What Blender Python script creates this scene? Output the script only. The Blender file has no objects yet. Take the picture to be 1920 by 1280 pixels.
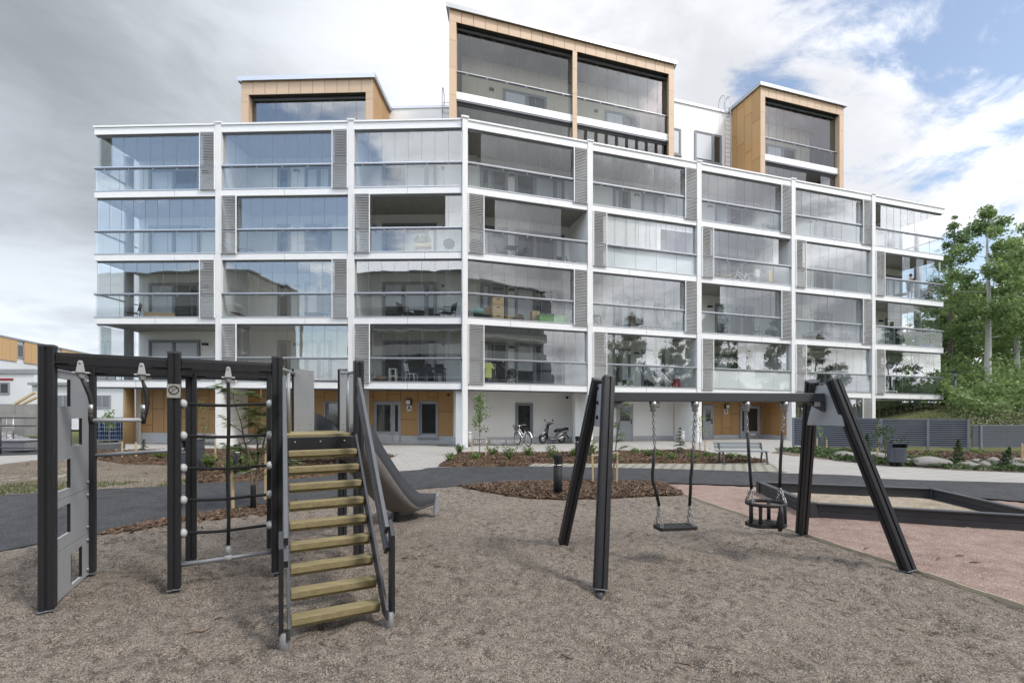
import bpy, bmesh, math, random
from mathutils import Vector, Matrix, noise
SC = bpy.context.scene
COL = SC.collection
R = math.radians
F, HZ, CH, KS = 853.33, 770.0, 1.65, 0.00874      # focal length in photo pixels, horizon row, eye height, slope of the floors


def gp(u, v):
    """photo pixel -> point of the flat ground"""
    Y = CH * F / (v - HZ)
    return (u - 960) / F * Y, Y


def px(u, Y): return (u - 960) / F * Y
def pz(v, Y): return CH + (HZ - v) / F * Y


# ------------------------------------------------------------------ materials
MATS = {}


def nodes(name):
    m = bpy.data.materials.new(name)
    m.use_nodes = True
    nt = m.node_tree
    nt.nodes.clear()
    return m, nt, nt.nodes, nt.links


def ND(nt, t, **kw):
    n = nt.nodes.new(t)
    for k, v in kw.items():
        if k.startswith('_'):
            setattr(n, k[1:], v)
        else:
            k = int(k[1:]) if k[0] == 'i' and k[1:].isdigit() else k.replace('__', ' ')
            if hasattr(v, 'is_linked') or isinstance(v, bpy.types.NodeSocket):
                nt.links.new(v, n.inputs[k])
            else:
                n.inputs[k].default_value = v
    return n


def MT(nt, op, a, b=0.0, c=0.0, clamp=False):
    n = nt.nodes.new('ShaderNodeMath')
    n.operation = op
    n.use_clamp = clamp
    for i, x in enumerate((a, b, c)):
        if isinstance(x, bpy.types.NodeSocket):
            nt.links.new(x, n.inputs[i])
        else:
            n.inputs[i].default_value = x
    return n.outputs[0]


def RAMP(nt, fac, stops):
    n = nt.nodes.new('ShaderNodeValToRGB')
    e = n.color_ramp.elements
    while len(e) < len(stops):
        e.new(0.5)
    for el, (p, c) in zip(e, stops):
        el.position = p
        el.color = (c, c, c, 1) if isinstance(c, (int, float)) else (*c, 1)
    nt.links.new(fac, n.inputs[0])
    return n.outputs[0]


def MIXC(nt, fac, a, b, blend='MIX'):
    n = nt.nodes.new('ShaderNodeMix')
    n.data_type = 'RGBA'
    n.blend_type = blend
    for k, x in ((0, fac), (6, a), (7, b)):
        if isinstance(x, bpy.types.NodeSocket):
            nt.links.new(x, n.inputs[k])
        else:
            n.inputs[k].default_value = x if k == 0 else ((*x, 1) if len(x) == 3 else x)
    return n.outputs[2]


def OBJCO(nt, scale=(1, 1, 1), rot=(0, 0, 0)):
    g = nt.nodes.new('ShaderNodeNewGeometry')
    mp = nt.nodes.new('ShaderNodeMapping')
    mp.inputs['Scale'].default_value = scale
    mp.inputs['Rotation'].default_value = rot
    nt.links.new(g.outputs['Position'], mp.inputs[0])
    return mp.outputs[0]


def sc3(c, k): return tuple(min(1, x * k) for x in c)


def pm(name, col, rough=0.5, metal=0.0, var=0.08, vscale=3.0, bump=0.0, bscale=40.0, island=0.0, stretch=(1, 1, 1), spec=0.5, grime=0.0):
    """painted / plain surface: colour with two scales of noise, optional bump, optional tone per piece"""
    if name in MATS:
        return MATS[name]
    m, nt, N, L = nodes(name)
    co = OBJCO(nt, stretch)
    n1 = ND(nt, 'ShaderNodeTexNoise', Vector=co, Scale=vscale, Detail=5.0, Roughness=0.6)
    n2 = ND(nt, 'ShaderNodeTexNoise', Vector=co, Scale=vscale * 9, Detail=3.0)
    s = MT(nt, 'ADD', MT(nt, 'MULTIPLY', n1.outputs[0], 0.65), MT(nt, 'MULTIPLY', n2.outputs[0], 0.35))
    c = MIXC(nt, RAMP(nt, s, [(0.3, 0.0), (0.7, 1.0)]), sc3(col, 1 - var), sc3(col, 1 + var))
    if island:
        g = nt.nodes.new('ShaderNodeNewGeometry')
        k = MT(nt, 'MULTIPLY_ADD', g.outputs['Random Per Island'], 2 * island, 1 - island)
        cc = ND(nt, 'ShaderNodeCombineColor', Red=k, Green=k, Blue=k)
        c = MIXC(nt, 1.0, c, cc.outputs[0], 'MULTIPLY')
    b = ND(nt, 'ShaderNodeBsdfPrincipled', Base__Color=c, Metallic=metal)
    b.inputs['Specular IOR Level'].default_value = spec
    L.new(MT(nt, 'MULTIPLY_ADD', n2.outputs[0], 0.2, rough - 0.1, clamp=True), b.inputs['Roughness'])
    if bump:
        bn = ND(nt, 'ShaderNodeTexNoise', Vector=co, Scale=bscale, Detail=4.0)
        bp = ND(nt, 'ShaderNodeBump', Strength=bump, Distance=0.02, Height=bn.outputs[0])
        L.new(bp.outputs[0], b.inputs['Normal'])
    o = ND(nt, 'ShaderNodeOutputMaterial', Surface=b.outputs[0])
    MATS[name] = m
    return m


def wood(name, col, dark=0.72, axis=2, scale=6.0, island=0.12, rough=0.55):
    """wood grain running along world axis"""
    m, nt, N, L = nodes(name)
    st = [14.0, 14.0, 14.0]
    st[axis] = 0.8
    co = OBJCO(nt, tuple(st))
    n1 = ND(nt, 'ShaderNodeTexNoise', Vector=co, Scale=scale, Detail=6.0, Roughness=0.65, Distortion=0.4)
    n2 = ND(nt, 'ShaderNodeTexNoise', Vector=OBJCO(nt), Scale=1.6, Detail=3.0)
    g = nt.nodes.new('ShaderNodeNewGeometry')
    c = MIXC(nt, RAMP(nt, n1.outputs[0], [(0.3, 0.0), (0.7, 1.0)]), sc3(col, dark), col)
    c = MIXC(nt, MT(nt, 'MULTIPLY', n2.outputs[0], 0.35), c, sc3(col, 0.8))
    k = MT(nt, 'MULTIPLY_ADD', g.outputs['Random Per Island'], 2 * island, 1 - island)
    cc = ND(nt, 'ShaderNodeCombineColor', Red=k, Green=k, Blue=k)
    c = MIXC(nt, 1.0, c, cc.outputs[0], 'MULTIPLY')
    b = ND(nt, 'ShaderNodeBsdfPrincipled', Base__Color=c, Roughness=rough)
    bp = ND(nt, 'ShaderNodeBump', Strength=0.15, Distance=0.01, Height=n1.outputs[0])
    L.new(bp.outputs[0], b.inputs['Normal'])
    ND(nt, 'ShaderNodeOutputMaterial', Surface=b.outputs[0])
    return m


def glass(name, r0=0.07, tint=(0.94, 0.965, 0.97), rough=0.0, frost=0.0, wav=0.0):
    """one face of a thin clear sheet: mirror by angle over straight see-through"""
    m, nt, N, L = nodes(name)
    lw = ND(nt, 'ShaderNodeLayerWeight', Blend=0.5)
    f5 = MT(nt, 'POWER', lw.outputs['Facing'], 4.0)
    fac = MT(nt, 'MULTIPLY_ADD', f5, 1 - r0, r0, clamp=True)
    t = ND(nt, 'ShaderNodeBsdfTransparent', Color=(*tint, 1))
    gl = ND(nt, 'ShaderNodeBsdfGlossy', Color=(1, 1, 1, 1), Roughness=rough)
    if wav:
        nz = ND(nt, 'ShaderNodeTexNoise', Vector=OBJCO(nt), Scale=0.9, Detail=1.0)
        bp = ND(nt, 'ShaderNodeBump', Strength=1.0, Distance=wav, Height=nz.outputs[0])
        L.new(bp.outputs[0], gl.inputs['Normal'])
    s = t.outputs[0]
    if frost:
        d = ND(nt, 'ShaderNodeBsdfDiffuse', Color=(0.75, 0.8, 0.8, 1))
        s = ND(nt, 'ShaderNodeMixShader', i0=frost, i1=s, i2=d.outputs[0]).outputs[0]
    mx = ND(nt, 'ShaderNodeMixShader', i0=fac, i1=s, i2=gl.outputs[0])
    ND(nt, 'ShaderNodeOutputMaterial', Surface=mx.outputs[0])
    return m


def leafm(name, c0, c1, trans=0.35):
    m, nt, N, L = nodes(name)
    g = nt.nodes.new('ShaderNodeNewGeometry')
    n1 = ND(nt, 'ShaderNodeTexNoise', Vector=OBJCO(nt), Scale=0.9, Detail=3.0)
    f = MT(nt, 'ADD', MT(nt, 'MULTIPLY', g.outputs['Random Per Island'], 0.6), MT(nt, 'MULTIPLY', RAMP(nt, n1.outputs[0], [(0.35, 0.0), (0.65, 1.0)]), 0.4))
    c = MIXC(nt, f, c0, c1)
    b = ND(nt, 'ShaderNodeBsdfPrincipled', Base__Color=c, Roughness=0.55)
    t = ND(nt, 'ShaderNodeBsdfTranslucent', Color=c)
    mx = ND(nt, 'ShaderNodeMixShader', i0=trans, i1=b.outputs[0], i2=t.outputs[0])
    ND(nt, 'ShaderNodeOutputMaterial', Surface=mx.outputs[0])
    return m


# ------------------------------------------------------------------ mesh builder
class MB:
    def __init__(s, tf=None, mat=None):
        s.v, s.f, s.m, s.sm, s.mats, s.tf, s.mat = [], [], [], [], [], tf, mat

    def _mi(s, mat):
        mat = mat or s.mat
        if mat not in s.mats:
            s.mats.append(mat)
        return s.mats.index(mat)

    def add(s, vs, fs, mat=None, smooth=False):
        o = len(s.v)
        i = s._mi(mat)
        s.v += [tuple(s.tf(*p)) if s.tf else tuple(p) for p in vs]
        for f in fs:
            s.f.append(tuple(o + k for k in f))
            s.m.append(i)
            s.sm.append(smooth)
        return s

    def box(s, x0, x1, y0, y1, z0, z1, mat=None):
        vs = [(x, y, z) for z in (z0, z1) for y in (y0, y1) for x in (x0, x1)]
        return s.add(vs, [(0, 2, 3, 1), (4, 5, 7, 6), (0, 1, 5, 4), (2, 6, 7, 3), (0, 4, 6, 2), (1, 3, 7, 5)], mat)

    def bar(s, a, b, w, h, mat=None, up=(0, 0, 1), prof=None):
        """beam from a to b; w across, h along up; prof: closed section in (across, up) units instead of a rectangle"""
        a, b, up = Vector(a), Vector(b), Vector(up)
        d = (b - a).normalized()
        if abs(d.dot(up)) > 0.99:
            up = Vector((0, 1, 0)) if abs(d.y) < 0.9 else Vector((1, 0, 0))
        x = d.cross(up).normalized()
        y = x.cross(d).normalized()
        pr = prof or [(-.5 * w, -.5 * h), (.5 * w, -.5 * h), (.5 * w, .5 * h), (-.5 * w, .5 * h)]
        n = len(pr)
        vs = [a + x * p + y * q for p, q in pr] + [b + x * p + y * q for p, q in pr]
        fs = [(i, (i + 1) % n, n + (i + 1) % n, n + i) for i in range(n)] + [tuple(range(n))[::-1], tuple(range(n, 2 * n))]
        return s.add(vs, fs, mat)

    def tube(s, pts, r, mat=None, n=8, cap=True, smooth=True):
        pts = [Vector(p) for p in pts]
        k = len(pts)
        rs = r if isinstance(r, (list, tuple)) else [r] * k
        vs, fs = [], []
        ref = None
        for i, p in enumerate(pts):
            d = ((pts[min(i + 1, k - 1)] - pts[max(i - 1, 0)])).normalized()
            if ref is None:
                ref = Vector((0, 0, 1)) if abs(d.z) < 0.9 else Vector((1, 0, 0))
            x = d.cross(ref).normalized()
            ref = x.cross(d).normalized()
            for j in range(n):
                t = 2 * math.pi * j / n
                vs.append(p + (x * math.cos(t) + ref * math.sin(t)) * rs[i])
        for i in range(k - 1):
            for j in range(n):
                a, b = i * n + j, i * n + (j + 1) % n
                fs.append((a, b, b + n, a + n))
        s.add(vs, fs, mat, smooth)
        if cap:
            s.add(vs[:n], [tuple(range(n))[::-1]], mat)
            s.add(vs[-n:], [tuple(range(n))], mat)
        return s

    def ring(s, c, rad, r, mat=None, n=24, k=6, ax=(0, 0, 1), sx=1.0, sy=1.0):
        ax = Vector(ax).normalized()
        x = ax.orthogonal().normalized() if abs(ax.z) < 0.99 else Vector((1, 0, 0))
        y = ax.cross(x)
        c = Vector(c)
        vs, fs = [], []
        for i in range(n):
            t = 2 * math.pi * i / n
            o = x * math.cos(t) * sx + y * math.sin(t) * sy
            for j in range(k):
                q = 2 * math.pi * j / k
                vs.append(c + o * (rad + r * math.cos(q)) + ax * r * math.sin(q))
        for i in range(n):
            for j in range(k):
                fs.append((i * k + j, ((i + 1) % n) * k + j, ((i + 1) % n) * k + (j + 1) % k, i * k + (j + 1) % k))
        return s.add(vs, fs, mat, True)

    def lathe(s, prof, c=(0, 0, 0), mat=None, n=16, smooth=True, ax=None):
        """prof: (radius, height) from bottom to top"""
        vs, fs = [], []
        c = Vector(c)
        q = Vector((0, 0, 1)).rotation_difference(Vector(ax).normalized()) if ax else None
        for r, z in prof:
            for j in range(n):
                t = 2 * math.pi * j / n
                p = Vector((r * math.cos(t), r * math.sin(t), z))
                vs.append(c + (q @ p if q else p))
        for i in range(len(prof) - 1):
            for j in range(n):
                a, b = i * n + j, i * n + (j + 1) % n
                fs.append((a, b, b + n, a + n))
        s.add(vs, fs, mat, smooth)
        if prof[0][0] > 1e-4:
            s.add(vs[:n], [tuple(range(n))[::-1]], mat)
        if prof[-1][0] > 1e-4:
            s.add(vs[-n:], [tuple(range(n))], mat)
        return s

    def ball(s, c, r, mat=None, n=12, k=8, sq=(1, 1, 1)):
        vs, fs = [], []
        for i in range(k + 1):
            a = math.pi * i / k
            for j in range(n):
                t = 2 * math.pi * j / n
                vs.append((c[0] + r * sq[0] * math.sin(a) * math.cos(t), c[1] + r * sq[1] * math.sin(a) * math.sin(t), c[2] - r * sq[2] * math.cos(a)))
        for i in range(k):
            for j in range(n):
                a, b = i * n + j, i * n + (j + 1) % n
                fs.append((a, b, b + n, a + n))
        return s.add(vs, fs, mat, True)

    def prism(s, pts, ex, mat=None):
        """flat polygon pts pushed along ex"""
        n = len(pts)
        ex = Vector(ex)
        vs = [Vector(p) for p in pts] + [Vector(p) + ex for p in pts]
        fs = [(i, (i + 1) % n, n + (i + 1) % n, n + i) for i in range(n)] + [tuple(range(n))[::-1], tuple(range(n, 2 * n))]
        return s.add(vs, fs, mat)

    def leaf(s, c, size, rnd, mat=None, up=0.0, asp=0.55):
        a = Vector((rnd.gauss(0, 1), rnd.gauss(0, 1), rnd.gauss(0, 1) + up)).normalized()
        b = a.cross(Vector((rnd.gauss(0, 1), rnd.gauss(0, 1), rnd.gauss(0, 1)))).normalized()
        c = Vector(c)
        h = size * 0.5
        return s.add([c - a * h, c + b * h * asp, c + a * h, c - b * h * asp], [(0, 1, 2, 3)], mat)

    def build(s, name, parent=None, bevel=0.0, loc=None, recalc=True, seg=2):
        me = bpy.data.meshes.new(name)
        me.from_pydata(s.v, [], s.f)
        for mt in s.mats:
            me.materials.append(mt)
        for i, p in enumerate(me.polygons):
            p.material_index = s.m[i]
            p.use_smooth = s.sm[i]
        if recalc:
            bm = bmesh.new()
            bm.from_mesh(me)
            bmesh.ops.remove_doubles(bm, verts=bm.verts, dist=1e-5)
            bmesh.ops.recalc_face_normals(bm, faces=bm.faces)
            bm.to_mesh(me)
            bm.free()
        o = bpy.data.objects.new(name, me)
        COL.objects.link(o)
        if parent:
            o.parent = parent
        if loc:
            o.location = loc
        if bevel:
            md = o.modifiers.new('edges', 'BEVEL')
            md.width, md.segments, md.limit_method, md.angle_limit = bevel, seg, 'ANGLE', R(35)
            md.harden_normals = False
        return o


def tag(o, label=None, cat=None, group=None, kind=None):
    for k, v in (('label', label), ('category', cat), ('group', group), ('kind', kind)):
        if v:
            o[k] = v
    return o


def thing(name, label, cat, loc=(0, 0, 0), rz=0.0, group=None):
    o = bpy.data.objects.new(name, None)
    o.empty_display_size = 0.2
    COL.objects.link(o)
    o.location = loc
    o.rotation_euler = (0, 0, rz)
    return tag(o, label, cat, group)


def dup(root, loc, rz, label=None, group=None, scale=1.0):
    r = root.copy()
    COL.objects.link(r)
    r.location, r.rotation_euler = loc, (0, 0, rz)
    r.scale = (scale,) * 3
    if label:
        r['label'] = label
    if group:
        r['group'] = group
    for ch in root.children:
        c = ch.copy()
        COL.objects.link(c)
        c.parent = r
        for g in ch.children:
            d = g.copy()
            COL.objects.link(d)
            d.parent = c
    return r


# ------------------------------------------------------------------ shared materials
WHITE = pm('white_metal', (0.80, 0.81, 0.82), 0.45, 0, 0.05, 0.8)
COLUMN = pm('white_concrete', (0.74, 0.745, 0.75), 0.7, 0, 0.05, 2.0, 0.1)
PLASTER = pm('white_plaster', (0.86, 0.86, 0.845), 0.85, 0, 0.03, 1.2, 0.15, 90)
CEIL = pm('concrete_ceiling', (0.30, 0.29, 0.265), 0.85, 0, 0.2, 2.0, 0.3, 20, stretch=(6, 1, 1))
BFLOOR = pm('pale_balcony_floor', (0.56, 0.555, 0.54), 0.8, 0, 0.1, 2)
ALU = pm('aluminium_profile', (0.50, 0.52, 0.55), 0.35, 0.6, 0.05)
ALUD = pm('dark_aluminium_profile', (0.16, 0.17, 0.19), 0.4, 0.4, 0.08)
FRAME = pm('grey_window_frame', (0.23, 0.245, 0.275), 0.5, 0, 0.06)
FRAMEL = pm('pale_grey_door_paint', (0.36, 0.38, 0.42), 0.45, 0, 0.05)
PLINTH = pm('pale_plinth', (0.52, 0.53, 0.55), 0.8, 0, 0.08, 2, 0.15)
FACADEWOOD = wood('facade_wood_panel', (0.48, 0.28, 0.115), 0.85, 2, 4.0, 0.07, 0.45)
FACADEPALE = wood('pale_facade_panel', (0.56, 0.405, 0.275), 0.92, 2, 4.0, 0.05, 0.5)
JOINT = pm('dark_joint', (0.03, 0.028, 0.022), 0.9)
BGLASS = glass('balcony_glass', 0.115, (0.965, 0.98, 0.98), wav=0.003)
RGLASS = glass('railing_glass', 0.07, (0.94, 0.965, 0.97), frost=0.004)
FGLASS = glass('frosted_glass', 0.06, (0.88, 0.93, 0.94), frost=0.6)
WPANE = pm('dark_window_pane', (0.018, 0.022, 0.026), 0.10, 0, 0.3, 0.7, spec=0.9)
BLIND = pm('pale_window_blind', (0.55, 0.58, 0.62), 0.25, 0, 0.06, 4, stretch=(1, 1, 8), spec=0.8)
EDGEG = pm('glass_edge', (0.16, 0.19, 0.20), 0.3)
LOUV = pm('louvre_slat_metal', (0.38, 0.38, 0.38), 0.5, 0.2, 0.06)
ANTH = pm('anthracite_post', (0.022, 0.023, 0.027), 0.42, 0.1, 0.15, 3, 0.05, 200)
ANTHL = pm('anthracite_grey', (0.075, 0.08, 0.09), 0.45, 0.2, 0.1, 3)
GREYP = pm('grey_play_panel', (0.35, 0.365, 0.385), 0.5, 0, 0.07, 4, 0.08, 120)
GREYT = pm('grey_tube', (0.27, 0.285, 0.31), 0.45, 0.2, 0.06)
KNOB = pm('pale_grey_plastic', (0.42, 0.44, 0.45), 0.5, 0, 0.06)
ROPE = pm('black_rope', (0.012, 0.012, 0.013), 0.85, 0, 0.2, 20, 0.5, 300)
RUBBER = pm('black_rubber', (0.016, 0.016, 0.018), 0.6, 0, 0.2, 10, 0.1, 90)
STEEL = pm('galvanised_steel', (0.36, 0.365, 0.37), 0.42, 0.8, 0.15, 20)
CHROME = pm('bright_metal', (0.62, 0.62, 0.62), 0.25, 0.9, 0.08)
STEPW = wood('treated_step_wood', (0.36, 0.30, 0.16), 0.5, 0, 3.0, 0.24, 0.7)
FOOTM = pm('grey_foot_sleeve', (0.19, 0.195, 0.2), 0.55, 0.2, 0.15, 20)
STAKE = wood('stake_wood', (0.62, 0.47, 0.27), 0.8, 2, 6, 0.15)
BARK = pm('young_bark', (0.17, 0.13, 0.095), 0.85, 0, 0.3, 12, 0.4)
BLACK = pm('black_paint', (0.013, 0.013, 0.015), 0.6, 0, 0.2, spec=0.3)
BLACKG = pm('gloss_black', (0.012, 0.012, 0.014), 0.18, 0, 0.2)
PURE = pm('white_plastic', (0.78, 0.78, 0.78), 0.4, 0, 0.03)
SIGNW = pm('sign_white', (0.82, 0.82, 0.8), 0.5, 0, 0.02)
LEAFG = leafm('shrub_leaf', (0.07, 0.12, 0.03), (0.20, 0.28, 0.08))
LEAFT = leafm('tree_leaf', (0.10, 0.165, 0.055), (0.30, 0.41, 0.15), 0.45)
LEAFD = leafm('dark_leaf', (0.06, 0.11, 0.038), (0.175, 0.26, 0.09))
LEAFC = leafm('conifer_needle', (0.025, 0.055, 0.02), (0.08, 0.125, 0.045))
LEAFR = leafm('rowan_leaf', (0.13, 0.19, 0.075), (0.32, 0.41, 0.18), 0.5)
LEAFB = leafm('ground_cover_leaf', (0.04, 0.075, 0.025), (0.12, 0.17, 0.06))
# ------------------------------------------------------------------ the apartment building
X0, Y0 = -2.18, 20.94
AL, AR = R(2.66), R(15.92)
CL, SL, CR, SR = math.cos(AL), math.sin(AL), math.cos(AR), math.sin(AR)


def TL(s, d, z):
    X = X0 + s * CL + d * SL
    return X, Y0 - s * SL + d * CL, z - KS * X


def TR(s, d, z):
    X = X0 + s * CR - d * SR
    return X, Y0 + s * SR + d * CR, z - KS * X


def su(w, u, d=0.0):
    q = (u - 960) / F
    if w is TL:
        return (q * (Y0 + d * CL) - X0 - d * SL) / (CL + q * SL)
    return (q * (Y0 + d * CR) - X0 + d * SR) / (CR - q * SR)


def zv(w, u, v, d=0.0):
    Y = w(su(w, u, d), d, 0)[1]
    return CH + (HZ + KS * (u - 960) - v) / F * Y


BLD = thing('apartment_building', 'long white six storey apartment block with glazed balconies and wood clad penthouses', 'apartment building', (0, 0, 0))
EDL = [su(TL, u) for u in (181, 412.5, 660)] + [0.0]
EDR = [0.0] + [su(TR, u) for u in (1105, 1308.5, 1484.5, 1634.5, 1765.5)]
BAYS = [(TL, EDL[0], EDL[1]), (TL, EDL[1], EDL[2]), (TL, EDL[2], 0.0)] + [(TR, EDR[i], EDR[i + 1]) for i in range(5)]
DEP = 2.3
FLR = lambda r: 2.95 + 3.0 * (r - 1)

# solid core behind the balconies
w_ = MB(TL, PLASTER).box(EDL[0] + 0.02, 0.3, DEP, 11.8, -0.3, 14.9)
w_.box(su(TL, 640, DEP), 2.0, DEP + 2.6, 11.7, 14.9, 18.85)
w_.box(su(TL, 640, DEP), 2.0, DEP + 2.55, 11.8, 18.85, 19.0, ALU)
w_.build('wall', BLD)
w_ = MB(TR, PLASTER).box(-0.6, EDR[5] - 0.02, DEP, 12.0, -0.3, 14.85)
w_.box(1.6, su(TR, 1585, DEP) - .05, DEP + 2.45, 12.0, 14.85, 21.75)
w_.box(1.6, su(TR, 1585, DEP), DEP + 2.38, 12.05, 21.75, 21.92, ALU)
w_.build('wall', BLD)


def winunit(mb, w, s0, s1, z0, z1, d, cuts, blinds=(), fr=FRAME):
    """window wall: outer frame, mullions at the cuts, recessed panes"""
    e = [s0] + list(cuts) + [s1]
    mb.box(s0 - .05, s1 + .05, d - .07, d - .005, z1, z1 + .06, fr)
    mb.box(s0 - .05, s1 + .05, d - .07, d - .005, z0 - .06, z0, fr)
    for i, x in enumerate(e):
        mb.box(x - .05, x + .05, d - .07, d - .005, z0, z1, fr)
    for i in range(len(e) - 1):
        a, b = e[i] + .05, e[i + 1] - .05
        mb.box(a, a + .05, d - .05, d - .005, z0, z1, fr)
        mb.box(b - .05, b, d - .05, d - .005, z0, z1, fr)
        mb.box(a + .05, b - .05, d - .05, d - .005, z1 - .07, z1, fr)
        mb.box(a + .05, b - .05, d - .05, d - .005, z0, z0 + .09, fr)
        k = random.random()
        zz = z1 - .07
        mb.box(a + .05, b - .05, d - .03, d - .005, z0 + .09, zz, WPANE)
        if i in blinds:
            mb.box(a + .06, b - .06, d - .034, d - .031, z0 + .1 + (zz - z0) * (0.45 * k), zz - .01, BLIND)


def panes(mb, w, a, b, d, z0, z1, width, mat, frame=None, th=.008):
    n = max(1, round((b - a) / width))
    st = (b - a) / n
    for i in range(n):
        mb.box(a + i * st + .005, a + (i + 1) * st - .005, d, d + th, z0, z1, mat)
        if i:
            mb.box(a + i * st - .004, a + i * st + .004, d, d + th, z0, z1, EDGEG)


def louvre(w, s0, s1, z0, z1, par, d=-.17):
    m = MB(w, LOUV)
    for x in (s0, s1 - .035):
        m.box(x, x + .035, d, d + .05, z0, z1, WHITE)
    m.box(s0, s1, d + .012, d + .03, (z0 + z1) / 2 - .35, (z0 + z1) / 2 - .30, ALUD)
    n = int((z1 - z0) / 0.072)
    for i in range(n):
        z = z0 + .02 + (z1 - z0 - .04) * i / (n - 1)
        m.add([(s0 + .035, d + .004, z + .012), (s1 - .035, d + .004, z + .012), (s1 - .035, d + .030, z + .026), (s0 + .035, d + .030, z + .026),
               (s0 + .035, d + .004, z - .014), (s1 - .035, d + .004, z - .014), (s1 - .035, d + .030, z + .018), (s0 + .035, d + .030, z + .018)],
              [(0, 1, 2, 3), (4, 7, 6, 5), (0, 4, 5, 1), (3, 2, 6, 7), (0, 3, 7, 4), (1, 5, 6, 2)])
    return m.build('louvre_screen', par)


random.seed(5)
# columns at the bay edges, round ones near the free ends
for w, s in [(TL, EDL[1]), (TL, EDL[2])] + [(TR, x) for x in EDR[1:5]]:
    c = MB(w, COLUMN).box(s - .135, s + .135, -.13, .2, -.2, 14.9)
    c.box(s - .17, s + .17, -.17, .24, 15.02, 15.08, WHITE).box(s - .135, s + .135, -.13, .2, 14.9, 15.02)
    for z in (2.95, 5.95, 8.95, 11.95):
        c.box(s - .137, s + .137, -.132, .1, z - .006, z + .006, ALU)
    c.build('column', BLD)
c = MB(TR, COLUMN).box(-.12, .12, -.15, .2, -.2, 14.95)
c.box(-.17, .17, -.19, .24, 15.02, 15.10, WHITE).box(-.13, .13, -.14, .2, 14.95, 15.02)
c.build('column', BLD)
ORNC = pm('ochre_column', (0.56, 0.36, 0.16), 0.6)
GRC = pm('grey_round_column', (0.34, 0.35, 0.38), 0.5, 0.1)
for w, s in ((TL, su(TL, 241, 1.6)), (TR, su(TR, 1718, 1.7))):
    x, y, _ = w(s, 1.62, 0)
    cc = MB(None, GRC).lathe([(.20, 2.6), (.20, 14.6)], (x, y, 0), GRC, 20)
    cc.lathe([(.235, -.1), (.235, 2.95)], (x, y, 0), ORNC if w is TL else GRC, 20)
    cc.build('column', BLD)

# what each bay shows: window units (u0, u1, cuts), lamp u
WINS = [[(282, 374, (327,))], [(523, 543, ()), (574, 620, (598,))], [(719, 817, (757, 800))], [(902, 950, (918,)), (967, 1056, (1002, 1040))],
        [(1151, 1180, (1163,)), (1204, 1244, (1228,))], [(1342, 1412, (1366, 1390))], [(1527, 1559, (1545,))], [(1660, 1688, (1675,))]]
LAMPU = [386, 557, 834, 959, 1193, 1330, 1517, 1650]
LOU = {4: 'RR0RRRR0', 3: '0LLLLLLL', 2: 'RR0RRRR0', 1: '0LLLLLLL', 0: '000000R0'}
# open stretches of the upper glazing, in photo columns
OPEN = {(4, 0): [(181, 210)], (4, 3): [(870, 902)], (4, 7): [(1634, 1651)], (3, 2): [(690, 835)], (3, 3): [(900, 928), (1052, 1110)], (3, 5): [(1460, 1490)],
        (3, 7): [(1650, 1692), (1706, 1718), (1732, 1738), (1752, 1760)], (2, 5): [(1300, 1350)], (2, 7): [(1630, 1665)], (1, 0): [(170, 415)]}
LAMPB = pm('black_wall_lamp', (0.02, 0.02, 0.022), 0.5)


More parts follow.
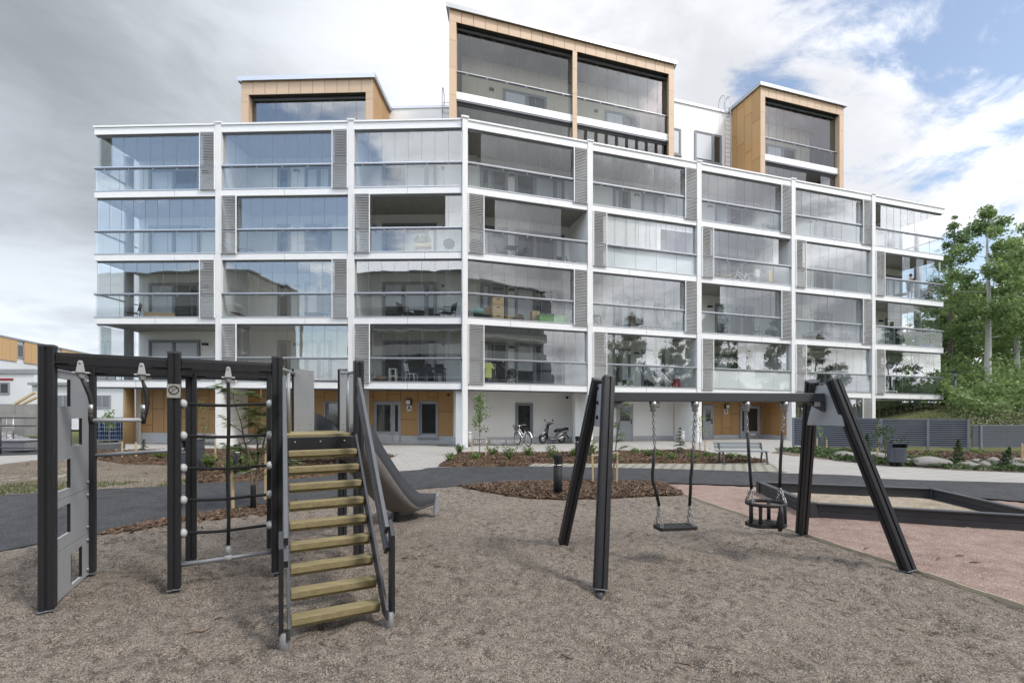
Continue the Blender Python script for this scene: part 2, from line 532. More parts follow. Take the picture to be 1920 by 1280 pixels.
def balcony(bi, r):
    w, s0, s1 = BAYS[bi]
    z0 = FLR(r)
    top = r == 4
    a, b = s0 + (.135 if bi else 0.0), s1 - (.135 if bi != 7 else 0.0)
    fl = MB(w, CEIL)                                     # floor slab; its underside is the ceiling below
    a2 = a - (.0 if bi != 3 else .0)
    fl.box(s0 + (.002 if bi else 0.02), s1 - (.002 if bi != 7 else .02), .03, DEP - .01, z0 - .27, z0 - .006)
    fl.box(s0 + .11, s1 - .11, .05, DEP - .02, z0 - .0055, z0, BFLOOR)
    if bi not in (0, 3):                                 # dividing wall on the bay's left edge, from this floor to the next
        fl.box(s0 - .1, s0 + .1, .14, DEP - .01, z0 + .002, z0 + 2.73, PLASTER)
    if bi == 3:
        p = [TR(0, 0, 0), (X0 - .33, Y0 + DEP, 0)]
        fl2 = MB(None, PLASTER)
        zz = z0 - KS * X0
        fl2.bar((X0, Y0 + .14, zz + 1.36), (X0 - .33, Y0 + DEP - .02, zz + 1.36), .2, 2.72, PLASTER)
    bal = fl.build('balcony', BLD)
    if bi == 3:
        fl2.build('partition_wall', bal)
    if top:
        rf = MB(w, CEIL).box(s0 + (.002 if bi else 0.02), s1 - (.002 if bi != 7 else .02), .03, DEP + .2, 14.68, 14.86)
        rf.box(a - (.03 if bi == 0 else 0), b + (.12 if bi == 7 else 0), -.08, -.002, 14.62, 14.94, WHITE)
        rf.box(a - (.06 if bi == 0 else 0), b + (.16 if bi == 7 else 0), -.13, 0.3, 14.945, 15.02, WHITE)
        rf.box(a, b, .004, .09, 14.56, 14.66, ALUD)
        if bi == 0:
            rf.box(s0 - .02, s0 + .06, .001, DEP, 14.62, 14.94, WHITE)
        if bi == 7:
            rf.box(s1 - .06, s1 + .02, .001, DEP, 14.62, 14.94, WHITE)
        rf.build('roof_edge', bal)
    # white fascia with a grey lip
    fa = MB(w, WHITE).box(a - (.03 if bi == 0 else 0), b + (.03 if bi == 7 else 0), -.08, .028, z0 - .33, z0 - .03)
    fa.box(a - (.05 if bi == 0 else 0), b + (.05 if bi == 7 else 0), -.10, .03, z0 - .028, z0 + .015, ALU)
    for i in range(4):
        x = a + (b - a) * (i + .5) / 4
        fa.box(x - .012, x + .012, -.084, -.07, z0 - .13, z0 - .11, ALU)
    xm = a + (b - a) * random.choice((.34, .5, .66))
    fa.box(xm - .006, xm + .006, -.0815, -.079, z0 - .33, z0 - .03, ALUD)
    if bi == 0:
        fa.box(s0 - .03, s0 + .05, .03, DEP, z0 - .33, z0 + .01)
    if bi == 7:
        fa.box(s1 - .05, s1 + .03, .03, DEP, z0 - .33, z0 + .01)
    fa.box(a, b, .03, .10, z0 - .40, z0 - .30, ALUD)
    fa.build('fascia', bal)
    if r == 0:
        return bal
    lo = LOU[r][bi]
    lw = .76
    ga, gb = a, b
    if lo == 'L':
        louvre(w, a + .01, a + lw, z0 - .06, z0 + 2.66, bal)
        ga = a + lw - .05
    if lo == 'R':
        louvre(w, b - lw, b - .01, z0 - .06, z0 + 2.66, bal)
        gb = b - lw + .05
    railing(w, a, b, ga, gb, z0, bal, FGLASS if (bi, r) == (5, 1) else RGLASS, bi)
    upper(w, ga, gb, z0, bal, OPEN.get((r, bi), []), bi, bool(lo == 'L' or lo == 'R') and random.random() < .5, lo)
    # back wall windows and lamp
    for (u0, u1, cuts) in WINS[bi]:
        wn = MB(w)
        q = [su(w, u, DEP) for u in (u0, u1)]
        cs = [su(w, u, DEP) for u in cuts]
        winunit(wn, w, q[0], q[1], z0 + .12, z0 + 2.2, DEP, cs, [i for i in range(len(cs) + 1) if random.random() < .45])
        wn.build('window', bal)
    s = su(w, LAMPU[bi], DEP)
    lm = MB(w, LAMPB).box(s - .14, s + .14, DEP - .13, DEP - .004, z0 + 1.98, z0 + 2.10)
    lm.box(s - .11, s + .11, DEP - .11, DEP - .02, z0 + 1.965, z0 + 1.98, SIGNW)
    lm.build('wall_lamp', bal, .01)
    return bal


def railing(w, a, b, ga, gb, z0, bal, mat, bi):
    rg = MB(w)
    panes(rg, w, a + .01, b - .01, -.055, z0 + .03, z0 + 1.06, 1.25, mat, th=.012)
    if bi == 0:
        rg.box(a + .005, a + .017, .03, DEP - .15, z0 + .03, z0 + 1.06, mat)
    if bi == 7:
        rg.box(b - .017, b - .005, .03, DEP - .15, z0 + .03, z0 + 1.06, mat)
    rg.build('glass_railing', bal)
    hr = MB(w, ALU)
    hr.box(a - .03, b + .03, -.11, .06, z0 + 1.075, z0 + 1.123)
    hr.box(a - .03, b + .03, -.10, .05, z0 + 1.028, z0 + 1.073, ALUD)
    n = 5
    for i in range(n):
        x = a + (b - a) * (i + .4) / n
        hr.box(x - .02, x + .02, -.08, -.03, z0 + .97, z0 + 1.03, ALU)
    if bi == 0:
        hr.box(a - .02, a + .1, .06, DEP - .1, z0 + 1.06, z0 + 1.11)
    if bi == 7:
        hr.box(b - .1, b + .02, .06, DEP - .1, z0 + 1.06, z0 + 1.11)
    hr.build('handrail', bal)


BOXF = [(0, 2, 3, 1), (4, 5, 7, 6), (0, 1, 5, 4), (2, 6, 7, 3), (0, 4, 6, 2), (1, 3, 7, 5)]


def upper(w, a, b, z0, bal, opens, bi, fold, lo, width=.62, d=.05, ztop=2.60):
    up = MB(w)
    n = max(1, round((b - a) / width))
    st = (b - a) / n
    op = [tuple(su(w, u, d) for u in o) for o in opens]
    cuts = sorted(set([a + i * st for i in range(n + 1)] + [x for o in op for x in o if a < x < b]))
    for x0, x1 in zip(cuts, cuts[1:]):
        if x1 - x0 < .05 or any(o[0] - .01 < (x0 + x1) / 2 < o[1] + .01 for o in op):
            continue
        j0, j1 = random.uniform(-.0035, .0035), random.uniform(-.0035, .0035)
        up.add([(x, d + j + q, z) for z in (z0 + 1.125, z0 + ztop) for q in (0, .008) for x, j in ((x0 + .006, j0), (x1 - .006, j1))], BOXF, BGLASS)
        up.box(x0 - .005, x0 + .005, d, d + .009, z0 + 1.125, z0 + ztop, EDGEG)
    if opens:                                            # panes folded against the side
        x = a + .05
        for k in range(3):
            up.box(x + k * .03, x + k * .03 + .008, d + .08, d + .62, z0 + 1.125, z0 + ztop, BGLASS)
    if bi == 0:
        for k in range(3):
            up.box(a + .02, a + .028, .08 + k * .68, .08 + k * .68 + .66, z0 + 1.125, z0 + ztop, BGLASS)
    if bi == 7:
        for k in range(3):
            up.box(b - .028, b - .02, .08 + k * .68, .08 + k * .68 + .66, z0 + 1.125, z0 + ztop, BGLASS)
    up.box(a, b, d - .015, d + .03, z0 + ztop, z0 + ztop + .05, ALU)
    up.build('upper_glazing', bal)


BALC = {}
for r in (4, 3, 2, 1):
    for bi in range(8):
        BALC[(r, bi)] = balcony(bi, r)
# white roller blinds behind the glazing of one balcony in the fifth bay
rb = MB(TR, PURE)
q0, q1 = BAYS[4][1] + .8, BAYS[4][2] - .2
for i in range(8):
    a_, b_ = q0 + (q1 - q0) * i / 8, q0 + (q1 - q0) * (i + 1) / 8
    rb.box(a_ + .01, b_ - .01, .10, .104, FLR(3) + (1.13 if i < 5 else 2.3), FLR(3) + 2.58)
rb.box(q0, q1, .06, .064, FLR(3) + .05, FLR(3) + 1.02)
rb.build('roller_blind', BALC[(3, 4)])

# ------------------------------------------------------------------ penthouses


def panel_wall(mb, w, ax, k0, k1, z0, z1, fix, th, mat, width=.62, hgt=2.4, out=1):
    """staggered facade boards as real boards with open joints; ax 's' along the wing, 'd' going back"""
    n = max(1, round(abs(k1 - k0) / width))
    st = (k1 - k0) / n
    for i in range(n):
        zs = [z0]
        off = (i % 3) * hgt / 3 + .35
        z = z0 + off
        while z < z1 - .15:
            if z - zs[-1] > .15:
                zs.append(z)
            z += hgt
        zs.append(z1)
        for za, zb in zip(zs, zs[1:]):
            p, q = sorted((k0 + i * st, k0 + (i + 1) * st))
            p += .010
            q -= .010
            if ax == 's':
                mb.box(p, q, fix, fix + th, za + .010, zb - .010, mat)
            else:
                mb.box(fix, fix + th, p, q, za + .010, zb - .010, mat)


def penthouse(w, u0, u1, zb, floors, ztop, side, label, mid=None, opens=None, back=2.6, fw=.36, hb=.62):
    d = DEP
    s0, s1 = su(w, u0, d), su(w, u1, d)
    m = MB(w, JOINT)
    # shell behind the boards: two cheeks, a lid
    m.box(s0 + .02, s0 + fw - .02, d + .03, d + back, zb, ztop - .03).box(s1 - fw + .02, s1 - .02, d + .03, d + back, zb, ztop - .03)
    m.box(s0 + fw - .02, s1 - fw + .02, d + .03, d + back, ztop - hb + .06, ztop - .04)
    ph = m.build('penthouse', BLD)
    pn = MB(w, FACADEPALE)
    n = round((s1 - s0 - .02) / .62)
    st = (s1 - s0 - .004) / n
    for i in range(n):
        pn.box(s0 + .002 + i * st + .009, s0 + .002 + (i + 1) * st - .009, d, d + .028, ztop - hb, ztop - .002)
    for x0, x1 in ((s0, s0 + fw), (s1 - fw, s1)):
        z = zb
        while z < ztop - hb - .01:
            z2 = min(z + 1.38, ztop - hb)
            pn.box(x0 + .003, x1 - .003, d, d + .028, z + .006, z2 - .006)
            z = z2
    for x0 in (s0 + fw - .019, s1 - fw - .001):
        pn.box(x0, x0 + .02, d + .03, d + .32, zb, ztop - hb)
    if mid:
        ms = su(w, mid, d)
        z = zb
        while z < ztop - hb - .01:
            z2 = min(z + 1.38, ztop - hb)
            pn.box(ms - .13, ms + .13, d, d + .5, z + .006, z2 - .006)
            z = z2
    if side == 'L':
        panel_wall(pn, w, 'd', d + .03, d + back, zb, ztop - .002, s0 - .012, .03, FACADEWOOD)
    if side == 'R':
        panel_wall(pn, w, 'd', d + .03, d + back, zb, ztop - .002, s1 - .018, .03, FACADEWOOD)
    pn.build('wood_cladding', ph)
    ro = MB(w, ALU).box(s0 - .12, s1 + .12, d - .12, d + back + .1, ztop, ztop + .05).box(s0 - .14, s1 + .14, d - .14, d - .11, ztop - .06, ztop + .16)
    for x in (s0 - .14, s1 + .11):
        ro.box(x, x + .03, d - .108, d + back, ztop - .06, ztop + .158)
    ro.build('roof', ph)
    cells = [(s0 + fw, s1 - fw)] if not mid else [(s0 + fw, ms - .13), (ms + .13, s1 - fw)]
    for ci, (a, b) in enumerate(cells):
        for k, z0 in enumerate(floors):
            zt = (floors[k + 1] - .42) if k + 1 < len(floors) else ztop - hb
            g = MB(w)
            n = max(1, round((b - a) / .62))
            st = (b - a) / n
            for i in range(n):
                if opens and (ci, k, i) in opens:
                    continue
                g.box(a + i * st + .009, a + (i + 1) * st - .009, d + .34, d + .348, z0 + 1.13, zt - .1, BGLASS)
                g.box(a + i * st - .005, a + i * st + .005, d + .34, d + .349, z0 + 1.13, zt - .1, EDGEG)
            if opens and (ci, k, 'fan') in opens:
                g = MB(w)
                for i in range(n):
                    x = a + i * st
                    g.box(x + .01, x + st * .70, d + .34, d + .348, z0 + 1.13, zt - .1, BGLASS)
            g.box(a, b, d + .30, d + .38, zt - .1, zt, ALUD)
            g.build('upper_glazing', ph)
            rg = MB(w)
            panes(rg, w, a + .01, b - .01, d + .2, z0 + .03, z0 + 1.05, 1.1, RGLASS, th=.012)
            rg.build('glass_railing', ph)
            hr = MB(w, ALU).box(a, b, d + .16, d + .32, z0 + 1.08, z0 + 1.115).box(a, b, d + .18, d + .30, z0 + 1.055, z0 + 1.078, ALUD)
            for i in range(6):
                x = a + (b - a) * (i + .5) / 6
                hr.box(x - .02, x + .02, d + .17, d + .22, z0 + 1.0, z0 + 1.06, ALU)
            hr.build('handrail', ph)
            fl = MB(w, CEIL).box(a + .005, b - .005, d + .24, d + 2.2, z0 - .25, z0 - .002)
            fl.box(a, b, d + .12, d + .238, z0 - .36, z0 + .01, WHITE)
            fl.box(a, b, d + .14, d + .30, z0 - .44, z0 - .362, ALUD)
            # room wall at the back of the terrace with its window
            fl.box(a + .003, b - .003, d + 2.2, d + 2.3, z0, zt + .3, BEIGE)
            fl.build('terrace_floor', ph)
            wn = MB(w)
            winunit(wn, w, a + (b - a) * .38, a + (b - a) * .78, z0 + .1, z0 + 2.1, d + 2.2, [a + (b - a) * .6], [0])
            wn.build('window', ph)
            x = a + (b - a) * .27
            MB(w, LAMPB).box(x - .13, x + .13, d + 2.08, d + 2.197, z0 + 1.9, z0 + 2.02).build('wall_lamp', ph, .01)
    if label:
        ph['label'] = label
    return ph


BEIGE = pm('beige_render', (0.62, 0.55, 0.44), 0.8, 0, 0.05)
random.seed(8)
penthouse(TL, 452, 700, 14.9, [14.98], 18.75, 'R', 'low single storey penthouse box of pale wood boards', back=2.75, fw=.4, hb=.72)
penthouse(lambda s, d, z: TR(s + .30 * (d - DEP), d, z), 842, 1264, 14.9, [14.98, 17.93], 22.0, '', 'tall double penthouse box of pale wood boards with central post', mid=1078, opens={(1, 0, 'fan')})
penthouse(TR, 1426, 1582, 14.9, [14.98, 17.93], 22.05, 'L', 'two storey penthouse box with ochre boarded side', opens={(0, 0, 7), (0, 0, 6)})

# penthouse level windows in the white wall, roof ladders
D5 = DEP + 2.45
for u0, u1, v0, v1, cuts in ((1303, 1351, 252, 305, (1336,)), (1255, 1275, 243, 290, ())):
    wn = MB(TR)
    q = [su(TR, u, D5) for u in (u0, u1)]
    um = (u0 + u1) / 2
    winunit(wn, TR, q[0], q[1], zv(TR, um, v1, D5), zv(TR, um, v0, D5), D5, [su(TR, u, D5) for u in cuts], [0])
    wn.box(q[0] - .08, q[1] + .08, D5 - .12, D5 - .0, zv(TR, um, v1, D5) - .1, zv(TR, um, v1, D5) - .062, ALUD)
    wn.build('window', BLD)


def ladder(w, u, d, z0, z1, off=.28):
    s = su(w, u, d)
    m = MB(None, STEEL)
    P = lambda a, dd, z: Vector(w(s + a, d + dd, z))
    for a in (-.22, .22):
        pts = [P(a, -off, z0), P(a, -off, z1 + .55)]
        for i in range(9):
            t = math.pi * i / 8
            pts.append(P(a, -off + .3 * (1 - math.cos(t)), z1 + .55 + .42 * math.sin(t)))
        pts.append(P(a, -off + .6, z1 + .1))
        m.tube(pts, .024, STEEL, 6)
        for z in (z0 + 1.2, z1 - .35):
            m.tube([P(a, -off, z), P(a, .02, z - .05)], .018, STEEL, 5)
    z = z0 + .15
    while z < z1 + .2:
        m.tube([P(-.22, -off, z), P(.22, -off, z)], .014, STEEL, 5)
        z += .3
    return m.build('roof_ladder', BLD)


ladder(TR, 1359, D5, 14.9, 21.9)
ladder(TL, 838, DEP + 2.6, 14.9, 19.0)

# ------------------------------------------------------------------ ground floor
GD = 1.95


def gz(w, u, v, d=GD): return zv(w, u, v, d)


def boards(w, s0, s1, z0, z1, d, holes, par, mat=FACADEWOOD):
    """boarded wall with openings (s0, s1, z0, z1) left out"""
    m = MB(w, mat)
    m.box(s0 + .01, s1 - .01, d + .03, d + .3, z0, z1, JOINT) if not holes else None
    xs = sorted(set([s0, s1] + [x for h in holes for x in h[:2]]))
    full = []
    for a, b in zip(xs, xs[1:]):
        n = max(1, round((b - a) / .62))
        for i in range(n):
            full.append((a + (b - a) * i / n, a + (b - a) * (i + 1) / n))
    for i, (a, b) in enumerate(full):
        blk = [(h[2], h[3]) for h in holes if h[0] - .01 < (a + b) / 2 < h[1] + .01]
        segs = [(z0, z1)]
        for h in blk:
            segs = [t for sg in segs for t in ((sg[0], min(sg[1], h[0])), (max(sg[0], h[1]), sg[1])) if t[1] - t[0] > .02]
        for sa, sb in segs:
            m.box(a, b, d + .03, d + .3, sa, sb, JOINT)
            zs = [sa] + [z for z in ((i * 7 % 5) * .42 + .75, (i * 7 % 5) * .42 + .75 + 1.55) if sa + .12 < z < sb - .12] + [sb]
            for za, zb in zip(zs, zs[1:]):
                m.box(a + .011, b - .011, d, d + .028, za + .011, zb - .011, mat)
    return m.build('wood_cladding', par)


gf = MB(TL, PLINTH)
sA = su(TL, 265, GD)
gf.box(sA, -.15, GD + .03, DEP - .004, -.2, .38)
for u in (660, 412.5):
    s = su(TL, u)
    gf.box(s - .1, s + .1, .2, DEP, -.2, 2.6, PLASTER)
gf.box(sA - .30, sA - .02, GD - .02, DEP + .1, -.2, 2.62, PLASTER)
gf.box(-.45, -.15, .2, DEP, -.2, 2.6, PLASTER)
GFL = gf.build('ground_floor_wall', BLD)
# openings of the left wing's ground floor: (u0, u1, v0, v1)
dA = (su(TL, 700, GD), su(TL, 751, GD), .02, gz(TL, 725, 752))
wA = (su(TL, 784, GD), su(TL, 821, GD), gz(TL, 803, 818), gz(TL, 803, 752))
wB = (su(TL, 608, GD), su(TL, 638, GD), gz(TL, 620, 812), gz(TL, 620, 752))
boards(TL, sA, su(TL, 640, GD), .36, 2.62, GD, [wB], GFL)
boards(TL, su(TL, 690, GD), su(TL, 853, GD), .36, 2.62, GD, [(dA[0], dA[1], .3, dA[3]), wA], GFL)
boards(TL, su(TL, 640, GD) + .01, su(TL, 690, GD) - .01, .36, 2.62, GD, [], GFL)
for o in (wA, wB):
    m = MB(TL)
    winunit(m, TL, o[0] + .05, o[1] - .05, o[2] + .06, o[3] - .06, GD + .2, [], fr=FRAMEL)
    for x0, x1 in ((o[0], o[0] + .05), (o[1] - .05, o[1])):
        m.box(x0, x1, GD - .02, GD + .2, o[2], o[3], FRAMEL)
    m.box(o[0] - .03, o[1] + .03, GD - .09, GD + .2, o[2] - .07, o[2] - .002, FRAMEL)
    m.box(o[0], o[1], GD - .02, GD + .2, o[3] - .05, o[3], FRAMEL)
    m.build('window', GFL)


def entrance(w, s0, s1, z0, z1, d, par, mirror=False):
    W = s1 - s0
    f = MB(w, FRAMEL)
    k = s0 + W * (.70 if not mirror else .30)
    for x0, x1 in ((s0, s0 + .07), (s1 - .07, s1), (k - .04, k + .04)):
        f.box(x0, x1, d - .03, d + .1, z0, z1)
    f.box(s0 + .07, s1 - .07, d - .03, d + .1, z1 - .08, z1)
    dr = f.build('entrance_door', par)
    l = MB(w, FRAMEL)
    g = MB(w, WPANE)
    for x0, x1 in ((s0 + .07, k - .04), (k + .04, s1 - .07)):
        l.box(x0 + .005, x0 + .075, d, d + .06, z0 + .02, z1 - .085)
        l.box(x1 - .075, x1 - .005, d, d + .06, z0 + .02, z1 - .085)
        l.box(x0 + .075, x1 - .075, d, d + .06, z0 + .02, z0 + .55)
        l.box(x0 + .075, x1 - .075, d, d + .06, z1 - .18, z1 - .085)
        g.box(x0 + .075, x1 - .075, d + .02, d + .035, z0 + .55, z1 - .18)
        for x in (x0 + .2, x1 - .2):
            l.box(x - .015, x + .015, d - .006, d - .001, z0 + .07, z0 + .1, STEEL)
    big = (s0 + .07, k - .04) if not mirror else (k + .04, s1 - .07)
    c = (big[0] + big[1]) / 2
    for i in range(4):                                   # letter slots
        l.box(c - .19 + i * .1, c - .11 + i * .1, d - .012, d - .001, z0 + .28, z0 + .40, SIGNW)
    l.build('door_leaf', dr)
    g.build('door_glass', dr)
    hx = k - .10 if not mirror else k + .10
    h = MB(None, CHROME)
    P = lambda x, dd, z: w(x, d + dd, z)
    h.tube([P(hx, 0, z0 + .9), P(hx, -.07, z0 + .93), P(hx, -.07, z0 + 1.33), P(hx, 0, z0 + 1.36)], .014, CHROME, 6)
    h.build('handle', dr)
    hg = MB(w, STEEL)
    for z in (z0 + .25, z1 - .5, z1 - .22):
        x = s0 if not mirror else s1
        hg.box(x + .01 - .02, x + .05 - .02, d - .05, d - .031, z, z + .09)
    hg.build('hinge', dr)
    return dr


entrance(TL, dA[0], dA[1], 0.0, dA[3], GD + .06, BLD)


def lampbox(w, u, v, d, par):
    s, z = su(w, u, d), zv(w, u, v, d)
    b = MB(w, LAMPB).box(s - .15, s + .15, d - .11, d - .003, z - .14, z + .16)
    b = b.build('wall_lamp', par, .012)
    MB(w, SIGNW).box(s - .12, s + .09, d - .16, d - .112, z - .10, z + .11).build('lamp_shade', b, .012)
    return b


def letter(w, u, v, d, ch, par):
    s, z = su(w, u, d), zv(w, u, v, d)
    b = MB(w, SIGNW).box(s - .13, s + .13, d - .03, d - .003, z - .14, z + .14).build('house_letter_plate', par)
    cu = bpy.data.curves.new('house_letter', 'FONT')
    cu.body, cu.size, cu.align_x, cu.align_y, cu.extrude, cu.offset = ch, .27, 'CENTER', 'CENTER', .003, .006
    o = bpy.data.objects.new('house_letter', cu)
    cu.materials.append(BLACK)
    me = bpy.data.meshes.new_from_object(o)              # a font curve turned into a plain mesh
    bpy.data.objects.remove(o)
    o = bpy.data.objects.new('house_letter', me)
    COL.objects.link(o)
    o.parent = b
    o.location = w(s, d - .036, z)
    o.rotation_euler = (R(90), 0, -AL if w is TL else AR)
    return b


lampbox(TL, 767, 754, GD, BLD)
letter(TL, 767.5, 765, GD, 'A', BLD)
MB(TL, LAMPB).lathe([(.07, 0), (.07, .03)], (su(TL, 841, GD), GD - .03, zv(TL, 841, 740, GD)), LAMPB, 14, ax=(0, 1, 0)).build('wall_vent', GFL)
dp = MB(None, WHITE)
s = su(TL, 854, GD - .1)
dp.tube([TL(s, GD - .1, 2.6), TL(s, GD - .1, .25), TL(s - .06, GD - .2, .1)], .045, WHITE, 8)
dp.build('downpipe', BLD)

gr = MB(TR, PLASTER)
e1, e2, e3, e4, e5 = EDR[1:]
gr.box(-.2, e2 - .1, GD, DEP - .003, -.2, 2.63)
gr.box(-.2, e2 - .12, GD - .012, GD - .001, -.2, .30, PLINTH)
for e in (e1, e2, e3, e4):
    MB(TR, PLASTER).box(e - .1, e + .1, .2, DEP - .006, -.2, 2.61).build('partition_wall', BLD)
MB(TR, PLASTER).box(e1 - .42, e1 - .102, .75, 1.05, -.2, 2.61).build('pier', BLD)
gr.box(e2 + .1, e3 - .1, GD + .03, DEP - .003, -.2, .34, PLINTH)
MB(TR, PLINTH).box(e3 - .16, e3 - .102, .22, GD, -.2, .34).build('plinth', BLD)
GFR = gr.build('ground_floor_wall', BLD)
# boarded bay with entrance B
dB = (su(TR, 1387, GD), su(TR, 1423, GD), 0.0, gz(TR, 1405, 760))
dG = (su(TR, 1317, GD), su(TR, 1337, GD), 0.0, gz(TR, 1327, 759))
boards(TR, e2 + .1, e3 - .14, .34, 2.61, GD, [(dB[0], dB[1], .3, dB[3]), (dG[0], dG[1], .3, dG[3])], GFR)
pw = MB(TR, FACADEWOOD)
panel_wall(pw, TR, 'd', .24, GD - .03, .34, 2.61, e3 - .14, .035, FACADEWOOD)
pw.build('wood_cladding', GFR)
entrance(TR, dB[0], dB[1], 0.0, dB[3], GD - .04, BLD, True)


def steeldoor(w, o, d, par, glassy=True):
    m = MB(w, FRAMEL).box(o[0], o[0] + .06, d - .03, d + .05, o[2], o[3]).box(o[1] - .06, o[1], d - .03, d + .05, o[2], o[3])
    m.box(o[0] + .06, o[1] - .06, d - .03, d + .05, o[3] - .07, o[3])
    dr = m.build('door', par)
    h = (o[2] + o[3]) / 2 + .1
    lf = MB(w, FRAMEL).box(o[0] + .065, o[1] - .065, d - .012, d + .04, o[2] + .02, h)
    lf.box(o[0] + .065, o[0] + .19, d - .012, d + .04, h, o[3] - .08).box(o[1] - .19, o[1] - .065, d - .012, d + .04, h, o[3] - .08)
    lf.box(o[0] + .19, o[1] - .19, d - .012, d + .04, o[3] - .2, o[3] - .08)
    lf.box(o[0] + .19, o[1] - .19, d + .005, d + .02, h, o[3] - .2, WPANE)
    lf.build('door_leaf', dr)
    MB(w, BLACK).box(o[1] - .15, o[1] - .10, d - .05, d - .013, 1.0, 1.25).box(o[1] - .24, o[1] - .10, d - .075, d - .05, 1.1, 1.13, CHROME).build('handle', dr)
    return dr


steeldoor(TR, dG, GD - .03, BLD)
d5 = (su(TR, 1156, GD), su(TR, 1186, GD), 0.0, gz(TR, 1171, 757))
steeldoor(TR, d5, GD - .04, BLD)
lampbox(TR, 1362, 762, GD, BLD)
letter(TR, 1361, 771, GD, 'B', BLD)
lampbox(TR, 1287, 762, GD, BLD)
lampbox(TR, 1230, 759, GD, BLD)
for u, v in ((1063, 745), (1249, 748), (1376, 750)):
    MB(TR, LAMPB).lathe([(.07, 0), (.07, .035)], (su(TR, u, GD), GD - .037, zv(TR, u, v, GD)), LAMPB, 14, ax=(0, 1, 0)).build('wall_vent', GFR)
w4 = (su(TR, 966, GD), su(TR, 999, GD), gz(TR, 983, 817), gz(TR, 983, 755))
m = MB(TR)
winunit(m, TR, w4[0] + .06, w4[1] - .06, w4[2] + .07, w4[3] - .07, GD, [], fr=FRAME)
m.build('window', GFR)
# boarded recess at the left of entrance B
pb = MB(TR, FACADEWOOD)
panel_wall(pb, TR, 's', su(TR, 1273, GD), e2 - .12, .34, 2.2, GD - .035, .034, FACADEWOOD)
pb.build('wood_cladding', GFR)
# ground-floor terraces behind the fence
for bi, (u0, u1) in ((6, (1500, 1513)), (7, (1660, 1688))):
    w, s0, s1 = BAYS[bi]
    g = MB(TR)
    panes(g, TR, s0 + .14, s1 - (.14 if bi == 6 else 0), .05, .1, 2.55, .62, BGLASS)
    if bi == 7:
        for k in range(3):
            g.box(s1 - .028, s1 - .02, .08 + k * .68, .74 + k * .68, .1, 2.55, BGLASS)
    g.box(s0 + .14, s1 - .02, .03, .1, 2.5, 2.6, ALU)
    g.build('terrace_glazing', GFR)
    wn = MB(TR)
    q = [su(TR, u, DEP) for u in (u0, u1)]
    winunit(wn, TR, q[0], q[1], .1, 2.15, DEP, [(q[0] + q[1]) / 2], [0])
    wn.build('window', GFR)
louvre(TR, EDR[4] - .92, EDR[4] - .15, .05, 2.6, GFR)
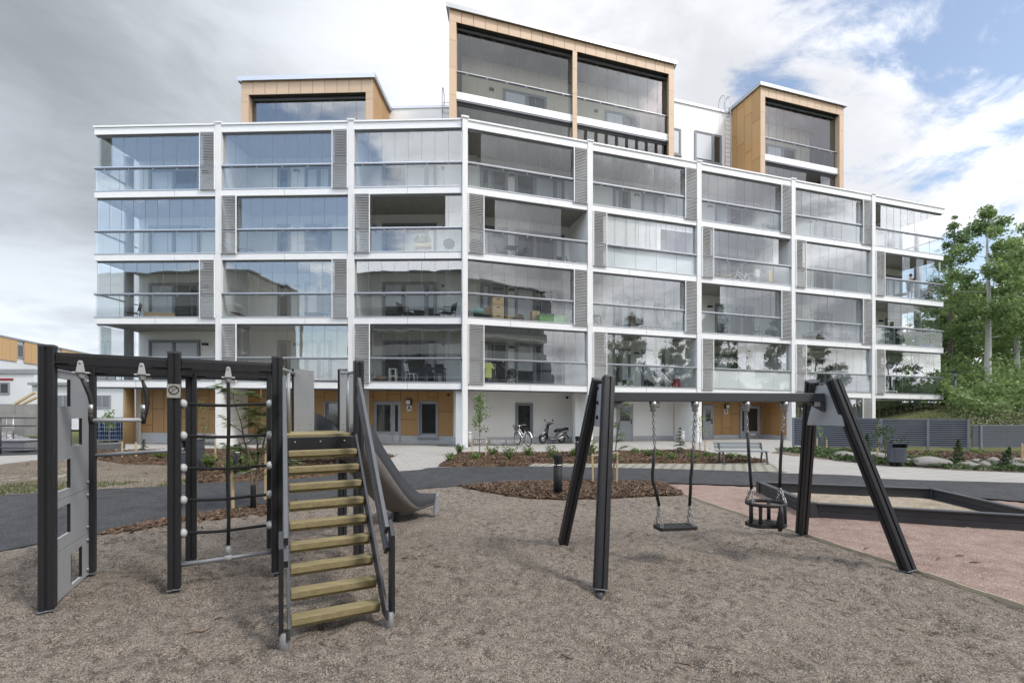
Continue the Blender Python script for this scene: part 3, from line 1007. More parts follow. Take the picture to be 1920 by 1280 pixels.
# ------------------------------------------------------------------ ground materials
def ground_mat(name, cols, scales, rough=0.9, bump=0.6, grain=120.0, dist=0.02, spots=0.0, spotcol=(0.7, 0.68, 0.65), mottle=0.0, contrast=1.0):
    """cols: dark, mid, light; broad patches, mid mottling, fine grains"""
    m, nt, N, L = nodes(name)
    co = OBJCO(nt)
    n0 = ND(nt, 'ShaderNodeTexNoise', Vector=co, Scale=scales[0], Detail=4.0, Roughness=0.6)
    n1 = ND(nt, 'ShaderNodeTexNoise', Vector=co, Scale=scales[1], Detail=5.0, Roughness=0.7)
    n2 = ND(nt, 'ShaderNodeTexNoise', Vector=co, Scale=grain, Detail=2.0, Roughness=0.7)
    vo = ND(nt, 'ShaderNodeTexVoronoi', Vector=co, Scale=grain * 0.8)
    c = MIXC(nt, RAMP(nt, n0.outputs[0], [(0.36, 0.0), (0.64, 1.0)]), cols[0], cols[1])
    c = MIXC(nt, MT(nt, 'MULTIPLY', RAMP(nt, n1.outputs[0], [(0.38, 0.0), (0.62, 1.0)]), 0.6), c, cols[2])
    k = MT(nt, 'MULTIPLY_ADD', RAMP(nt, n2.outputs[0], [(0.3, 0.0), (0.7, 1.0)]), contrast, 1 - contrast / 2)
    cc = ND(nt, 'ShaderNodeCombineColor', Red=k, Green=k, Blue=k)
    c = MIXC(nt, 1.0, c, cc.outputs[0], 'MULTIPLY')
    if mottle:                                           # damp patches and painted shade of scuffed hollows, a hand or two wide
        n3 = ND(nt, 'ShaderNodeTexNoise', Vector=co, Scale=10.5, Detail=6.0, Roughness=0.66, Distortion=0.5)
        n4 = ND(nt, 'ShaderNodeTexNoise', Vector=co, Scale=1.1, Detail=3.0)
        q = MT(nt, 'MULTIPLY', RAMP(nt, n3.outputs[0], [(0.47, 0.0), (0.62, 1.0)]), MT(nt, 'MULTIPLY_ADD', RAMP(nt, n4.outputs[0], [(0.35, 0.0), (0.65, 1.0)]), 0.5, 0.5))
        k = MT(nt, 'MULTIPLY_ADD', q, -mottle, 1.0)
        cc = ND(nt, 'ShaderNodeCombineColor', Red=k, Green=k, Blue=k)
        c = MIXC(nt, 1.0, c, cc.outputs[0], 'MULTIPLY')
    sep = ND(nt, 'ShaderNodeSeparateColor', Color=vo.outputs['Color'])
    if spots:
        c = MIXC(nt, MT(nt, 'MULTIPLY', MT(nt, 'GREATER_THAN', sep.outputs[0], 1 - spots), 0.8), c, spotcol)
        c = MIXC(nt, MT(nt, 'MULTIPLY', MT(nt, 'LESS_THAN', sep.outputs[1], spots), 0.7), c, sc3(cols[0], 0.35))
    b = ND(nt, 'ShaderNodeBsdfPrincipled', Base__Color=c, Roughness=rough)
    b.inputs['Specular IOR Level'].default_value = 0.25
    hgt = MT(nt, 'ADD', MT(nt, 'MULTIPLY', n2.outputs[0], 0.5), MT(nt, 'ADD', MT(nt, 'MULTIPLY', sep.outputs[2], 0.35), MT(nt, 'MULTIPLY', n1.outputs[0], 1.2)))
    bp = ND(nt, 'ShaderNodeBump', Strength=bump, Distance=dist, Height=hgt)
    L.new(bp.outputs[0], b.inputs['Normal'])
    ND(nt, 'ShaderNodeOutputMaterial', Surface=b.outputs[0])
    return m


SAND = ground_mat('crushed_stone_grit', [(0.285, 0.238, 0.197), (0.38, 0.322, 0.27), (0.46, 0.396, 0.335)], (0.6, 8.0), 0.92, 1.0, 125.0, 0.07, 0.10, (0.56, 0.52, 0.47), mottle=0.58, contrast=1.8)
REDG = ground_mat('red_stone_dust', [(0.20, 0.138, 0.117), (0.275, 0.20, 0.17), (0.34, 0.26, 0.225)], (0.5, 4.0), 0.92, 0.7, 110.0, 0.015, 0.04, (0.5, 0.4, 0.36))
BOXS = ground_mat('sandbox_sand', [(0.25, 0.205, 0.15), (0.35, 0.295, 0.225), (0.40, 0.345, 0.27)], (0.9, 4.0), 0.92, 0.8, 90.0, 0.03, 0.02)
ASPH = ground_mat('asphalt', [(0.027, 0.029, 0.033), (0.044, 0.046, 0.052), (0.073, 0.073, 0.076)], (0.45, 3.2), 0.8, 0.35, 150.0, 0.006, 0.05, (0.2, 0.2, 0.2))
DIRT = ground_mat('bare_soil', [(0.105, 0.083, 0.060), (0.165, 0.135, 0.102), (0.21, 0.175, 0.135)], (0.6, 4.0), 0.92, 0.8, 70.0, 0.03, 0.03)
MULCHG = ground_mat('bark_bed', [(0.04, 0.024, 0.013), (0.10, 0.06, 0.034), (0.15, 0.095, 0.055)], (1.0, 8.0), 0.9, 1.0, 45.0, 0.05, 0.08, (0.3, 0.2, 0.12))
MEADOW = ground_mat('rough_grass_ground', [(0.06, 0.075, 0.025), (0.10, 0.115, 0.04), (0.16, 0.14, 0.07)], (0.15, 1.5), 0.9, 0.8, 30.0, 0.05, 0.0)


def pave_mat(name, c0, mortar, sx, sy, rot, off=0.5, gap=0.012, var=0.12):
    m, nt, N, L = nodes(name)
    co = OBJCO(nt, (1, 1, 1), (0, 0, rot))
    br = ND(nt, 'ShaderNodeTexBrick', Vector=co, Color1=(*c0, 1), Color2=(*sc3(c0, 1 - var), 1), Mortar=(*mortar, 1), Scale=1.0)
    br.inputs['Mortar Size'].default_value = gap
    br.inputs['Brick Width'].default_value = sx
    br.inputs['Row Height'].default_value = sy
    br.inputs['Bias'].default_value = 0.0
    br.offset = off
    n0 = ND(nt, 'ShaderNodeTexNoise', Vector=co, Scale=0.7, Detail=5.0, Roughness=0.65)
    n2 = ND(nt, 'ShaderNodeTexNoise', Vector=co, Scale=60.0, Detail=3.0)
    k = MT(nt, 'ADD', MT(nt, 'MULTIPLY_ADD', n0.outputs[0], 0.35, 0.72), MT(nt, 'MULTIPLY', n2.outputs[0], 0.2))
    cc = ND(nt, 'ShaderNodeCombineColor', Red=k, Green=k, Blue=k)
    c = MIXC(nt, 1.0, br.outputs[0], cc.outputs[0], 'MULTIPLY')
    b = ND(nt, 'ShaderNodeBsdfPrincipled', Base__Color=c, Roughness=0.85)
    bp = ND(nt, 'ShaderNodeBump', Strength=0.4, Distance=0.01, Height=MT(nt, 'SUBTRACT', n2.outputs[0], br.outputs['Fac']))
    L.new(bp.outputs[0], b.inputs['Normal'])
    ND(nt, 'ShaderNodeOutputMaterial', Surface=b.outputs[0])
    return m


PAVE = pave_mat('pale_concrete_slabs', (0.345, 0.335, 0.315), (0.20, 0.19, 0.175), 0.6, 0.42, R(-20), 0.5, 0.010, 0.07)
GRASSP = pave_mat('pale_grass_pavers', (0.34, 0.32, 0.285), (0.10, 0.10, 0.06), 0.34, 0.22, R(-12), 0.5, 0.035, 0.1)


def poly(name, pts, z, mat, label=None, sub=0, kind='structure'):
    m = MB(None, mat)
    m.add([(x, y, z) for x, y in pts], [tuple(range(len(pts)))])
    o = m.build(name, recalc=False)
    bm = bmesh.new()
    bm.from_mesh(o.data)
    bmesh.ops.triangulate(bm, faces=bm.faces, ngon_method='EAR_CLIP')
    for f in bm.faces:
        if f.normal.z < 0:
            f.normal_flip()
    bm.to_mesh(o.data)
    bm.free()
    o['kind'] = kind
    if label:
        o['label'] = label
    return o


GP = lambda L: [gp(u, v) for u, v in L]


def smoothline(pts, n=4):
    out = []
    P = [Vector((*p, 0)) for p in pts]
    for i in range(len(P) - 1):
        a, b, c, d = P[max(i - 1, 0)], P[i], P[i + 1], P[min(i + 2, len(P) - 1)]
        for k in range(n):
            t = k / n
            q = 0.5 * ((2 * b) + (c - a) * t + (2 * a - 5 * b + 4 * c - d) * t * t + (3 * b - a - 3 * c + d) * t ** 3)
            out.append((q.x, q.y))
    out.append(pts[-1])
    return out


def inside(x, y, P):
    c = False
    j = len(P) - 1
    for i in range(len(P)):
        if (P[i][1] > y) != (P[j][1] > y) and x < (P[j][0] - P[i][0]) * (y - P[i][1]) / (P[j][1] - P[i][1]) + P[i][0]:
            c = not c
        j = i
    return c


def edist(x, y, P):
    m = 1e9
    for i in range(len(P)):
        ax, ay = P[i - 1]
        bx, by = P[i]
        dx, dy = bx - ax, by - ay
        t = max(0, min(1, ((x - ax) * dx + (y - ay) * dy) / (dx * dx + dy * dy + 1e-9)))
        m = min(m, (x - ax - t * dx) ** 2 + (y - ay - t * dy) ** 2)
    return math.sqrt(m)


def bed(name, P, mat, step, z0, amp, nsc, rise=0.05, edge=0.25, kind='structure', label=None):
    """grid sheet clipped to polygon P, gently mounded and uneven"""
    xs, ys = [p[0] for p in P], [p[1] for p in P]
    nx, ny = int((max(xs) - min(xs)) / step) + 2, int((max(ys) - min(ys)) / step) + 2
    m = MB(None, mat)
    idx = {}
    vs, fs = [], []

    def vid(i, j):
        if (i, j) not in idx:
            x, y = min(xs) + i * step, min(ys) + j * step
            e = edist(x, y, P) * (1 if inside(x, y, P) else -1)
            k = max(0.0, min(1.0, e / edge))
            z = z0 + rise * k + amp * (0.2 + .8 * k) * sum(noise.noise((x * s, y * s, 3.1)) * a for s, a in nsc) - (0.05 if e < 0 else 0) * min(1, -e / .08)
            idx[(i, j)] = len(vs)
            vs.append((x, y, z))
        return idx[(i, j)]
    for i in range(nx):
        for j in range(ny):
            x, y = min(xs) + (i + .5) * step, min(ys) + (j + .5) * step
            if inside(x, y, P) or edist(x, y, P) < step * .8:
                fs.append((vid(i, j), vid(i + 1, j), vid(i + 1, j + 1), vid(i, j + 1)))
    m.add(vs, fs, mat, True)
    o = m.build(name, recalc=False)
    o['kind'] = kind
    if label:
        o['label'] = label
    return o


# far terrain with a bank rising behind the fence on the right
m = MB(None, MEADOW)
gx = [-700, -300, -120, -70, -45, -30] + list(range(-20, 13, 4)) + [14, 17, 19, 21, 23, 25, 28, 31, 35, 40, 46, 54, 65, 90, 140, 300, 700]
gy = [-300, -120, -60, -30, -12, -4, 2, 8, 13, 17, 19, 20.5, 22, 24, 26, 28, 30, 33, 36, 40, 45, 52, 60, 75, 100, 160, 320, 700]


def bankz(x, y):
    t = max(0.0, min(1.0, (x * .55 + y * .83 - 29.5) / 14)) * max(0.0, min(1.0, (x - 14) / 8))
    return 2.4 * t * t * (3 - 2 * t) + (.12 * noise.noise((x * .3, y * .3, 0)) if t > 0 else 0)


m.add([(x, y, bankz(x, y) - .15) for y in gy for x in gx], [(j * len(gx) + i, j * len(gx) + i + 1, (j + 1) * len(gx) + i + 1, (j + 1) * len(gx) + i) for j in range(len(gy) - 1) for i in range(len(gx) - 1)], MEADOW, True)
tag(m.build('terrain', recalc=False), kind='structure')

# edges of the asphalt path, south and north, photo pixels
S_EDGE = smoothline(GP([(-420, 1095), (-150, 1060), (0, 1033), (90, 1016), (183, 1001), (300, 974), (400, 959), (512, 945), (600, 935), (690, 925), (777, 917), (858, 911), (960, 904), (1100, 901.5), (1250, 905), (1427, 911), (1600, 920), (1830, 933), (1920, 940), (2150, 955)]), 4)
N_EDGE = smoothline(GP([(-420, 945), (-150, 935), (0, 928), (100, 923), (180, 917), (310, 911), (370, 906), (520, 900), (660, 888), (780, 881), (820, 876), (1000, 874), (1240, 878.5), (1390, 883), (1469, 886.6), (1600, 891), (1660, 897.5), (1920, 905), (2150, 914)]), 4)
bx1 = su(TR, 1765)
pav = [gp(-260, 852), gp(-60, 838), gp(100, 833)] + [TL(EDL[0] - .5, 3, 0)[:2], TL(0, 3, 0)[:2], TR(EDR[3] + .3, 3, 0)[:2], TR(EDR[3] + .3, -.3, 0)[:2]] + GP([(1530, 838), (1700, 846), (1925, 856), (2200, 866)]) + [(x, y - .25) for x, y in N_EDGE[::-1]]
poly('paving', pav, -0.016, PAVE)
poly('asphalt_path', S_EDGE + N_EDGE[::-1], 0.004, ASPH)
for i, p in enumerate(()):
    pass
# street at the far left behind the playground
STREET = GP([(-300, 840), (-60, 834), (235, 831), (235, 840), (120, 850), (-300, 862)])
poly('street', STREET, -0.010, ASPH)
poly('grass_paver_strip', GP([(990, 874), (1000, 868.5), (1240, 868.5), (1320, 869), (1440, 866.5), (1475, 884.5), (1390, 883), (1240, 878.5), (1100, 876)]), 0.000, GRASSP)
poly('grass_paver_patch', GP([(-160, 886), (0, 882), (120, 876), (228, 873), (150, 886), (70, 905), (-40, 912), (-180, 918)]), 0.002, GRASSP)

# red stone dust area, south of the path on the right
LINE = GP([(1282, 928), (1348, 951), (1467, 990), (1692, 1063), (1920, 1140), (2300, 1268)])
RED = [gp(1225, 906)] + GP([(1250, 906), (1427, 912), (1600, 921), (1830, 934), (1920, 941), (2150, 956)]) + [(13, 5), (10, -2.5), (7, -2.5)] + LINE[::-1]
bed('stone_dust_ground', RED, REDG, .11, -.004, .012, ((1.3, 1.0), (5, .6)), 0.012, .3)
# the playground grit: fine sheet with scuffed hollows
SANDP = [(x, y) for x, y in S_EDGE if x < 6]
SANDP = [(-12, -2.6)] + [p for p in S_EDGE if p[0] < -.4] + GP([(870, 914), (930, 925), (1000, 934), (1060, 936), (1140, 934), (1220, 930), (1282, 928)]) + LINE[1:] + [(7, -2.6)]


def sandz(x, y):
    z = .012 * noise.noise((x * .7, y * .7, 1.7)) + .016 * noise.noise((x * 2.6, y * 2.6, 5.2)) + .026 * noise.noise((x * 6.5, y * 6.5, 9.1)) + .014 * noise.noise((x * 15, y * 15, 4.4))
    h = noise.noise((x * 4.2 + 11, y * 4.2, 2.2))
    if h > .2:                                           # footprints
        z -= .10 * (h - .2)
    for cx, cy, r, dpt in PITS.get((int(x // .4), int(y // .4)), ()):
        q = ((x - cx) ** 2 + (y - cy) ** 2) / (r * r)
        if q < 5:                                        # a scuffed dimple with a low rim
            z += dpt * (.9 * q - 1) * math.exp(-q)
    for cx, cy, r, dpt in SCUFF:
        q = ((x - cx) ** 2 + (y - cy) ** 2) / (r * r)
        if q < 4:
            z -= dpt * math.exp(-q)
    return z


SCUFF = [(1.75, 4.75, .45, .05), (2.85, 5.1, .45, .05), (-1.0, 7.3, .5, .05), (-1.35, 3.2, .5, .03)] + [(x, y, .12, .012) for x, y in ((.80, 4.14), (.62, 5.58), (4.05, 4.64), (3.84, 6.04), (-3.8, 3.72), (-3.09, 4.16), (-2.38, 4.6), (-1.62, 3.38), (-1.02, 3.72), (-4.23, 4.56), (-3.5, 4.96))]
rpit = random.Random(77)
PITS = {}
for k in range(1500):
    y = .8 + 10 * rpit.random() ** .9
    x = rpit.uniform(-1.3, 1.2) * y
    p = (x, y, rpit.uniform(.055, .11), rpit.uniform(.016, .05))
    for i in (-1, 0, 1):
        for j in (-1, 0, 1):
            PITS.setdefault((int(x // .4) + i, int(y // .4) + j), []).append(p)
m = MB(None, SAND)
xs = [-10.5 + .042 * i for i in range(0, 450)]
ys, y = [-2.6, -2.2, -1.8, -1.4, -1.0, -.6, -.3, 0, .3], .6
while y < 11.2:
    ys.append(y)
    y += .026 + .003 * y
idx, vs, fs = {}, [], []


def vid(i, j):
    if (i, j) not in idx:
        x, y = xs[i], ys[j]
        e = edist(x, y, SANDP) * (1 if inside(x, y, SANDP) else -1)
        k = max(0.0, min(1.0, e / .3))
        z = -.005 + .018 * k + sandz(x, y) * (.15 + .85 * k)
        if e < 0:
            z -= .05 * min(1, -e / .05)
        idx[(i, j)] = len(vs)
        vs.append((x, y, z))
    return idx[(i, j)]


for i in range(len(xs) - 1):
    for j in range(len(ys) - 1):
        x, y = (xs[i] + xs[i + 1]) / 2, (ys[j] + ys[j + 1]) / 2
        if abs(x) < 1.35 * y + 6.0 and (inside(x, y, SANDP) or edist(x, y, SANDP) < .08):
            fs.append((vid(i, j), vid(i + 1, j), vid(i + 1, j + 1), vid(i, j + 1)))
m.add(vs, fs, SAND, True)
tag(m.build('play_sand', recalc=False), kind='structure')

# thin wooden edging between grit and red dust, and along the bark beds
EDGEW = pm('edging_wood', (0.44, 0.38, 0.28), 0.8, 0, 0.15, 6)
m = MB(None, EDGEW)
for a, b in zip(LINE, LINE[1:]):
    n = 4
    for k in range(n):
        p = [a[0] + (b[0] - a[0]) * k / n, a[1] + (b[1] - a[1]) * k / n]
        q = [a[0] + (b[0] - a[0]) * (k + 1) / n, a[1] + (b[1] - a[1]) * (k + 1) / n]
        m.bar((p[0], p[1], .0 + .006 * (k % 2)), (q[0], q[1], .0 + .006 * (k % 2)), .013, .056)
tag(m.build('wooden_edging'), 'thin pale wooden edging board between grey grit and red stone dust', 'edging')

# ------------------------------------------------------------------ bark beds with loose chips
CHIP = pm('bark_chip', (0.108, 0.069, 0.045), 0.9, 0, 0.25, 30, island=0.75)


def chips(name, P, n, size, seed, z=.03, mat=None, label=None):
    rnd = random.Random(seed)
    xs, ys = [p[0] for p in P], [p[1] for p in P]
    m = MB(None, mat or CHIP)
    c = 0
    while c < n:
        x, y = rnd.uniform(min(xs), max(xs)), rnd.uniform(min(ys), max(ys))
        if not inside(x, y, P):
            if rnd.random() > .004:
                continue
        c += 1
        e = min(1, edist(x, y, P) / .25)
        a = rnd.uniform(0, 6.28)
        l, w, t = size * rnd.uniform(.4, 1.3), size * rnd.uniform(.18, .45), size * rnd.uniform(.05, .14)
        d = Vector((math.cos(a), math.sin(a), rnd.gauss(0, .35))).normalized()
        s = d.cross(Vector((rnd.gauss(0, .4), rnd.gauss(0, .4), 1))).normalized()
        u = s.cross(d)
        p = Vector((x, y, z * (.3 + .7 * e) + rnd.uniform(.0, .02)))
        q = [p + d * l * i * .5 + s * w * j * .5 + u * t * k * .5 for k in (-1, 1) for j in (-1, 1) for i in (-1, 1)]
        m.add(q, [(0, 2, 3, 1), (4, 5, 7, 6), (0, 1, 5, 4), (2, 6, 7, 3), (0, 4, 6, 2), (1, 3, 7, 5)])
    o = m.build(name, recalc=False)
    return tag(o, label, None, None, 'stuff')


ISLAND = GP([(857, 912), (960, 905), (1100, 902.5), (1245, 906), (1283, 928), (1220, 930.5), (1140, 935), (1060, 937), (1000, 935), (930, 926)])
STRIP = GP([(183, 1001), (300, 975.5), (400, 960.5), (512, 946), (560, 941), (520, 960), (400, 976), (300, 988), (205, 1004)])
BEDC = GP([(820, 874), (845, 858), (858, 850), (1000, 850), (1150, 847), (1300, 844), (1345, 852), (1440, 864), (1440, 867), (1320, 868), (1240, 868), (1000, 868), (990, 873)])
BEDL = GP([(150, 850), (170, 846), (400, 843), (540, 841), (700, 848), (740, 853.5), (662, 886.5), (560, 897), (520, 899.5), (480, 902), (369, 905.5), (330, 872), (235, 869.5), (178, 861)])
BEDR = GP([(1640, 847), (1760, 848), (1925, 853), (2100, 860), (2100, 875), (1925, 868), (1800, 863), (1640, 857)])
BEDS = [('bark_mulch', ISLAND, 5200, .075, .05), ('bark_mulch', STRIP, 2600, .07, .03), ('bark_mulch', BEDC, 5200, .10, .06), ('bark_mulch', BEDL, 5000, .10, .06), ('bark_mulch', BEDR, 2200, .12, .05)]
for i, (nm, P, n, sz, rise) in enumerate(BEDS):
    bed('bark_ground', P, MULCHG, .16, .0, .03, ((2.2, 1.0), (6, .5)), rise, .3)
    chips(nm, P, n, sz, 40 + i, rise + .01)
DIRTP = GP([(-300, 900), (-100, 882), (60, 862), (178, 861), (235, 869.5), (330, 872), (369, 905.5), (310, 910.5), (180, 916.5), (100, 922.5), (0, 927.5), (-150, 934.5), (-300, 940)])
bed('soil_ground', DIRTP, DIRT, .2, -.006, .02, ((1.2, 1.0), (4, .5)), .012, .4)
SOILR = GP([(1440, 848), (1485, 839), (1640, 846), (1800, 848), (1925, 854), (2150, 862), (2150, 897), (1925, 885.5), (1805, 881), (1646, 871), (1566, 863)])
bed('soil_ground', SOILR, DIRT, .25, -.008, .03, ((1.2, 1.0), (4, .5)), .03, .4)


def ground_cover(name, P, n, size, seed, mat, hgt=.14):
    rnd = random.Random(seed)
    xs, ys = [p[0] for p in P], [p[1] for p in P]
    m = MB(None, mat)
    c = 0
    while c < n:
        x, y = rnd.uniform(min(xs), max(xs)), rnd.uniform(min(ys), max(ys))
        if not inside(x, y, P) or noise.noise((x * .8, y * .8, seed)) < -.28:
            continue
        c += 1
        h = hgt * (.4 + .6 * rnd.random()) * (1 + noise.noise((x * 2, y * 2, 1)))
        m.leaf((x + rnd.gauss(0, .03), y + rnd.gauss(0, .03), .02 + h * rnd.random()), size * rnd.uniform(.6, 1.3), rnd, mat, 0.2, .7)
    return tag(m.build(name, recalc=False), kind='stuff')


COVER = GP([(1452, 846), (1500, 841), (1640, 850), (1720, 860), (1800, 872), (1925, 874), (2100, 882), (2100, 896), (1925, 885), (1805, 880.5), (1646, 870.5), (1566, 862.5), (1465, 846)])
ground_cover('ground_cover_plants', COVER, 9000, .11, 3, LEAFB, .16)
GRASST = leafm('thin_grass_blade', (0.07, 0.10, 0.03), (0.18, 0.21, 0.08))


def grass(name, P, n, hgt, seed, mat):
    rnd = random.Random(seed)
    xs, ys = [p[0] for p in P], [p[1] for p in P]
    m = MB(None, mat)
    c = 0
    while c < n:
        x, y = rnd.uniform(min(xs), max(xs)), rnd.uniform(min(ys), max(ys))
        if not inside(x, y, P) or noise.noise((x * .9, y * .9, seed)) < -.1:
            continue
        c += 1
        a = rnd.uniform(0, 6.28)
        h = hgt * rnd.uniform(.4, 1.2)
        w = .012
        dx, dy = math.cos(a), math.sin(a)
        lx, ly = rnd.gauss(0, h * .35), rnd.gauss(0, h * .35)
        m.add([(x - dx * w, y - dy * w, 0), (x + dx * w, y + dy * w, 0), (x + lx, y + ly, h)], [(0, 1, 2)])
    return tag(m.build(name, recalc=False), kind='stuff')


grass('sparse_grass', GP([(-300, 925), (0, 908), (70, 903), (120, 905), (300, 903), (372, 898), (372, 907), (310, 911), (180, 917), (0, 928), (-300, 940)]), 2600, .06, 4, GRASST)
# ------------------------------------------------------------------ playground: climbing frame with stairs and slide
GROOVE = [(-.5, -.42), (-.42, -.5), (-.09, -.5), (-.06, -.38), (.06, -.38), (.09, -.5), (.42, -.5), (.5, -.42),
          (.5, -.09), (.38, -.06), (.38, .06), (.5, .09), (.5, .42), (.42, .5), (.09, .5), (.06, .38), (-.06, .38), (-.09, .5),
          (-.42, .5), (-.5, .42), (-.5, .09), (-.38, .06), (-.38, -.06), (-.5, -.09)]


def post(par, a, b, w=.1, updir=(1, 0, 0), cap=True, foot=True, name='post'):
    m = MB(None, ANTH)
    a, b = Vector(a), Vector(b)
    d = (b - a).normalized()
    m.bar(a + d * .035, b, w, w, ANTH, up=updir, prof=[(x * w, y * w) for x, y in GROOVE])
    if cap:
        m.bar(b, b + d * .018, w, w, ANTHL, up=updir, prof=[(x * w * 1.03, y * w * 1.03) for x, y in [(-.5, -.42), (-.42, -.5), (.42, -.5), (.5, -.42), (.5, .42), (.42, .5), (-.42, .5), (-.5, .42)]])
    if foot:
        m.bar(a + d * .026, a + d * .033, w, w, GREYT, up=updir, prof=[(x * w * 1.05, y * w * 1.05) for x, y in [(-.5, -.5), (.5, -.5), (.5, .5), (-.5, .5)]])
        m.tube([a - d * .1, a + d * .034], w * .32, ANTHL, 10)
    return m.build(name, par)


CF = thing('climbing_frame', 'dark grey climbing frame with panel wall, rope net, wooden stairs and slide on grey grit', 'climbing frame', (-2.4, 4.7, 0))
E1, E2 = Vector((.857, .515, 0)), Vector((-.515, .857, 0))
O = Vector((-2.4, 4.7, 0))
P1, P3, P5 = Vector((-3.795, 3.72, 0)), Vector((-3.085, 4.16, 0)), Vector((-2.375, 4.60, 0))
P6 = P5 + E1 * .80
P2, P4 = P1 + Vector((-.44, .84, 0)), P3 + Vector((-.41, .80, 0))
P7, P8 = P5 + E2 * .92, P6 + E2 * .92
Z = lambda z: Vector((0, 0, z))
UPX = tuple(E1)
fin = lambda p: tuple(p - O)


def cfpost(p, h):
    o = post(CF, p - O, p - O + Z(h), .098, UPX)
    return o


for p, h in ((P1, 2.17), (P2, 2.13), (P3, 2.17), (P4, 2.13), (P5, 2.18), (P6, 2.18), (P7, 2.16), (P8, 2.16)):
    cfpost(p, h)


def beam(a, b, z, h=.12, w=.055, mat=ANTH, name='top_beam'):
    m = MB(None, mat)
    d = (b - a).normalized()
    m.bar(a - O + Z(z) + d * .05, b - O + Z(z) - d * .05, w, h, mat)
    m.bar(a - O + Z(z) + d * .052, b - O + Z(z) - d * .052, w + .008, h * .72, mat)
    q = d.cross(Vector((0, 0, 1)))
    for t in (.10, .88):
        c = a - O + (b - a) * t + Z(z - h * .2)
        m.bar(c - d * .05 + q * .012, c + d * .05 + q * .012, w, .02, BLACK)
    return m.build(name, CF, .004)


beam(P1, P3, 2.07)
beam(P3, P5, 2.07)
beam(P2, P4, 2.06)
beam(P4, P7, 2.06)
beam(P1, P2, 2.07)
beam(P3, P4, 2.07)

# panel wall with square holes between P1 and P2: four boards one above another
D12 = (P2 - P1).normalized()
L12 = (P2 - P1).length


def holed(z0, z1, holes, name):
    m = MB(None, GREYP)
    q = D12.cross(Vector((0, 0, 1))) * .009
    a0, a1 = .05, L12 - .05

    def piece(x0, x1, y0, y1):
        pts = [P1 - O + D12 * x0 + Z(y0), P1 - O + D12 * x1 + Z(y0), P1 - O + D12 * x1 + Z(y1), P1 - O + D12 * x0 + Z(y1)]
        m.prism([p - q for p in pts], q * 2)
    zs = sorted(set([z0, z1] + [z for h in holes for z in h[2:]]))
    for za, zb in zip(zs, zs[1:]):
        h = [h for h in holes if h[2] - .001 < (za + zb) / 2 < h[3] + .001]
        if h:
            piece(a0, h[0][0], za, zb)
            piece(h[0][1], a1, za, zb)
        else:
            piece(a0, a1, za, zb)
    for hx0, hx1, hz0, hz1 in holes:                     # black edge lining of the holes
        for s, t, y0, y1 in ((hx0, hx0 + .012, hz0, hz1), (hx1 - .016, hx1, hz0, hz1)):
            pts = [P1 - O + D12 * s + Z(y0), P1 - O + D12 * t + Z(y0), P1 - O + D12 * t + Z(y1), P1 - O + D12 * s + Z(y1)]
            m.prism([p - q * 1.06 for p in pts], q * 2.12, BLACK)
    for z in (z0 + .06, z1 - .06):
        c = P1 - O + D12 * (a1 - .04) + Z(z)
        for sg in (1, -1):
            m.lathe([(.022, 0), (.018, .012), (0, .016)], c + q * sg, STEEL, 10, ax=q * sg)
    return m.build(name, CF)


holed(.888, 2.0, [(.10, .44, 1.69, 1.93), (.45, .72, 1.33, 1.58), (.10, .44, .96, 1.22)], 'holed_panel')
holed(.448, .882, [(.10, .44, .56, .82)], 'holed_panel')
holed(.03, .442, [(.45, .72, .07, .36)], 'holed_panel')


def tube_part(name, pts, r, mat=GREYT, n=12):
    return MB(None, mat).tube([p - O for p in pts], r, mat, n).build(name, CF)


# trapeze bar on rope hangers
D13 = (P3 - P1).normalized()


def clamp(c, d):
    """pale clamp under a beam: yoke, neck and collar"""
    m = MB(None, KNOB)
    q = d.cross(Vector((0, 0, 1)))
    y0 = c + q * .034
    prof = [(-.03, -.10), (.03, -.10), (.018, -.02), (.012, 0), (-.012, 0), (-.018, -.02)]
    m.prism([y0 + d * x + Z(z) for x, z in prof], q * .012)
    m.lathe([(.008, 0), (.008, .008)], y0 + Z(-.02) + q * .012, STEEL, 8, ax=q)
    m.bar(c - d * .055 + Z(-.10), c + d * .055 + Z(-.10), .07, .014)
    m.lathe([(.018, -.15), (.03, -.125), (.032, -.105)], c, KNOB, 12)
    return m.build('rope_clamp', CF, .003)


ends = []
for u, ub, t in ((153, 171, .26), (267, 269, .74)):
    q = (u - 960) / F
    # point of the beam seen at column u
    a = P1
    k = (q * a.y - a.x) / (D13.x - q * D13.y)
    c = P1 + D13 * k
    clamp(c - O + Z(2.07), D13)
    kb = (((ub - 960) / F) * a.y - a.x) / (D13.x - ((ub - 960) / F) * D13.y)
    e = P1 + D13 * kb + Z(1.57)
    ends.append(e)
    top = c + Z(1.92)
    bow = 1 if u < 200 else 1
    mid = [top + (e - top) * t2 + D13 * .03 * math.sin(math.pi * t2) * bow for t2 in (0, .2, .4, .6, .8, 1)]
    m = MB(None, RUBBER).tube([p - O for p in mid], [.011, .017, .018, .018, .017, .016], RUBBER, 10)
    m.tube([e - O + Z(.06), e - O + Z(.135)], .021, STEEL, 12)
    m.tube([e - O + Z(.06), e - O + Z(.02), e - O - Z(.035)], [.018, .022, .016], RUBBER, 10)
    m.build('rope_hanger', CF)
tube_part('trapeze_bar', [ends[0], ends[1]], .017, GREYP)
tube_part('grip_bar', [P2 + Z(1.20), P4 + Z(1.235)], .02)

# climbing net between P3 and P5
D35 = (P5 - P3).normalized()
L35 = (P5 - P3).length


def onnet(u, z):
    q = (u - 960) / F
    k = (q * P3.y - P3.x) / (D35.x - q * D35.y)
    return P3 + D35 * k + Z(z)


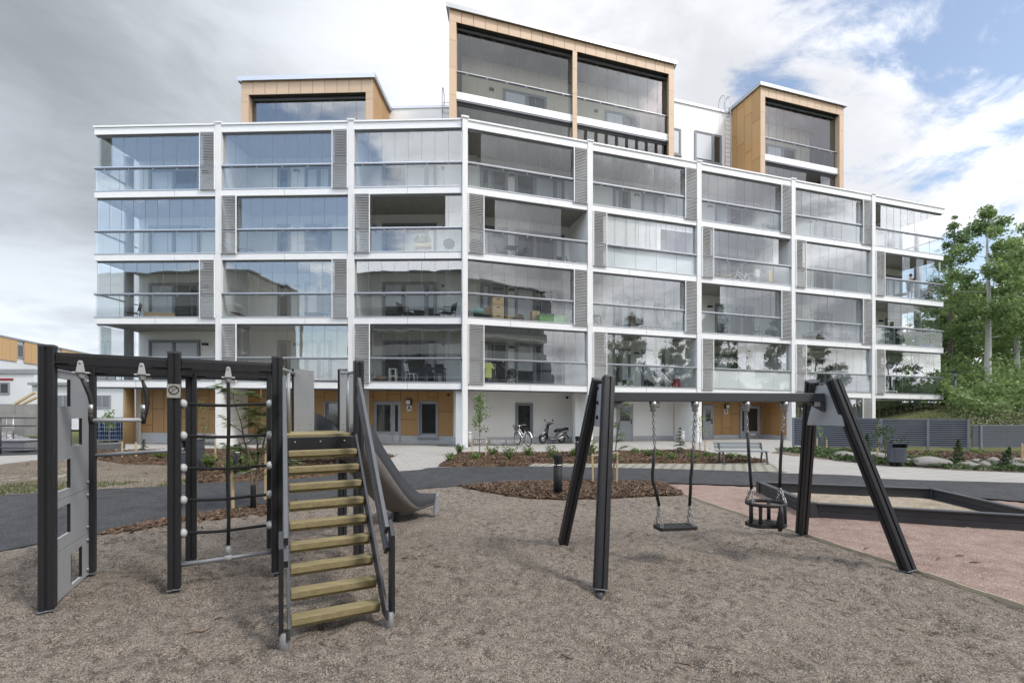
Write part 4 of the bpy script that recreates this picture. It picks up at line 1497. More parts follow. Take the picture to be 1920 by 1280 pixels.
ck = onnet(428, 0)
clamp(ck - O + Z(2.07), D35)
net = MB(None, ROPE)
vpts = [ck + Z(1.93), ck + Z(1.5) + E1 * .004, ck + Z(1.0) - E1 * .005, ck + Z(.6) + E1 * .004, ck + Z(.36)]
net.tube([p - O for p in vpts], .016, ROPE, 8)
for k, (vl, vr) in enumerate(((757, 757), (817, 815), (878, 872), (938, 926), (1000, 983))):
    zl, zr = pz(vl, P3.y + .02), pz(vr, P5.y - .02)
    a, b = P3 + D35 * .09 + Z(zl), P5 - D35 * .09 + Z(zr)
    mid = (a + b) / 2
    pts = [a, a + (b - a) * .25 + Z(-.012), mid + Z(-.016), a + (b - a) * .75 + Z(-.006), b]
    net.tube([p - O for p in pts], .014, ROPE, 8)
    net.ball(tuple(a + (b - a) * .5 - O + Z(-.014)), .018, ROPE, 8, 6)
net.build('climbing_net', CF)
for k, (vl, vr) in enumerate(((757, 757), (817, 815), (878, 872), (938, 926), (1000, 983))):
    for p, s, v in ((P3, 1, vl), (P5, -1, vr)):
        z = pz(v, p.y + .02 * s)
        MB(None, KNOB).lathe([(.006, -.014), (.036, -.008), (.044, .012), (.038, .03), (.02, .044), (0, .047)], p + D35 * s * .051 + Z(z) - O, KNOB, 14, ax=D35 * s).build('net_knob', CF)
fb = MB(None, GREYT).tube([P3 + D35 * .05 + Z(.235) - O, P5 - D35 * .05 + Z(.235) - O], .02, GREYT, 12)
fb.ball(tuple(ck + Z(.24) - O), .036, KNOB, 12, 8).lathe([(.024, 0), (.022, .07), (.014, .09)], ck + Z(.26) - O, KNOB, 12)
fb.build('net_foot_bar', CF)

# small warning plate on P3
SIGNM = pm('brushed_sign_plate', (0.40, 0.40, 0.37), 0.4, 0.3, 0.08, 30)
nrm = Vector((P3.y * .0 - .35, -1, 0)).normalized()
nrm = -E2
sx = Vector((0, 0, 1)).cross(nrm) * -1
sx = E1
c = P3 + nrm * .053 + Z(1.83) - O
sg = MB(None, SIGNM)
sg.prism([c + sx * x + Z(z) for x, z in ((-.05, -.062), (.05, -.062), (.05, .062), (-.05, .062))], nrm * .004)
f = c + nrm * .0055 + Z(.008)
sg.ring(f, .036, .0042, BLACK, 24, 6, ax=nrm)
sg.bar(f - sx * .026 - Z(.024), f + sx * .026 + Z(.024), .004, .008, BLACK, up=nrm)
sg.tube([f - sx * .018 + Z(.012), f - sx * .004 + Z(.016)], .003, BLACK, 6)
for x in (-.042, .042):
    for z in (-.054, .054):
        sg.ball(tuple(c + sx * x + Z(z) + nrm * .004), .004, STEEL, 8, 5)
sg.build('warning_plate', CF)

# platform
PL = 1.405
pf = MB(None, STEPW)
for k in range(7):
    a = P5 + E2 * (.03 + k * .127)
    pf.prism([a + E1 * .06 - O + Z(PL - .035), a + E1 * .74 - O + Z(PL - .035), a + E1 * .74 + E2 * .118 - O + Z(PL - .035), a + E1 * .06 + E2 * .118 - O + Z(PL - .035)], Z(.035))
pf.build('platform', CF, .004)
m = MB(None, ANTH)
m.bar(P5 + E1 * .05 + E2 * .0 + Z(PL - .09) - O - E2 * .03, P6 - E1 * .05 + Z(PL - .09) - O - E2 * .03, .045, .13)
for t in (.2, .5, .8):
    m.lathe([(.012, 0), (.009, .008), (0, .01)], P5 + E1 * .8 * t + Z(PL - .075) - O - E2 * .0535, STEEL, 8, ax=-E2)
m.build('platform_edge', CF, .004)

# stairs down towards the viewer, a few degrees off the frame's own axes
FE1, FE2, FP5 = E1, E2, P5
E2 = Vector((-.454, .891, 0))
E1 = Vector((.891, .454, 0)) * .89
P5 = Vector((-1.327, 3.43, 0)) + E2 * 1.41 - E1 * .40 + Vector((.012, .006, 0))
RUN = 1.50
slope = Vector(-E2 * RUN) - Z(PL - .06)
TREADS = 9


def tread_at(i):
    t = 1 - (i + .0) / (TREADS + 1)
    return t


for i in range(1, TREADS + 1):
    z = .140 * i
    k = RUN * (1 - (i - .2) / (TREADS + .8))
    a = P5 - E2 * (k + .03) + E1 * .0
    m = MB(None, STEPW)
    m.prism([a + E1 * .045 - O + Z(z - .052), a + E1 * .755 - O + Z(z - .052), a + E1 * .755 + E2 * .115 - O + Z(z - .052), a + E1 * .045 + E2 * .115 - O + Z(z - .052)], Z(.052))
    m.prism([a + E1 * .045 + E2 * .02 - O + Z(z - .078), a + E1 * .755 + E2 * .02 - O + Z(z - .078), a + E1 * .755 + E2 * .1 - O + Z(z - .078), a + E1 * .045 + E2 * .1 - O + Z(z - .078)], Z(.025))
    m.build('stair_tread', CF, .005)
SM = pm('stair_side_metal', (0.115, 0.12, 0.135), 0.4, 0.3, 0.08, 6)
SMD = pm('stair_side_dark', (0.055, 0.058, 0.066), 0.45, 0.2, 0.1, 6)
for side, xo in ((0, .025), (1, .775)):
    a = P5 + E1 * xo
    foot = a - E2 * (RUN + .06)
    out = -1 if side == 0 else 1
    m = MB(None, SMD)
    # stringer: deep flat plate along the slope, levelled at the foot
    th = E1 * .024
    pr = [foot - E2 * .02 + Z(.07), foot - E2 * .02 + Z(.15), a + Z(PL - .0) + E2 * .02, a + Z(PL - .20) + E2 * .02, foot + E2 * .13 + Z(.07)]
    m.prism([p - th * .5 - O for p in pr], th)
    for i in range(1, 10):
        z = .14 * i - .02
        k = RUN * (1 - (i - .2) / 9.8)
        m.lathe([(.011, 0), (.008, .006), (0, .008)], a - E2 * (k - .03) + Z(z) + E1 * out * .012 - O, STEEL, 7, ax=E1 * out)
    m.build('stair_stringer', CF, .003)
    # two rail bands above it
    h = MB(None, SM)
    npost = foot - E2 * .0 + E1 * out * .045 + E2 * .10
    for off, wd in ((.44, .085), (.60, .095)):
        p0 = foot + E2 * .10 + E1 * out * .02 + Z(.12 + off)
        p1 = a + E1 * out * .02 + Z(PL + off - .04) - E2 * .05
        d = (p1 - p0).normalized()
        h.bar(p0 - O, p1 - O, .03, wd, SM, up=tuple(d.cross(E1)))
        h.bar(p0 - O + E1 * out * .0005, p1 - O + E1 * out * .0005, .034, .012, ANTHL, up=tuple(d.cross(E1)))
        for k in range(12):
            c = p0 + (p1 - p0) * (k + .5) / 12
            h.ball(tuple(c - E1 * out * .016 - O), .006, STEEL, 6, 4)
    h.build('stair_rail', CF, .003)
    # newel board with a cut top and round foot
    nb = MB(None, ANTH)
    b = foot + E1 * out * .055 + E2 * .06
    pr = [b - E2 * .05 + Z(.1), b - E2 * .05 + Z(.70), b + E2 * .05 + Z(.80), b + E2 * .05 + Z(.1)]
    nb.prism([p - E1 * .018 - O for p in pr], E1 * .036)
    nb.build('stair_newel', CF, .004)
    MB(None, FOOTM).lathe([(.032, -.1), (.032, .115)], foot + E1 * out * .03 + E2 * .03 - O, FOOTM, 14).build('stair_foot', CF)
E1, E2, P5 = FE1, FE2, FP5
# entry panels either side of the slide mouth
for u0, u1, yy in ((551, 588, 5.46), (637, 663, 5.58)):
    a, b = Vector((px(u0, yy), yy, 0)), Vector((px(u1, yy + .02), yy + .02, 0))
    d = (b - a).normalized()
    q = Vector((-d.y, d.x, 0))
    m = MB(None, GREYP)
    m.prism([a + Z(1.36) - O, b + Z(1.36) - O, b + Z(2.13) - O, a + Z(2.15) - O], q * .02)
    m.prism([a - d * .02 + Z(1.36) - O - q * .01, a - d * .003 + Z(1.36) - O - q * .01, a - d * .003 + Z(2.155) - O - q * .01, a - d * .02 + Z(2.155) - O - q * .01], q * .06, BLACK)
    for t in (.25, .85):
        for z in (1.43, 1.49, 2.08):
            m.ball(tuple(a.lerp(b, t) + Z(z) - O), .008, STEEL, 6, 4)
    m.build('slide_entry_panel', CF)
for u, yy, pq, ue in ((541, 5.0, P5, 552), (652, 5.25, P6, 640)):
    a, b = Vector((px(u, yy), yy, 0)), Vector((px(ue, 5.48), 5.48, 0))
    g = MB(None, GREYT).tube([a + Z(PL - .02) - O, a + Z(2.09) - O], .018, GREYT, 10)
    g.tube([pq + Z(2.085) - O, a + Z(2.085) - O, b + Z(2.10) - O], .017, GREYT, 10)
    g.build('guard_bar', CF)
m = MB(None, GREYT).tube([P7 + E1 * .04 + Z(2.03) - O - E2 * .04, P8 - E1 * .04 + Z(2.03) - O - E2 * .04], .018, GREYT, 10)
m.build('grab_bar', CF)

# the slide: trough swept along a curve that turns to the right
SLD = pm('slide_shell', (0.05, 0.053, 0.06), 0.6, 0.0, 0.15, 2.5, spec=0.3)
SLDU = pm('slide_underside', (0.20, 0.19, 0.178), 0.8, 0.0, 0.15, 1.5, spec=0.2)
H_ = Vector((.375, .927, 0))                           # heading
X_ = Vector((.927, -.375, 0))                          # to the rider's right
S0 = Vector((-2.24, 5.50, 0))
ctr = []
for i in range(33):
    t = i / 32
    dist = 2.0 * t
    k = max(0.0, min(1.0, (dist - .10) / 1.42))
    z = PL + .02 - 1.20 * (k * k * (3 - 2 * k) * .55 + k * .45)
    if t < .06:
        z = PL + .02
    ctr.append(S0 + H_ * dist + Z(max(z, .205)))
ctr = [ctr[0]] + [(ctr[i - 1] + ctr[i] * 2 + ctr[i + 1]) / 4 for i in range(1, 32)] + [ctr[32]]
NH = 12
vs, fs = [], []
for i, p in enumerate(ctr):
    t = i / (len(ctr) - 1)
    w = .27 + .14 * max(0, 1 - t / .3) ** 2
    low = max(0.0, (t - .72) / .28)
    wall = .20 - .10 * low + .05 * math.sin(math.pi * min(1, t / .35)) * (t < .35)
    if t < .05:
        wall *= .55 + .45 * t / .05
    dep = (.30 - .20 * min(1, t / .8) ** 1.5)
    sec = [(-w, wall)] + [(w * math.cos(math.pi * (1 + q / NH)), .07 * math.sin(math.pi * (1 + q / NH))) for q in range(NH + 1)] + [(w, wall)]
    ni = len(sec)
    sec += [(w + .035, wall + .012), (w + .04, -.02)] + [((w + .035) * math.cos(math.pi * (2 - q / NH)), -.02 + dep * math.sin(math.pi * (2 - q / NH))) for q in range(1, NH)] + [(-w - .04, -.02), (-w - .035, wall + .012)]
    n = len(sec)
    for sxx, sy in sec:
        vs.append(p + X_ * sxx + Z(sy) - O)
inn = list(range(ni))
sl = MB(None, SLD)
top_f = [(i * n + j, i * n + (j + 1) % n, (i + 1) * n + (j + 1) % n, (i + 1) * n + j) for i in range(len(ctr) - 1) for j in range(n) if not ni < j < n - 2]
und_f = [(i * n + j, i * n + (j + 1) % n, (i + 1) * n + (j + 1) % n, (i + 1) * n + j) for i in range(len(ctr) - 1) for j in range(ni + 1, n - 2)]
sl.add(vs, top_f, SLD, True).add(vs, und_f, SLDU, True)
sl.add(vs[-n:], [tuple(range(n))], SLD).add(vs[:n], [tuple(range(n))], SLD)
so = sl.build('slide', CF)
m = MB(None, GREYT)
e = ctr[-1] - O
for yy in (-.33, .30):
    c = e + X_ * yy
    m.prism([c - H_ * .10 + Z(-.19), c + H_ * .02 + Z(-.19), c + H_ * .045 + Z(-.06), c + H_ * .035 + Z(.11), c - H_ * .02 + Z(.08), c - H_ * .07 + Z(-.06)], X_ * .035)
m.bar(e - H_ * .5 - X_ * .2 + Z(-.16), e - H_ * .02 - X_ * .2 + Z(-.17), .04, .03, GREYT)
m.tube([ctr[22] - O - Z(ctr[22].z + .05), ctr[22] - O - Z(.12)], .05, ANTH, 10)
m.build('slide_foot', CF, .004)

# ------------------------------------------------------------------ swing set
SW = thing('swing_frame', 'dark grey two bay swing frame on splayed grooved legs standing in the grit', 'swing frame', (2.3, 5.0, 0))
O2 = Vector((2.3, 5.0, 0))
A_, B_ = Vector((.985, 4.87, 1.80)), Vector((3.56, 5.20, 1.80))
DB = Vector((B_.x - A_.x, B_.y - A_.y, 0)).normalized()
NB = Vector((-DB.y, DB.x, 0))
legs = [((.80, 4.14), (1.0, 4.72)), ((.62, 5.58), (.945, 5.03)), ((4.05, 4.64), (3.565, 5.05)), ((3.84, 6.04), (3.535, 5.36))]
for (bx, by), (tx, ty) in legs:
    a, b = Vector((bx, by, 0)), Vector((tx, ty, 1.985))
    post(SW, a - O2, b - O2, .112, tuple(NB), name='leg')
m = MB(None, ANTHL)
m.bar(A_ - O2 + DB * .06, B_ - O2 - DB * .02, .09, .10)
m.build('top_beam', SW, .006)
for pos, sgn, hh in ((A_, 1, .30), (B_, -1, .30)):
    m = MB(None, GREYP)
    w0, w1 = .30, .10
    c = pos - O2
    pts = [c + NB * -.14 + Z(.14), c + NB * .14 + Z(.14), c + NB * .26 + Z(-.32), c + NB * -.26 + Z(-.32)]
    m.prism([p - DB * sgn * .03 for p in pts], DB * sgn * .02)
    for y in (-.10, .10):
        for z in (.10, -.06, -.22):
            m.lathe([(.022, 0), (.022, .012), (.012, .02)], c + NB * y * (1 + .8 * (-z + .1)) + Z(z) - DB * sgn * .0301, BLACK, 10, ax=-DB * sgn)
    # bracket under the beam
    m.prism([c + DB * sgn * .0 + Z(-.05) - NB * .03, c + DB * sgn * .22 + Z(-.05) - NB * .03, c + DB * sgn * .12 + Z(-.10) - NB * .03, c + DB * sgn * .0 + Z(-.16) - NB * .03], NB * .06, ANTHL)
    m.build('side_plate', SW, .004)
    bw = MB(None, GREYP)
# label plate on the right-hand bracket
SIGNS = pm('tiny_plate', (0.45, 0.45, 0.45), 0.4, 0.3)
MB(None, SIGNS).prism([B_ - O2 - DB * .16 + Z(-.10) - NB * .05 + DB * x + Z(z) for x, z in ((0, 0), (.07, 0), (.07, .05), (0, .05))], NB * -.004).build('name_plate', SW)


def beampt(u):
    q = (u - 960) / F
    k = (q * A_.y - A_.x) / (DB.x - q * DB.y)
    return A_ + DB * k


def chain(m, a, b, mat=STEEL, link=.05, r=.0055, w=.013):
    a, b = Vector(a), Vector(b)
    L = (b - a).length
    d = (b - a).normalized()
    n = max(2, int(L / (link * .72)))
    x = d.cross(Vector((0, 1, 0))).normalized()
    y = x.cross(d)
    for i in range(n):
        c = a + d * L * (i + .5) / n
        s = x if i % 2 else y
        pts = []
        for k in range(9):
            t = 2 * math.pi * k / 8
            pts.append(c + d * (link * .5) * math.cos(t) + s * w * math.sin(t))
        m.tube(pts, r, mat, 5, False)


def hanger(par, u, top):
    m = MB(None, STEEL)
    m.lathe([(.026, -.11), (.034, -.09), (.028, -.07), (.04, -.05), (.044, -.0)], top - Z(.05), STEEL, 12)
    return m


def swing(label, us, pts_by_side, seatfn, nm):
    """pts_by_side: photo (u, v) down each side: chain start, hose start, kinks, hose end"""
    c0 = (beampt(us[0]) + beampt(us[1])) / 2
    S = thing(nm, label, 'swing', (c0.x, c0.y, 0))
    o = Vector((c0.x, c0.y, 0))
    ends = []
    for u, pts in zip(us, pts_by_side):
        t = beampt(u)
        m = hanger(S, u, t - o)
        m.build('swivel', S)
        Yc = t.y
        W = [Vector((px(uu, Yc), Yc, pz(vv, Yc))) - o for uu, vv in pts]
        m = MB(None, STEEL)
        chain(m, t - o - Z(.15), W[0])
        m.build('chain', S)
        h = MB(None, RUBBER)
        hp = [W[0] + Z(.02)] + W[1:-1] + [W[-1]]
        h.tube(hp, .0165, RUBBER, 10)
        h.build('chain_sleeve', S)
        ends.append(W[-1])
    seatfn(S, o, ends, c0)
    return S


def flat_seat(S, o, ends, c0):
    z = .385
    cx = (ends[0] + ends[1]) / 2
    m = MB(None, RUBBER)
    a = Vector((px(1228, 4.98), 4.93, 0)) - o
    b = Vector((px(1302, 4.98), 5.00, 0)) - o
    d = (b - a).normalized()
    q = Vector((-d.y, d.x, 0))
    L = (b - a).length
    prof = [(-.0, -.075), (.02, -.095), (L - .02, -.095), (L, -.075), (L, .075), (L - .02, .095), (.02, .095), (0, .075)]
    m.prism([a + d * x + q * y + Z(z - .018) for x, y in prof], Z(.036))
    for k in range(5):
        m.bar(a + d * (.06 + k * (L - .12) / 4) - q * .07 + Z(z + .02), a + d * (.06 + k * (L - .12) / 4) + q * .07 + Z(z + .02), .03, .006)
    m.build('seat', S, .008)
    for e, x in ((ends[0], .03), (ends[1], L - .03)):
        m = MB(None, STEEL)
        for y in (-.07, .07):
            chain(m, e - Z(.0), a + d * x + q * y + Z(z + .015))
        m.build('seat_chain', S)


def cradle_seat(S, o, ends, c0):
    c = Vector((px(1436, 5.10), 5.10, 0)) - o
    z = .385
    m = MB(None, RUBBER)
    prof = [(-.21, -.05), (-.13, -.13), (.13, -.13), (.21, -.05), (.21, .05), (.13, .13), (-.13, .13), (-.21, .05)]
    m.prism([c + Vector((x, y, z - .022)) for x, y in prof], Z(.04))
    for x in (-.08, 0, .08):
        m.prism([c + Vector((x - .03, -.11, z + .019)), c + Vector((x + .03, -.11, z + .019)), c + Vector((x + .03, .11, z + .019)), c + Vector((x - .03, .11, z + .019))], Z(.006))
    m.build('seat', S, .006)
    rz = .615
    m = MB(None, RUBBER)
    m.ring(c + Z(rz), .19, .020, RUBBER, 28, 8, sx=1.05, sy=.85)
    m.build('safety_ring', S)
    m = MB(None, RUBBER)
    for x, y, rr in ((-.19, -.04, .020), (.19, -.04, .020), (-.10, .12, .022), (.10, .12, .022), (-.12, -.11, .02)):
        MB(None, RUBBER).tube([c + Vector((x, y, z)), c + Vector((x, y, z + .12)), c + Vector((x * 1.0, y * 1.0, rz))], [rr, rr * .9, rr], RUBBER, 8).build('seat_bar', S)
    m.tube([c + Vector((.07, -.15, z - .04)), c + Vector((.07, -.155, z + .04)), c + Vector((.075, -.16, rz - .08)), c + Vector((.075, -.155, rz))], [.02, .04, .03, .018], RUBBER, 10)
    m.build('seat_bar', S)
    for e, sx_ in ((ends[0], -1), (ends[1], 1)):
        m = MB(None, STEEL)
        for y in (-.08, .09):
            chain(m, e, c + Vector((sx_ * .18, y, rz + .01)))
        m.build('seat_chain', S)


swing('black flat rubber swing seat on kinked sleeved chains hanging from the dark beam', (1224.5, 1303),
      [[(1228, 845), (1225, 870), (1223.5, 890), (1224, 902), (1230, 920), (1236, 948)], [(1299, 845), (1297, 880), (1295, 897), (1295, 912), (1293, 948)]], flat_seat, 'flat_swing')
swing('black toddler cradle swing with safety ring hanging from the dark beam', (1399, 1470.5),
      [[(1402, 814), (1404, 850), (1407, 890), (1409, 916)], [(1467.5, 814), (1465, 840), (1463.5, 862), (1463, 880), (1462, 914)]], cradle_seat, 'cradle_swing')

# ------------------------------------------------------------------ sandbox
SB = thing('sandbox', 'large dark grey boarded sandbox filled with pale sand beside the red dust', 'sandbox', (6.1, 7.6, 0))
O3 = Vector((6.1, 7.6, 0))
cor = [Vector((4.985, 9.14, 0)), Vector((4.655, 7.06, 0)), Vector((7.36, 6.12, 0)), Vector((7.72, 8.36, 0))]
SBM = pm('dark_sandbox_board', (0.042, 0.044, 0.05), 0.5, 0.1, 0.2, 4, 0.1)
for i in range(4):
    a, b = cor[i], cor[(i + 1) % 4]
    d = (b - a).normalized()
    m = MB(None, SBM)
    m.bar(a - O3 + Z(.05) + d * .06, b - O3 + Z(.05) - d * .06, .05, .11)
    m.bar(a - O3 + Z(.163) + d * .06, b - O3 + Z(.163) - d * .06, .05, .105)
    m.bar(a - O3 + Z(.22) + d * .05, b - O3 + Z(.22) - d * .05, .10, .022, ANTHL)
    m.build('side_board', SB, .004)
    c = MB(None, SBM).box(a.x - .055 - O3.x, a.x + .055 - O3.x, a.y - .055 - O3.y, a.y + .055 - O3.y, -.02, .236)
    c.build('corner_post', SB, .005)
q = Vector((6.18, 7.67, 0))
BS = [(p.x + (q.x - p.x) * .045, p.y + (q.y - p.y) * .045) for p in cor]
o = bed('sandbox_sand', BS, BOXS, .07, .05, .035, ((1.3, 1.0), (3.5, .7), (9, .35)), .05, .5)
o['kind'] = 'stuff'
# ------------------------------------------------------------------ yard furniture
# bench
bx, by = gp(1388, 868)
b0, b1 = gp(1342, 866), gp(1428, 866)
BEN = thing('park_bench', 'grey slatted park bench at the edge of the bark bed', 'bench', (bx, by, 0), R(-2))
BENW = pm('grey_bench_slat', (0.20, 0.225, 0.24), 0.6, 0, 0.1, 8, stretch=(.4, 3, 3))
L = .78
for y, z in ((-.20, .375), (-.09, .385), (.02, .385)):
    MB(None, BENW).box(-L, L, y - .048, y + .048, z, z + .032).build('seat_slat', BEN, .006)
for z in (.50, .61):
    MB(None, BENW).prism([(-L + .02, .09 + (z - .4) * .3, z - .045), (L - .06, .09 + (z - .4) * .3, z - .045), (L - .06, .11 + (z - .4) * .3, z + .05), (-L + .02, .11 + (z - .4) * .3, z + .05)], (0, .028, 0)).build('back_slat', BEN, .005)
for x in (-L + .17, L - .07):
    m = MB(None, ANTHL)
    m.bar((x, -.2, .36), (x, .1, .375), .04, .03)
    m.bar((x, -.19, .36), (x, -.27, .0), .045, .04, up=(0, 1, 0)).bar((x, .07, .36), (x, .16, .0), .045, .04, up=(0, 1, 0))
    m.bar((x, .08, .37), (x, .15, .64), .04, .03, up=(0, 1, 0))
    m.box(x - .04, x + .04, -.31, -.23, 0, .012).box(x - .04, x + .04, .12, .2, 0, .012)
    m.build('leg_frame', BEN, .004)


def bollard(u, vb, vt, label, mat=BLACK, grp='black path bollards'):
    x, y = gp(u, vb)
    h = pz(vt, y)
    r = h * .105
    B = thing('bollard_light', label, 'bollard', (x, y, 0), 0, grp)
    MB(None, mat).lathe([(r, -.05), (r, h * .72)], (0, 0, 0), mat, 20).build('post', B)
    m = MB(None, mat).lathe([(r * .86, h * .72), (r * .86, h * .9)], (0, 0, 0), BLACK, 14).lathe([(r * .88, h * .735), (r * .88, h * .76)], (0, 0, 0), SIGNW, 14)
    for t in (0, 2.1, 4.2):
        m.box(r * .9 * math.cos(t) - .012, r * .9 * math.cos(t) + .012, r * .9 * math.sin(t) - .012, r * .9 * math.sin(t) + .012, h * .72, h * .9)
    m.build('lamp_opening', B)
    MB(None, mat).lathe([(r * 1.02, h * .86), (r * 1.02, h * .97), (r * .8, h * .99), (0, h)], (0, 0, 0), mat, 20, False).build('cap', B)


bollard(1046, 930, 851, 'black cylindrical bollard lamp in the bark island left of the swing leg')
bollard(1083, 860, 817, 'smaller black bollard lamp at the far edge of the bark bed near the swing post')
bollard(445, 893, 832, 'black bollard lamp behind the rope net')
GREYB = pm('grey_bollard', (0.36, 0.36, 0.36), 0.6)
for u, vb, vt, lb in ((880, 836, 809, 'pale grey bollard by the white column beside the bicycle racks'), (1279.5, 833, 808, 'pale grey bollard in front of the boarded recess')):
    x, y = gp(u, vb)
    h = pz(vt, y)
    B = thing('concrete_bollard', lb, 'bollard', (x, y, 0), 0, 'pale bollards by the house wall')
    MB(None, GREYB).lathe([(.115, 0), (.115, h * .82)], (0, 0, 0), GREYB, 18).build('post', B)
    MB(None, ALU).lathe([(.105, h * .82), (.115, h * .84), (.115, h * .97), (.09, h)], (0, 0, 0), ALU, 18).build('cap', B)

# litter bin on the right
x, y = gp(1681, 873)
BIN = thing('litter_bin', 'dark grey rounded litter bin on a post among the ground cover', 'litter bin', (x, y, 0), R(-12))
s_ = y / F
BINM = pm('bin_enamel', (0.075, 0.085, 0.105), 0.4, 0.2, 0.1)
H0, H1 = .12, pz(829, y)
W = 13.5 * s_
m = MB(None, BINM)
sec = [(math.copysign(abs(math.cos(t)) ** .55, math.cos(t)) * W, math.copysign(abs(math.sin(t)) ** .55, math.sin(t)) * W * .8) for t in [2 * math.pi * k / 24 for k in range(24)]]
m.prism([(a, b, H0) for a, b in sec], (0, 0, (H1 - H0) * .74))
m.build('body', BIN, .01)
m = MB(None, BINM)
zt = H0 + (H1 - H0) * .74
m.prism([(a, b, zt + .002) for a, b in sec if b > -W * .3], (0, 0, H1 - zt - .02))
m.prism([(a * .97, b, zt + .12) for a, b in sec], (0, 0, .015))
m.box(-W, -W * .86, -W * .7, W * .3, zt, H1).box(W * .86, W, -W * .7, W * .3, zt, H1).box(-W, W, -W * .82, -W * .2, H1 - .04, H1)
m.build('hood', BIN, .005)
MB(None, BLACK).box(-W * .84, W * .84, -W * .28, -W * .2, zt + .02, H1 - .05).build('throw_opening', BIN)
MB(None, ANTHL).lathe([(.035, -.1), (.035, H0 + .05)], (0, W * .3, 0), ANTHL, 12).build('post', BIN)

# tall bin behind the climbing posts
x, y = gp(361, 886)
B2 = thing('waste_bin', 'tall dark grey waste bin behind the net posts', 'litter bin', (x, y, 0), R(8))
MB(None, BINM).box(-.21, .21, -.19, .19, .05, .62).build('body', B2, .02)
MB(None, BINM).box(-.21, .21, .1, .19, .625, .86).box(-.21, -.16, -.19, .098, .625, .86).box(.16, .21, -.19, .098, .625, .86).box(-.22, .22, -.2, .2, .862, .9).build('hood', B2, .008)
MB(None, ALU).box(-.2, .2, -.196, -.191, .56, .60).build('trim', B2)

# picnic table seen through the stair treads
x, y = gp(598, 872)
PT = thing('picnic_table', 'grey picnic table with steel legs seen through the stair treads', 'picnic table', (x, y, 0), R(12))
MB(None, BENW).box(-.95, .95, -.4, .4, .70, .74).build('table_top', PT, .006)
for yy in (-.75, .75):
    MB(None, BENW).box(-.95, .95, yy - .16, yy + .16, .42, .455).build('seat', PT, .006)
for xx in (-.65, .65):
    m = MB(None, ANTHL)
    for yy in (-.3, .3):
        m.box(xx - .035, xx + .035, yy - .035, yy + .035, 0, .695)
    m.box(xx - .03, xx + .03, -.78, .78, .36, .415)
    for yy in (-.75, .75):
        m.box(xx - .03, xx + .03, yy - .03, yy + .03, 0, .36)
    m.build('leg_frame', PT)

# ------------------------------------------------------------------ slatted screen fence on the right
FEN = pm('grey_fence_slat', (0.22, 0.24, 0.28), 0.5, 0.2, 0.1, 3)


def fence(pa, pb, z0, z1, label, posts, n):
    a, b = Vector((*pa, 0)), Vector((*pb, 0))
    c = (a + b) / 2
    T = thing('slatted_fence', label, 'fence', tuple(c))
    d = (b - a).normalized()
    nn = Vector((d.y, -d.x, 0))
    if nn.y > 0:
        nn = -nn
    m = MB(None, FEN)
    for i in range(n):
        z = z0 + (z1 - z0) * (i + .5) / n
        m.bar(a - c + Z(z) + nn * .03, b - c + Z(z) + nn * .03, .03, (z1 - z0) / n * .52)
    m.bar(a - c + Z(z1 + .012) + nn * .02, b - c + Z(z1 + .012) + nn * .02, .07, .02)
    m.build('slat_panel', T)
    MB(None, ANTH).bar(a - c + Z((z0 + z1) / 2), b - c + Z((z0 + z1) / 2), .012, z1 - z0 - .01).build('gap_shade_sheet', T)  # dark sheet added behind the slats so their gaps look shadowed
    L = (b - a).length
    for t in posts:
        p = a + d * L * t - c
        m = MB(None, FEN)
        m.bar(p + nn * .05 + Z(-.1), p + nn * .05 + Z(z1 + .03), .08, .06, up=tuple(nn))
        m.build('post', T)


fa, fm, fb_ = gp(1485, 839), gp(1648, 845.5), gp(1816, 850)
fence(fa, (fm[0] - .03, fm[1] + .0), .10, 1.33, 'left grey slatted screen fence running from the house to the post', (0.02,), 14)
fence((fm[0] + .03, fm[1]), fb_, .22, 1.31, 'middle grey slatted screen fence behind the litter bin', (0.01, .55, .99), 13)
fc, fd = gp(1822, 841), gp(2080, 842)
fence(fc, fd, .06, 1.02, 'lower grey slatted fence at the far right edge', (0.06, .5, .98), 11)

# lamp post beyond the fence
y = 29.0
x = px(1790.5, y)
zb = bankz(x, y) - .1
LP = thing('street_lamp', 'slim grey lamp post with flat square head beyond the fence', 'street lamp', (x, y, zb))
ht = pz(706, y) - zb
MB(None, ANTHL).lathe([(.075, 0), (.065, ht)], (0, 0, 0), ANTHL, 12).build('pole', LP)
MB(None, KNOB).lathe([(.09, ht), (.13, ht + .1), (.13, ht + .28), (.07, ht + .3)], (0, 0, 0), KNOB, 12).build('lamp_body', LP)
MB(None, ANTHL).box(-.38, .38, -.38, .38, ht + .30, ht + .33).build('lamp_cap', LP)

# ------------------------------------------------------------------ bicycle racks, bicycle, scooter
for i, (u0, u1) in enumerate(((889, 913), (921, 946), (952, 976))):
    a, b = gp(u0, 834.5), gp(u1, 834)
    c = ((a[0] + b[0]) / 2, (a[1] + b[1]) / 2)
    T = thing('bicycle_rack', ('low steel spring bicycle rack next to the grey bollard', 'low steel spring bicycle rack between its two neighbours', 'low steel spring bicycle rack holding the parked bicycle')[i], 'bicycle rack', (c[0], c[1], 0), AR, 'spring bicycle racks')
    L = (b[0] - a[0])
    m = MB(None, CHROME)
    for k in range(7):
        x = -L / 2 + L * k / 6
        m.ring((x, 0, .17), .14, .014, CHROME, 16, 5, ax=(1, 0, .5))
    m.build('wheel_loops', T)
    MB(None, STEEL).tube([(-L / 2 - .15, 0, .03), (L / 2 + .15, 0, .03)], .025, STEEL, 8).build('rail', T)
    if i == 1:
        pass
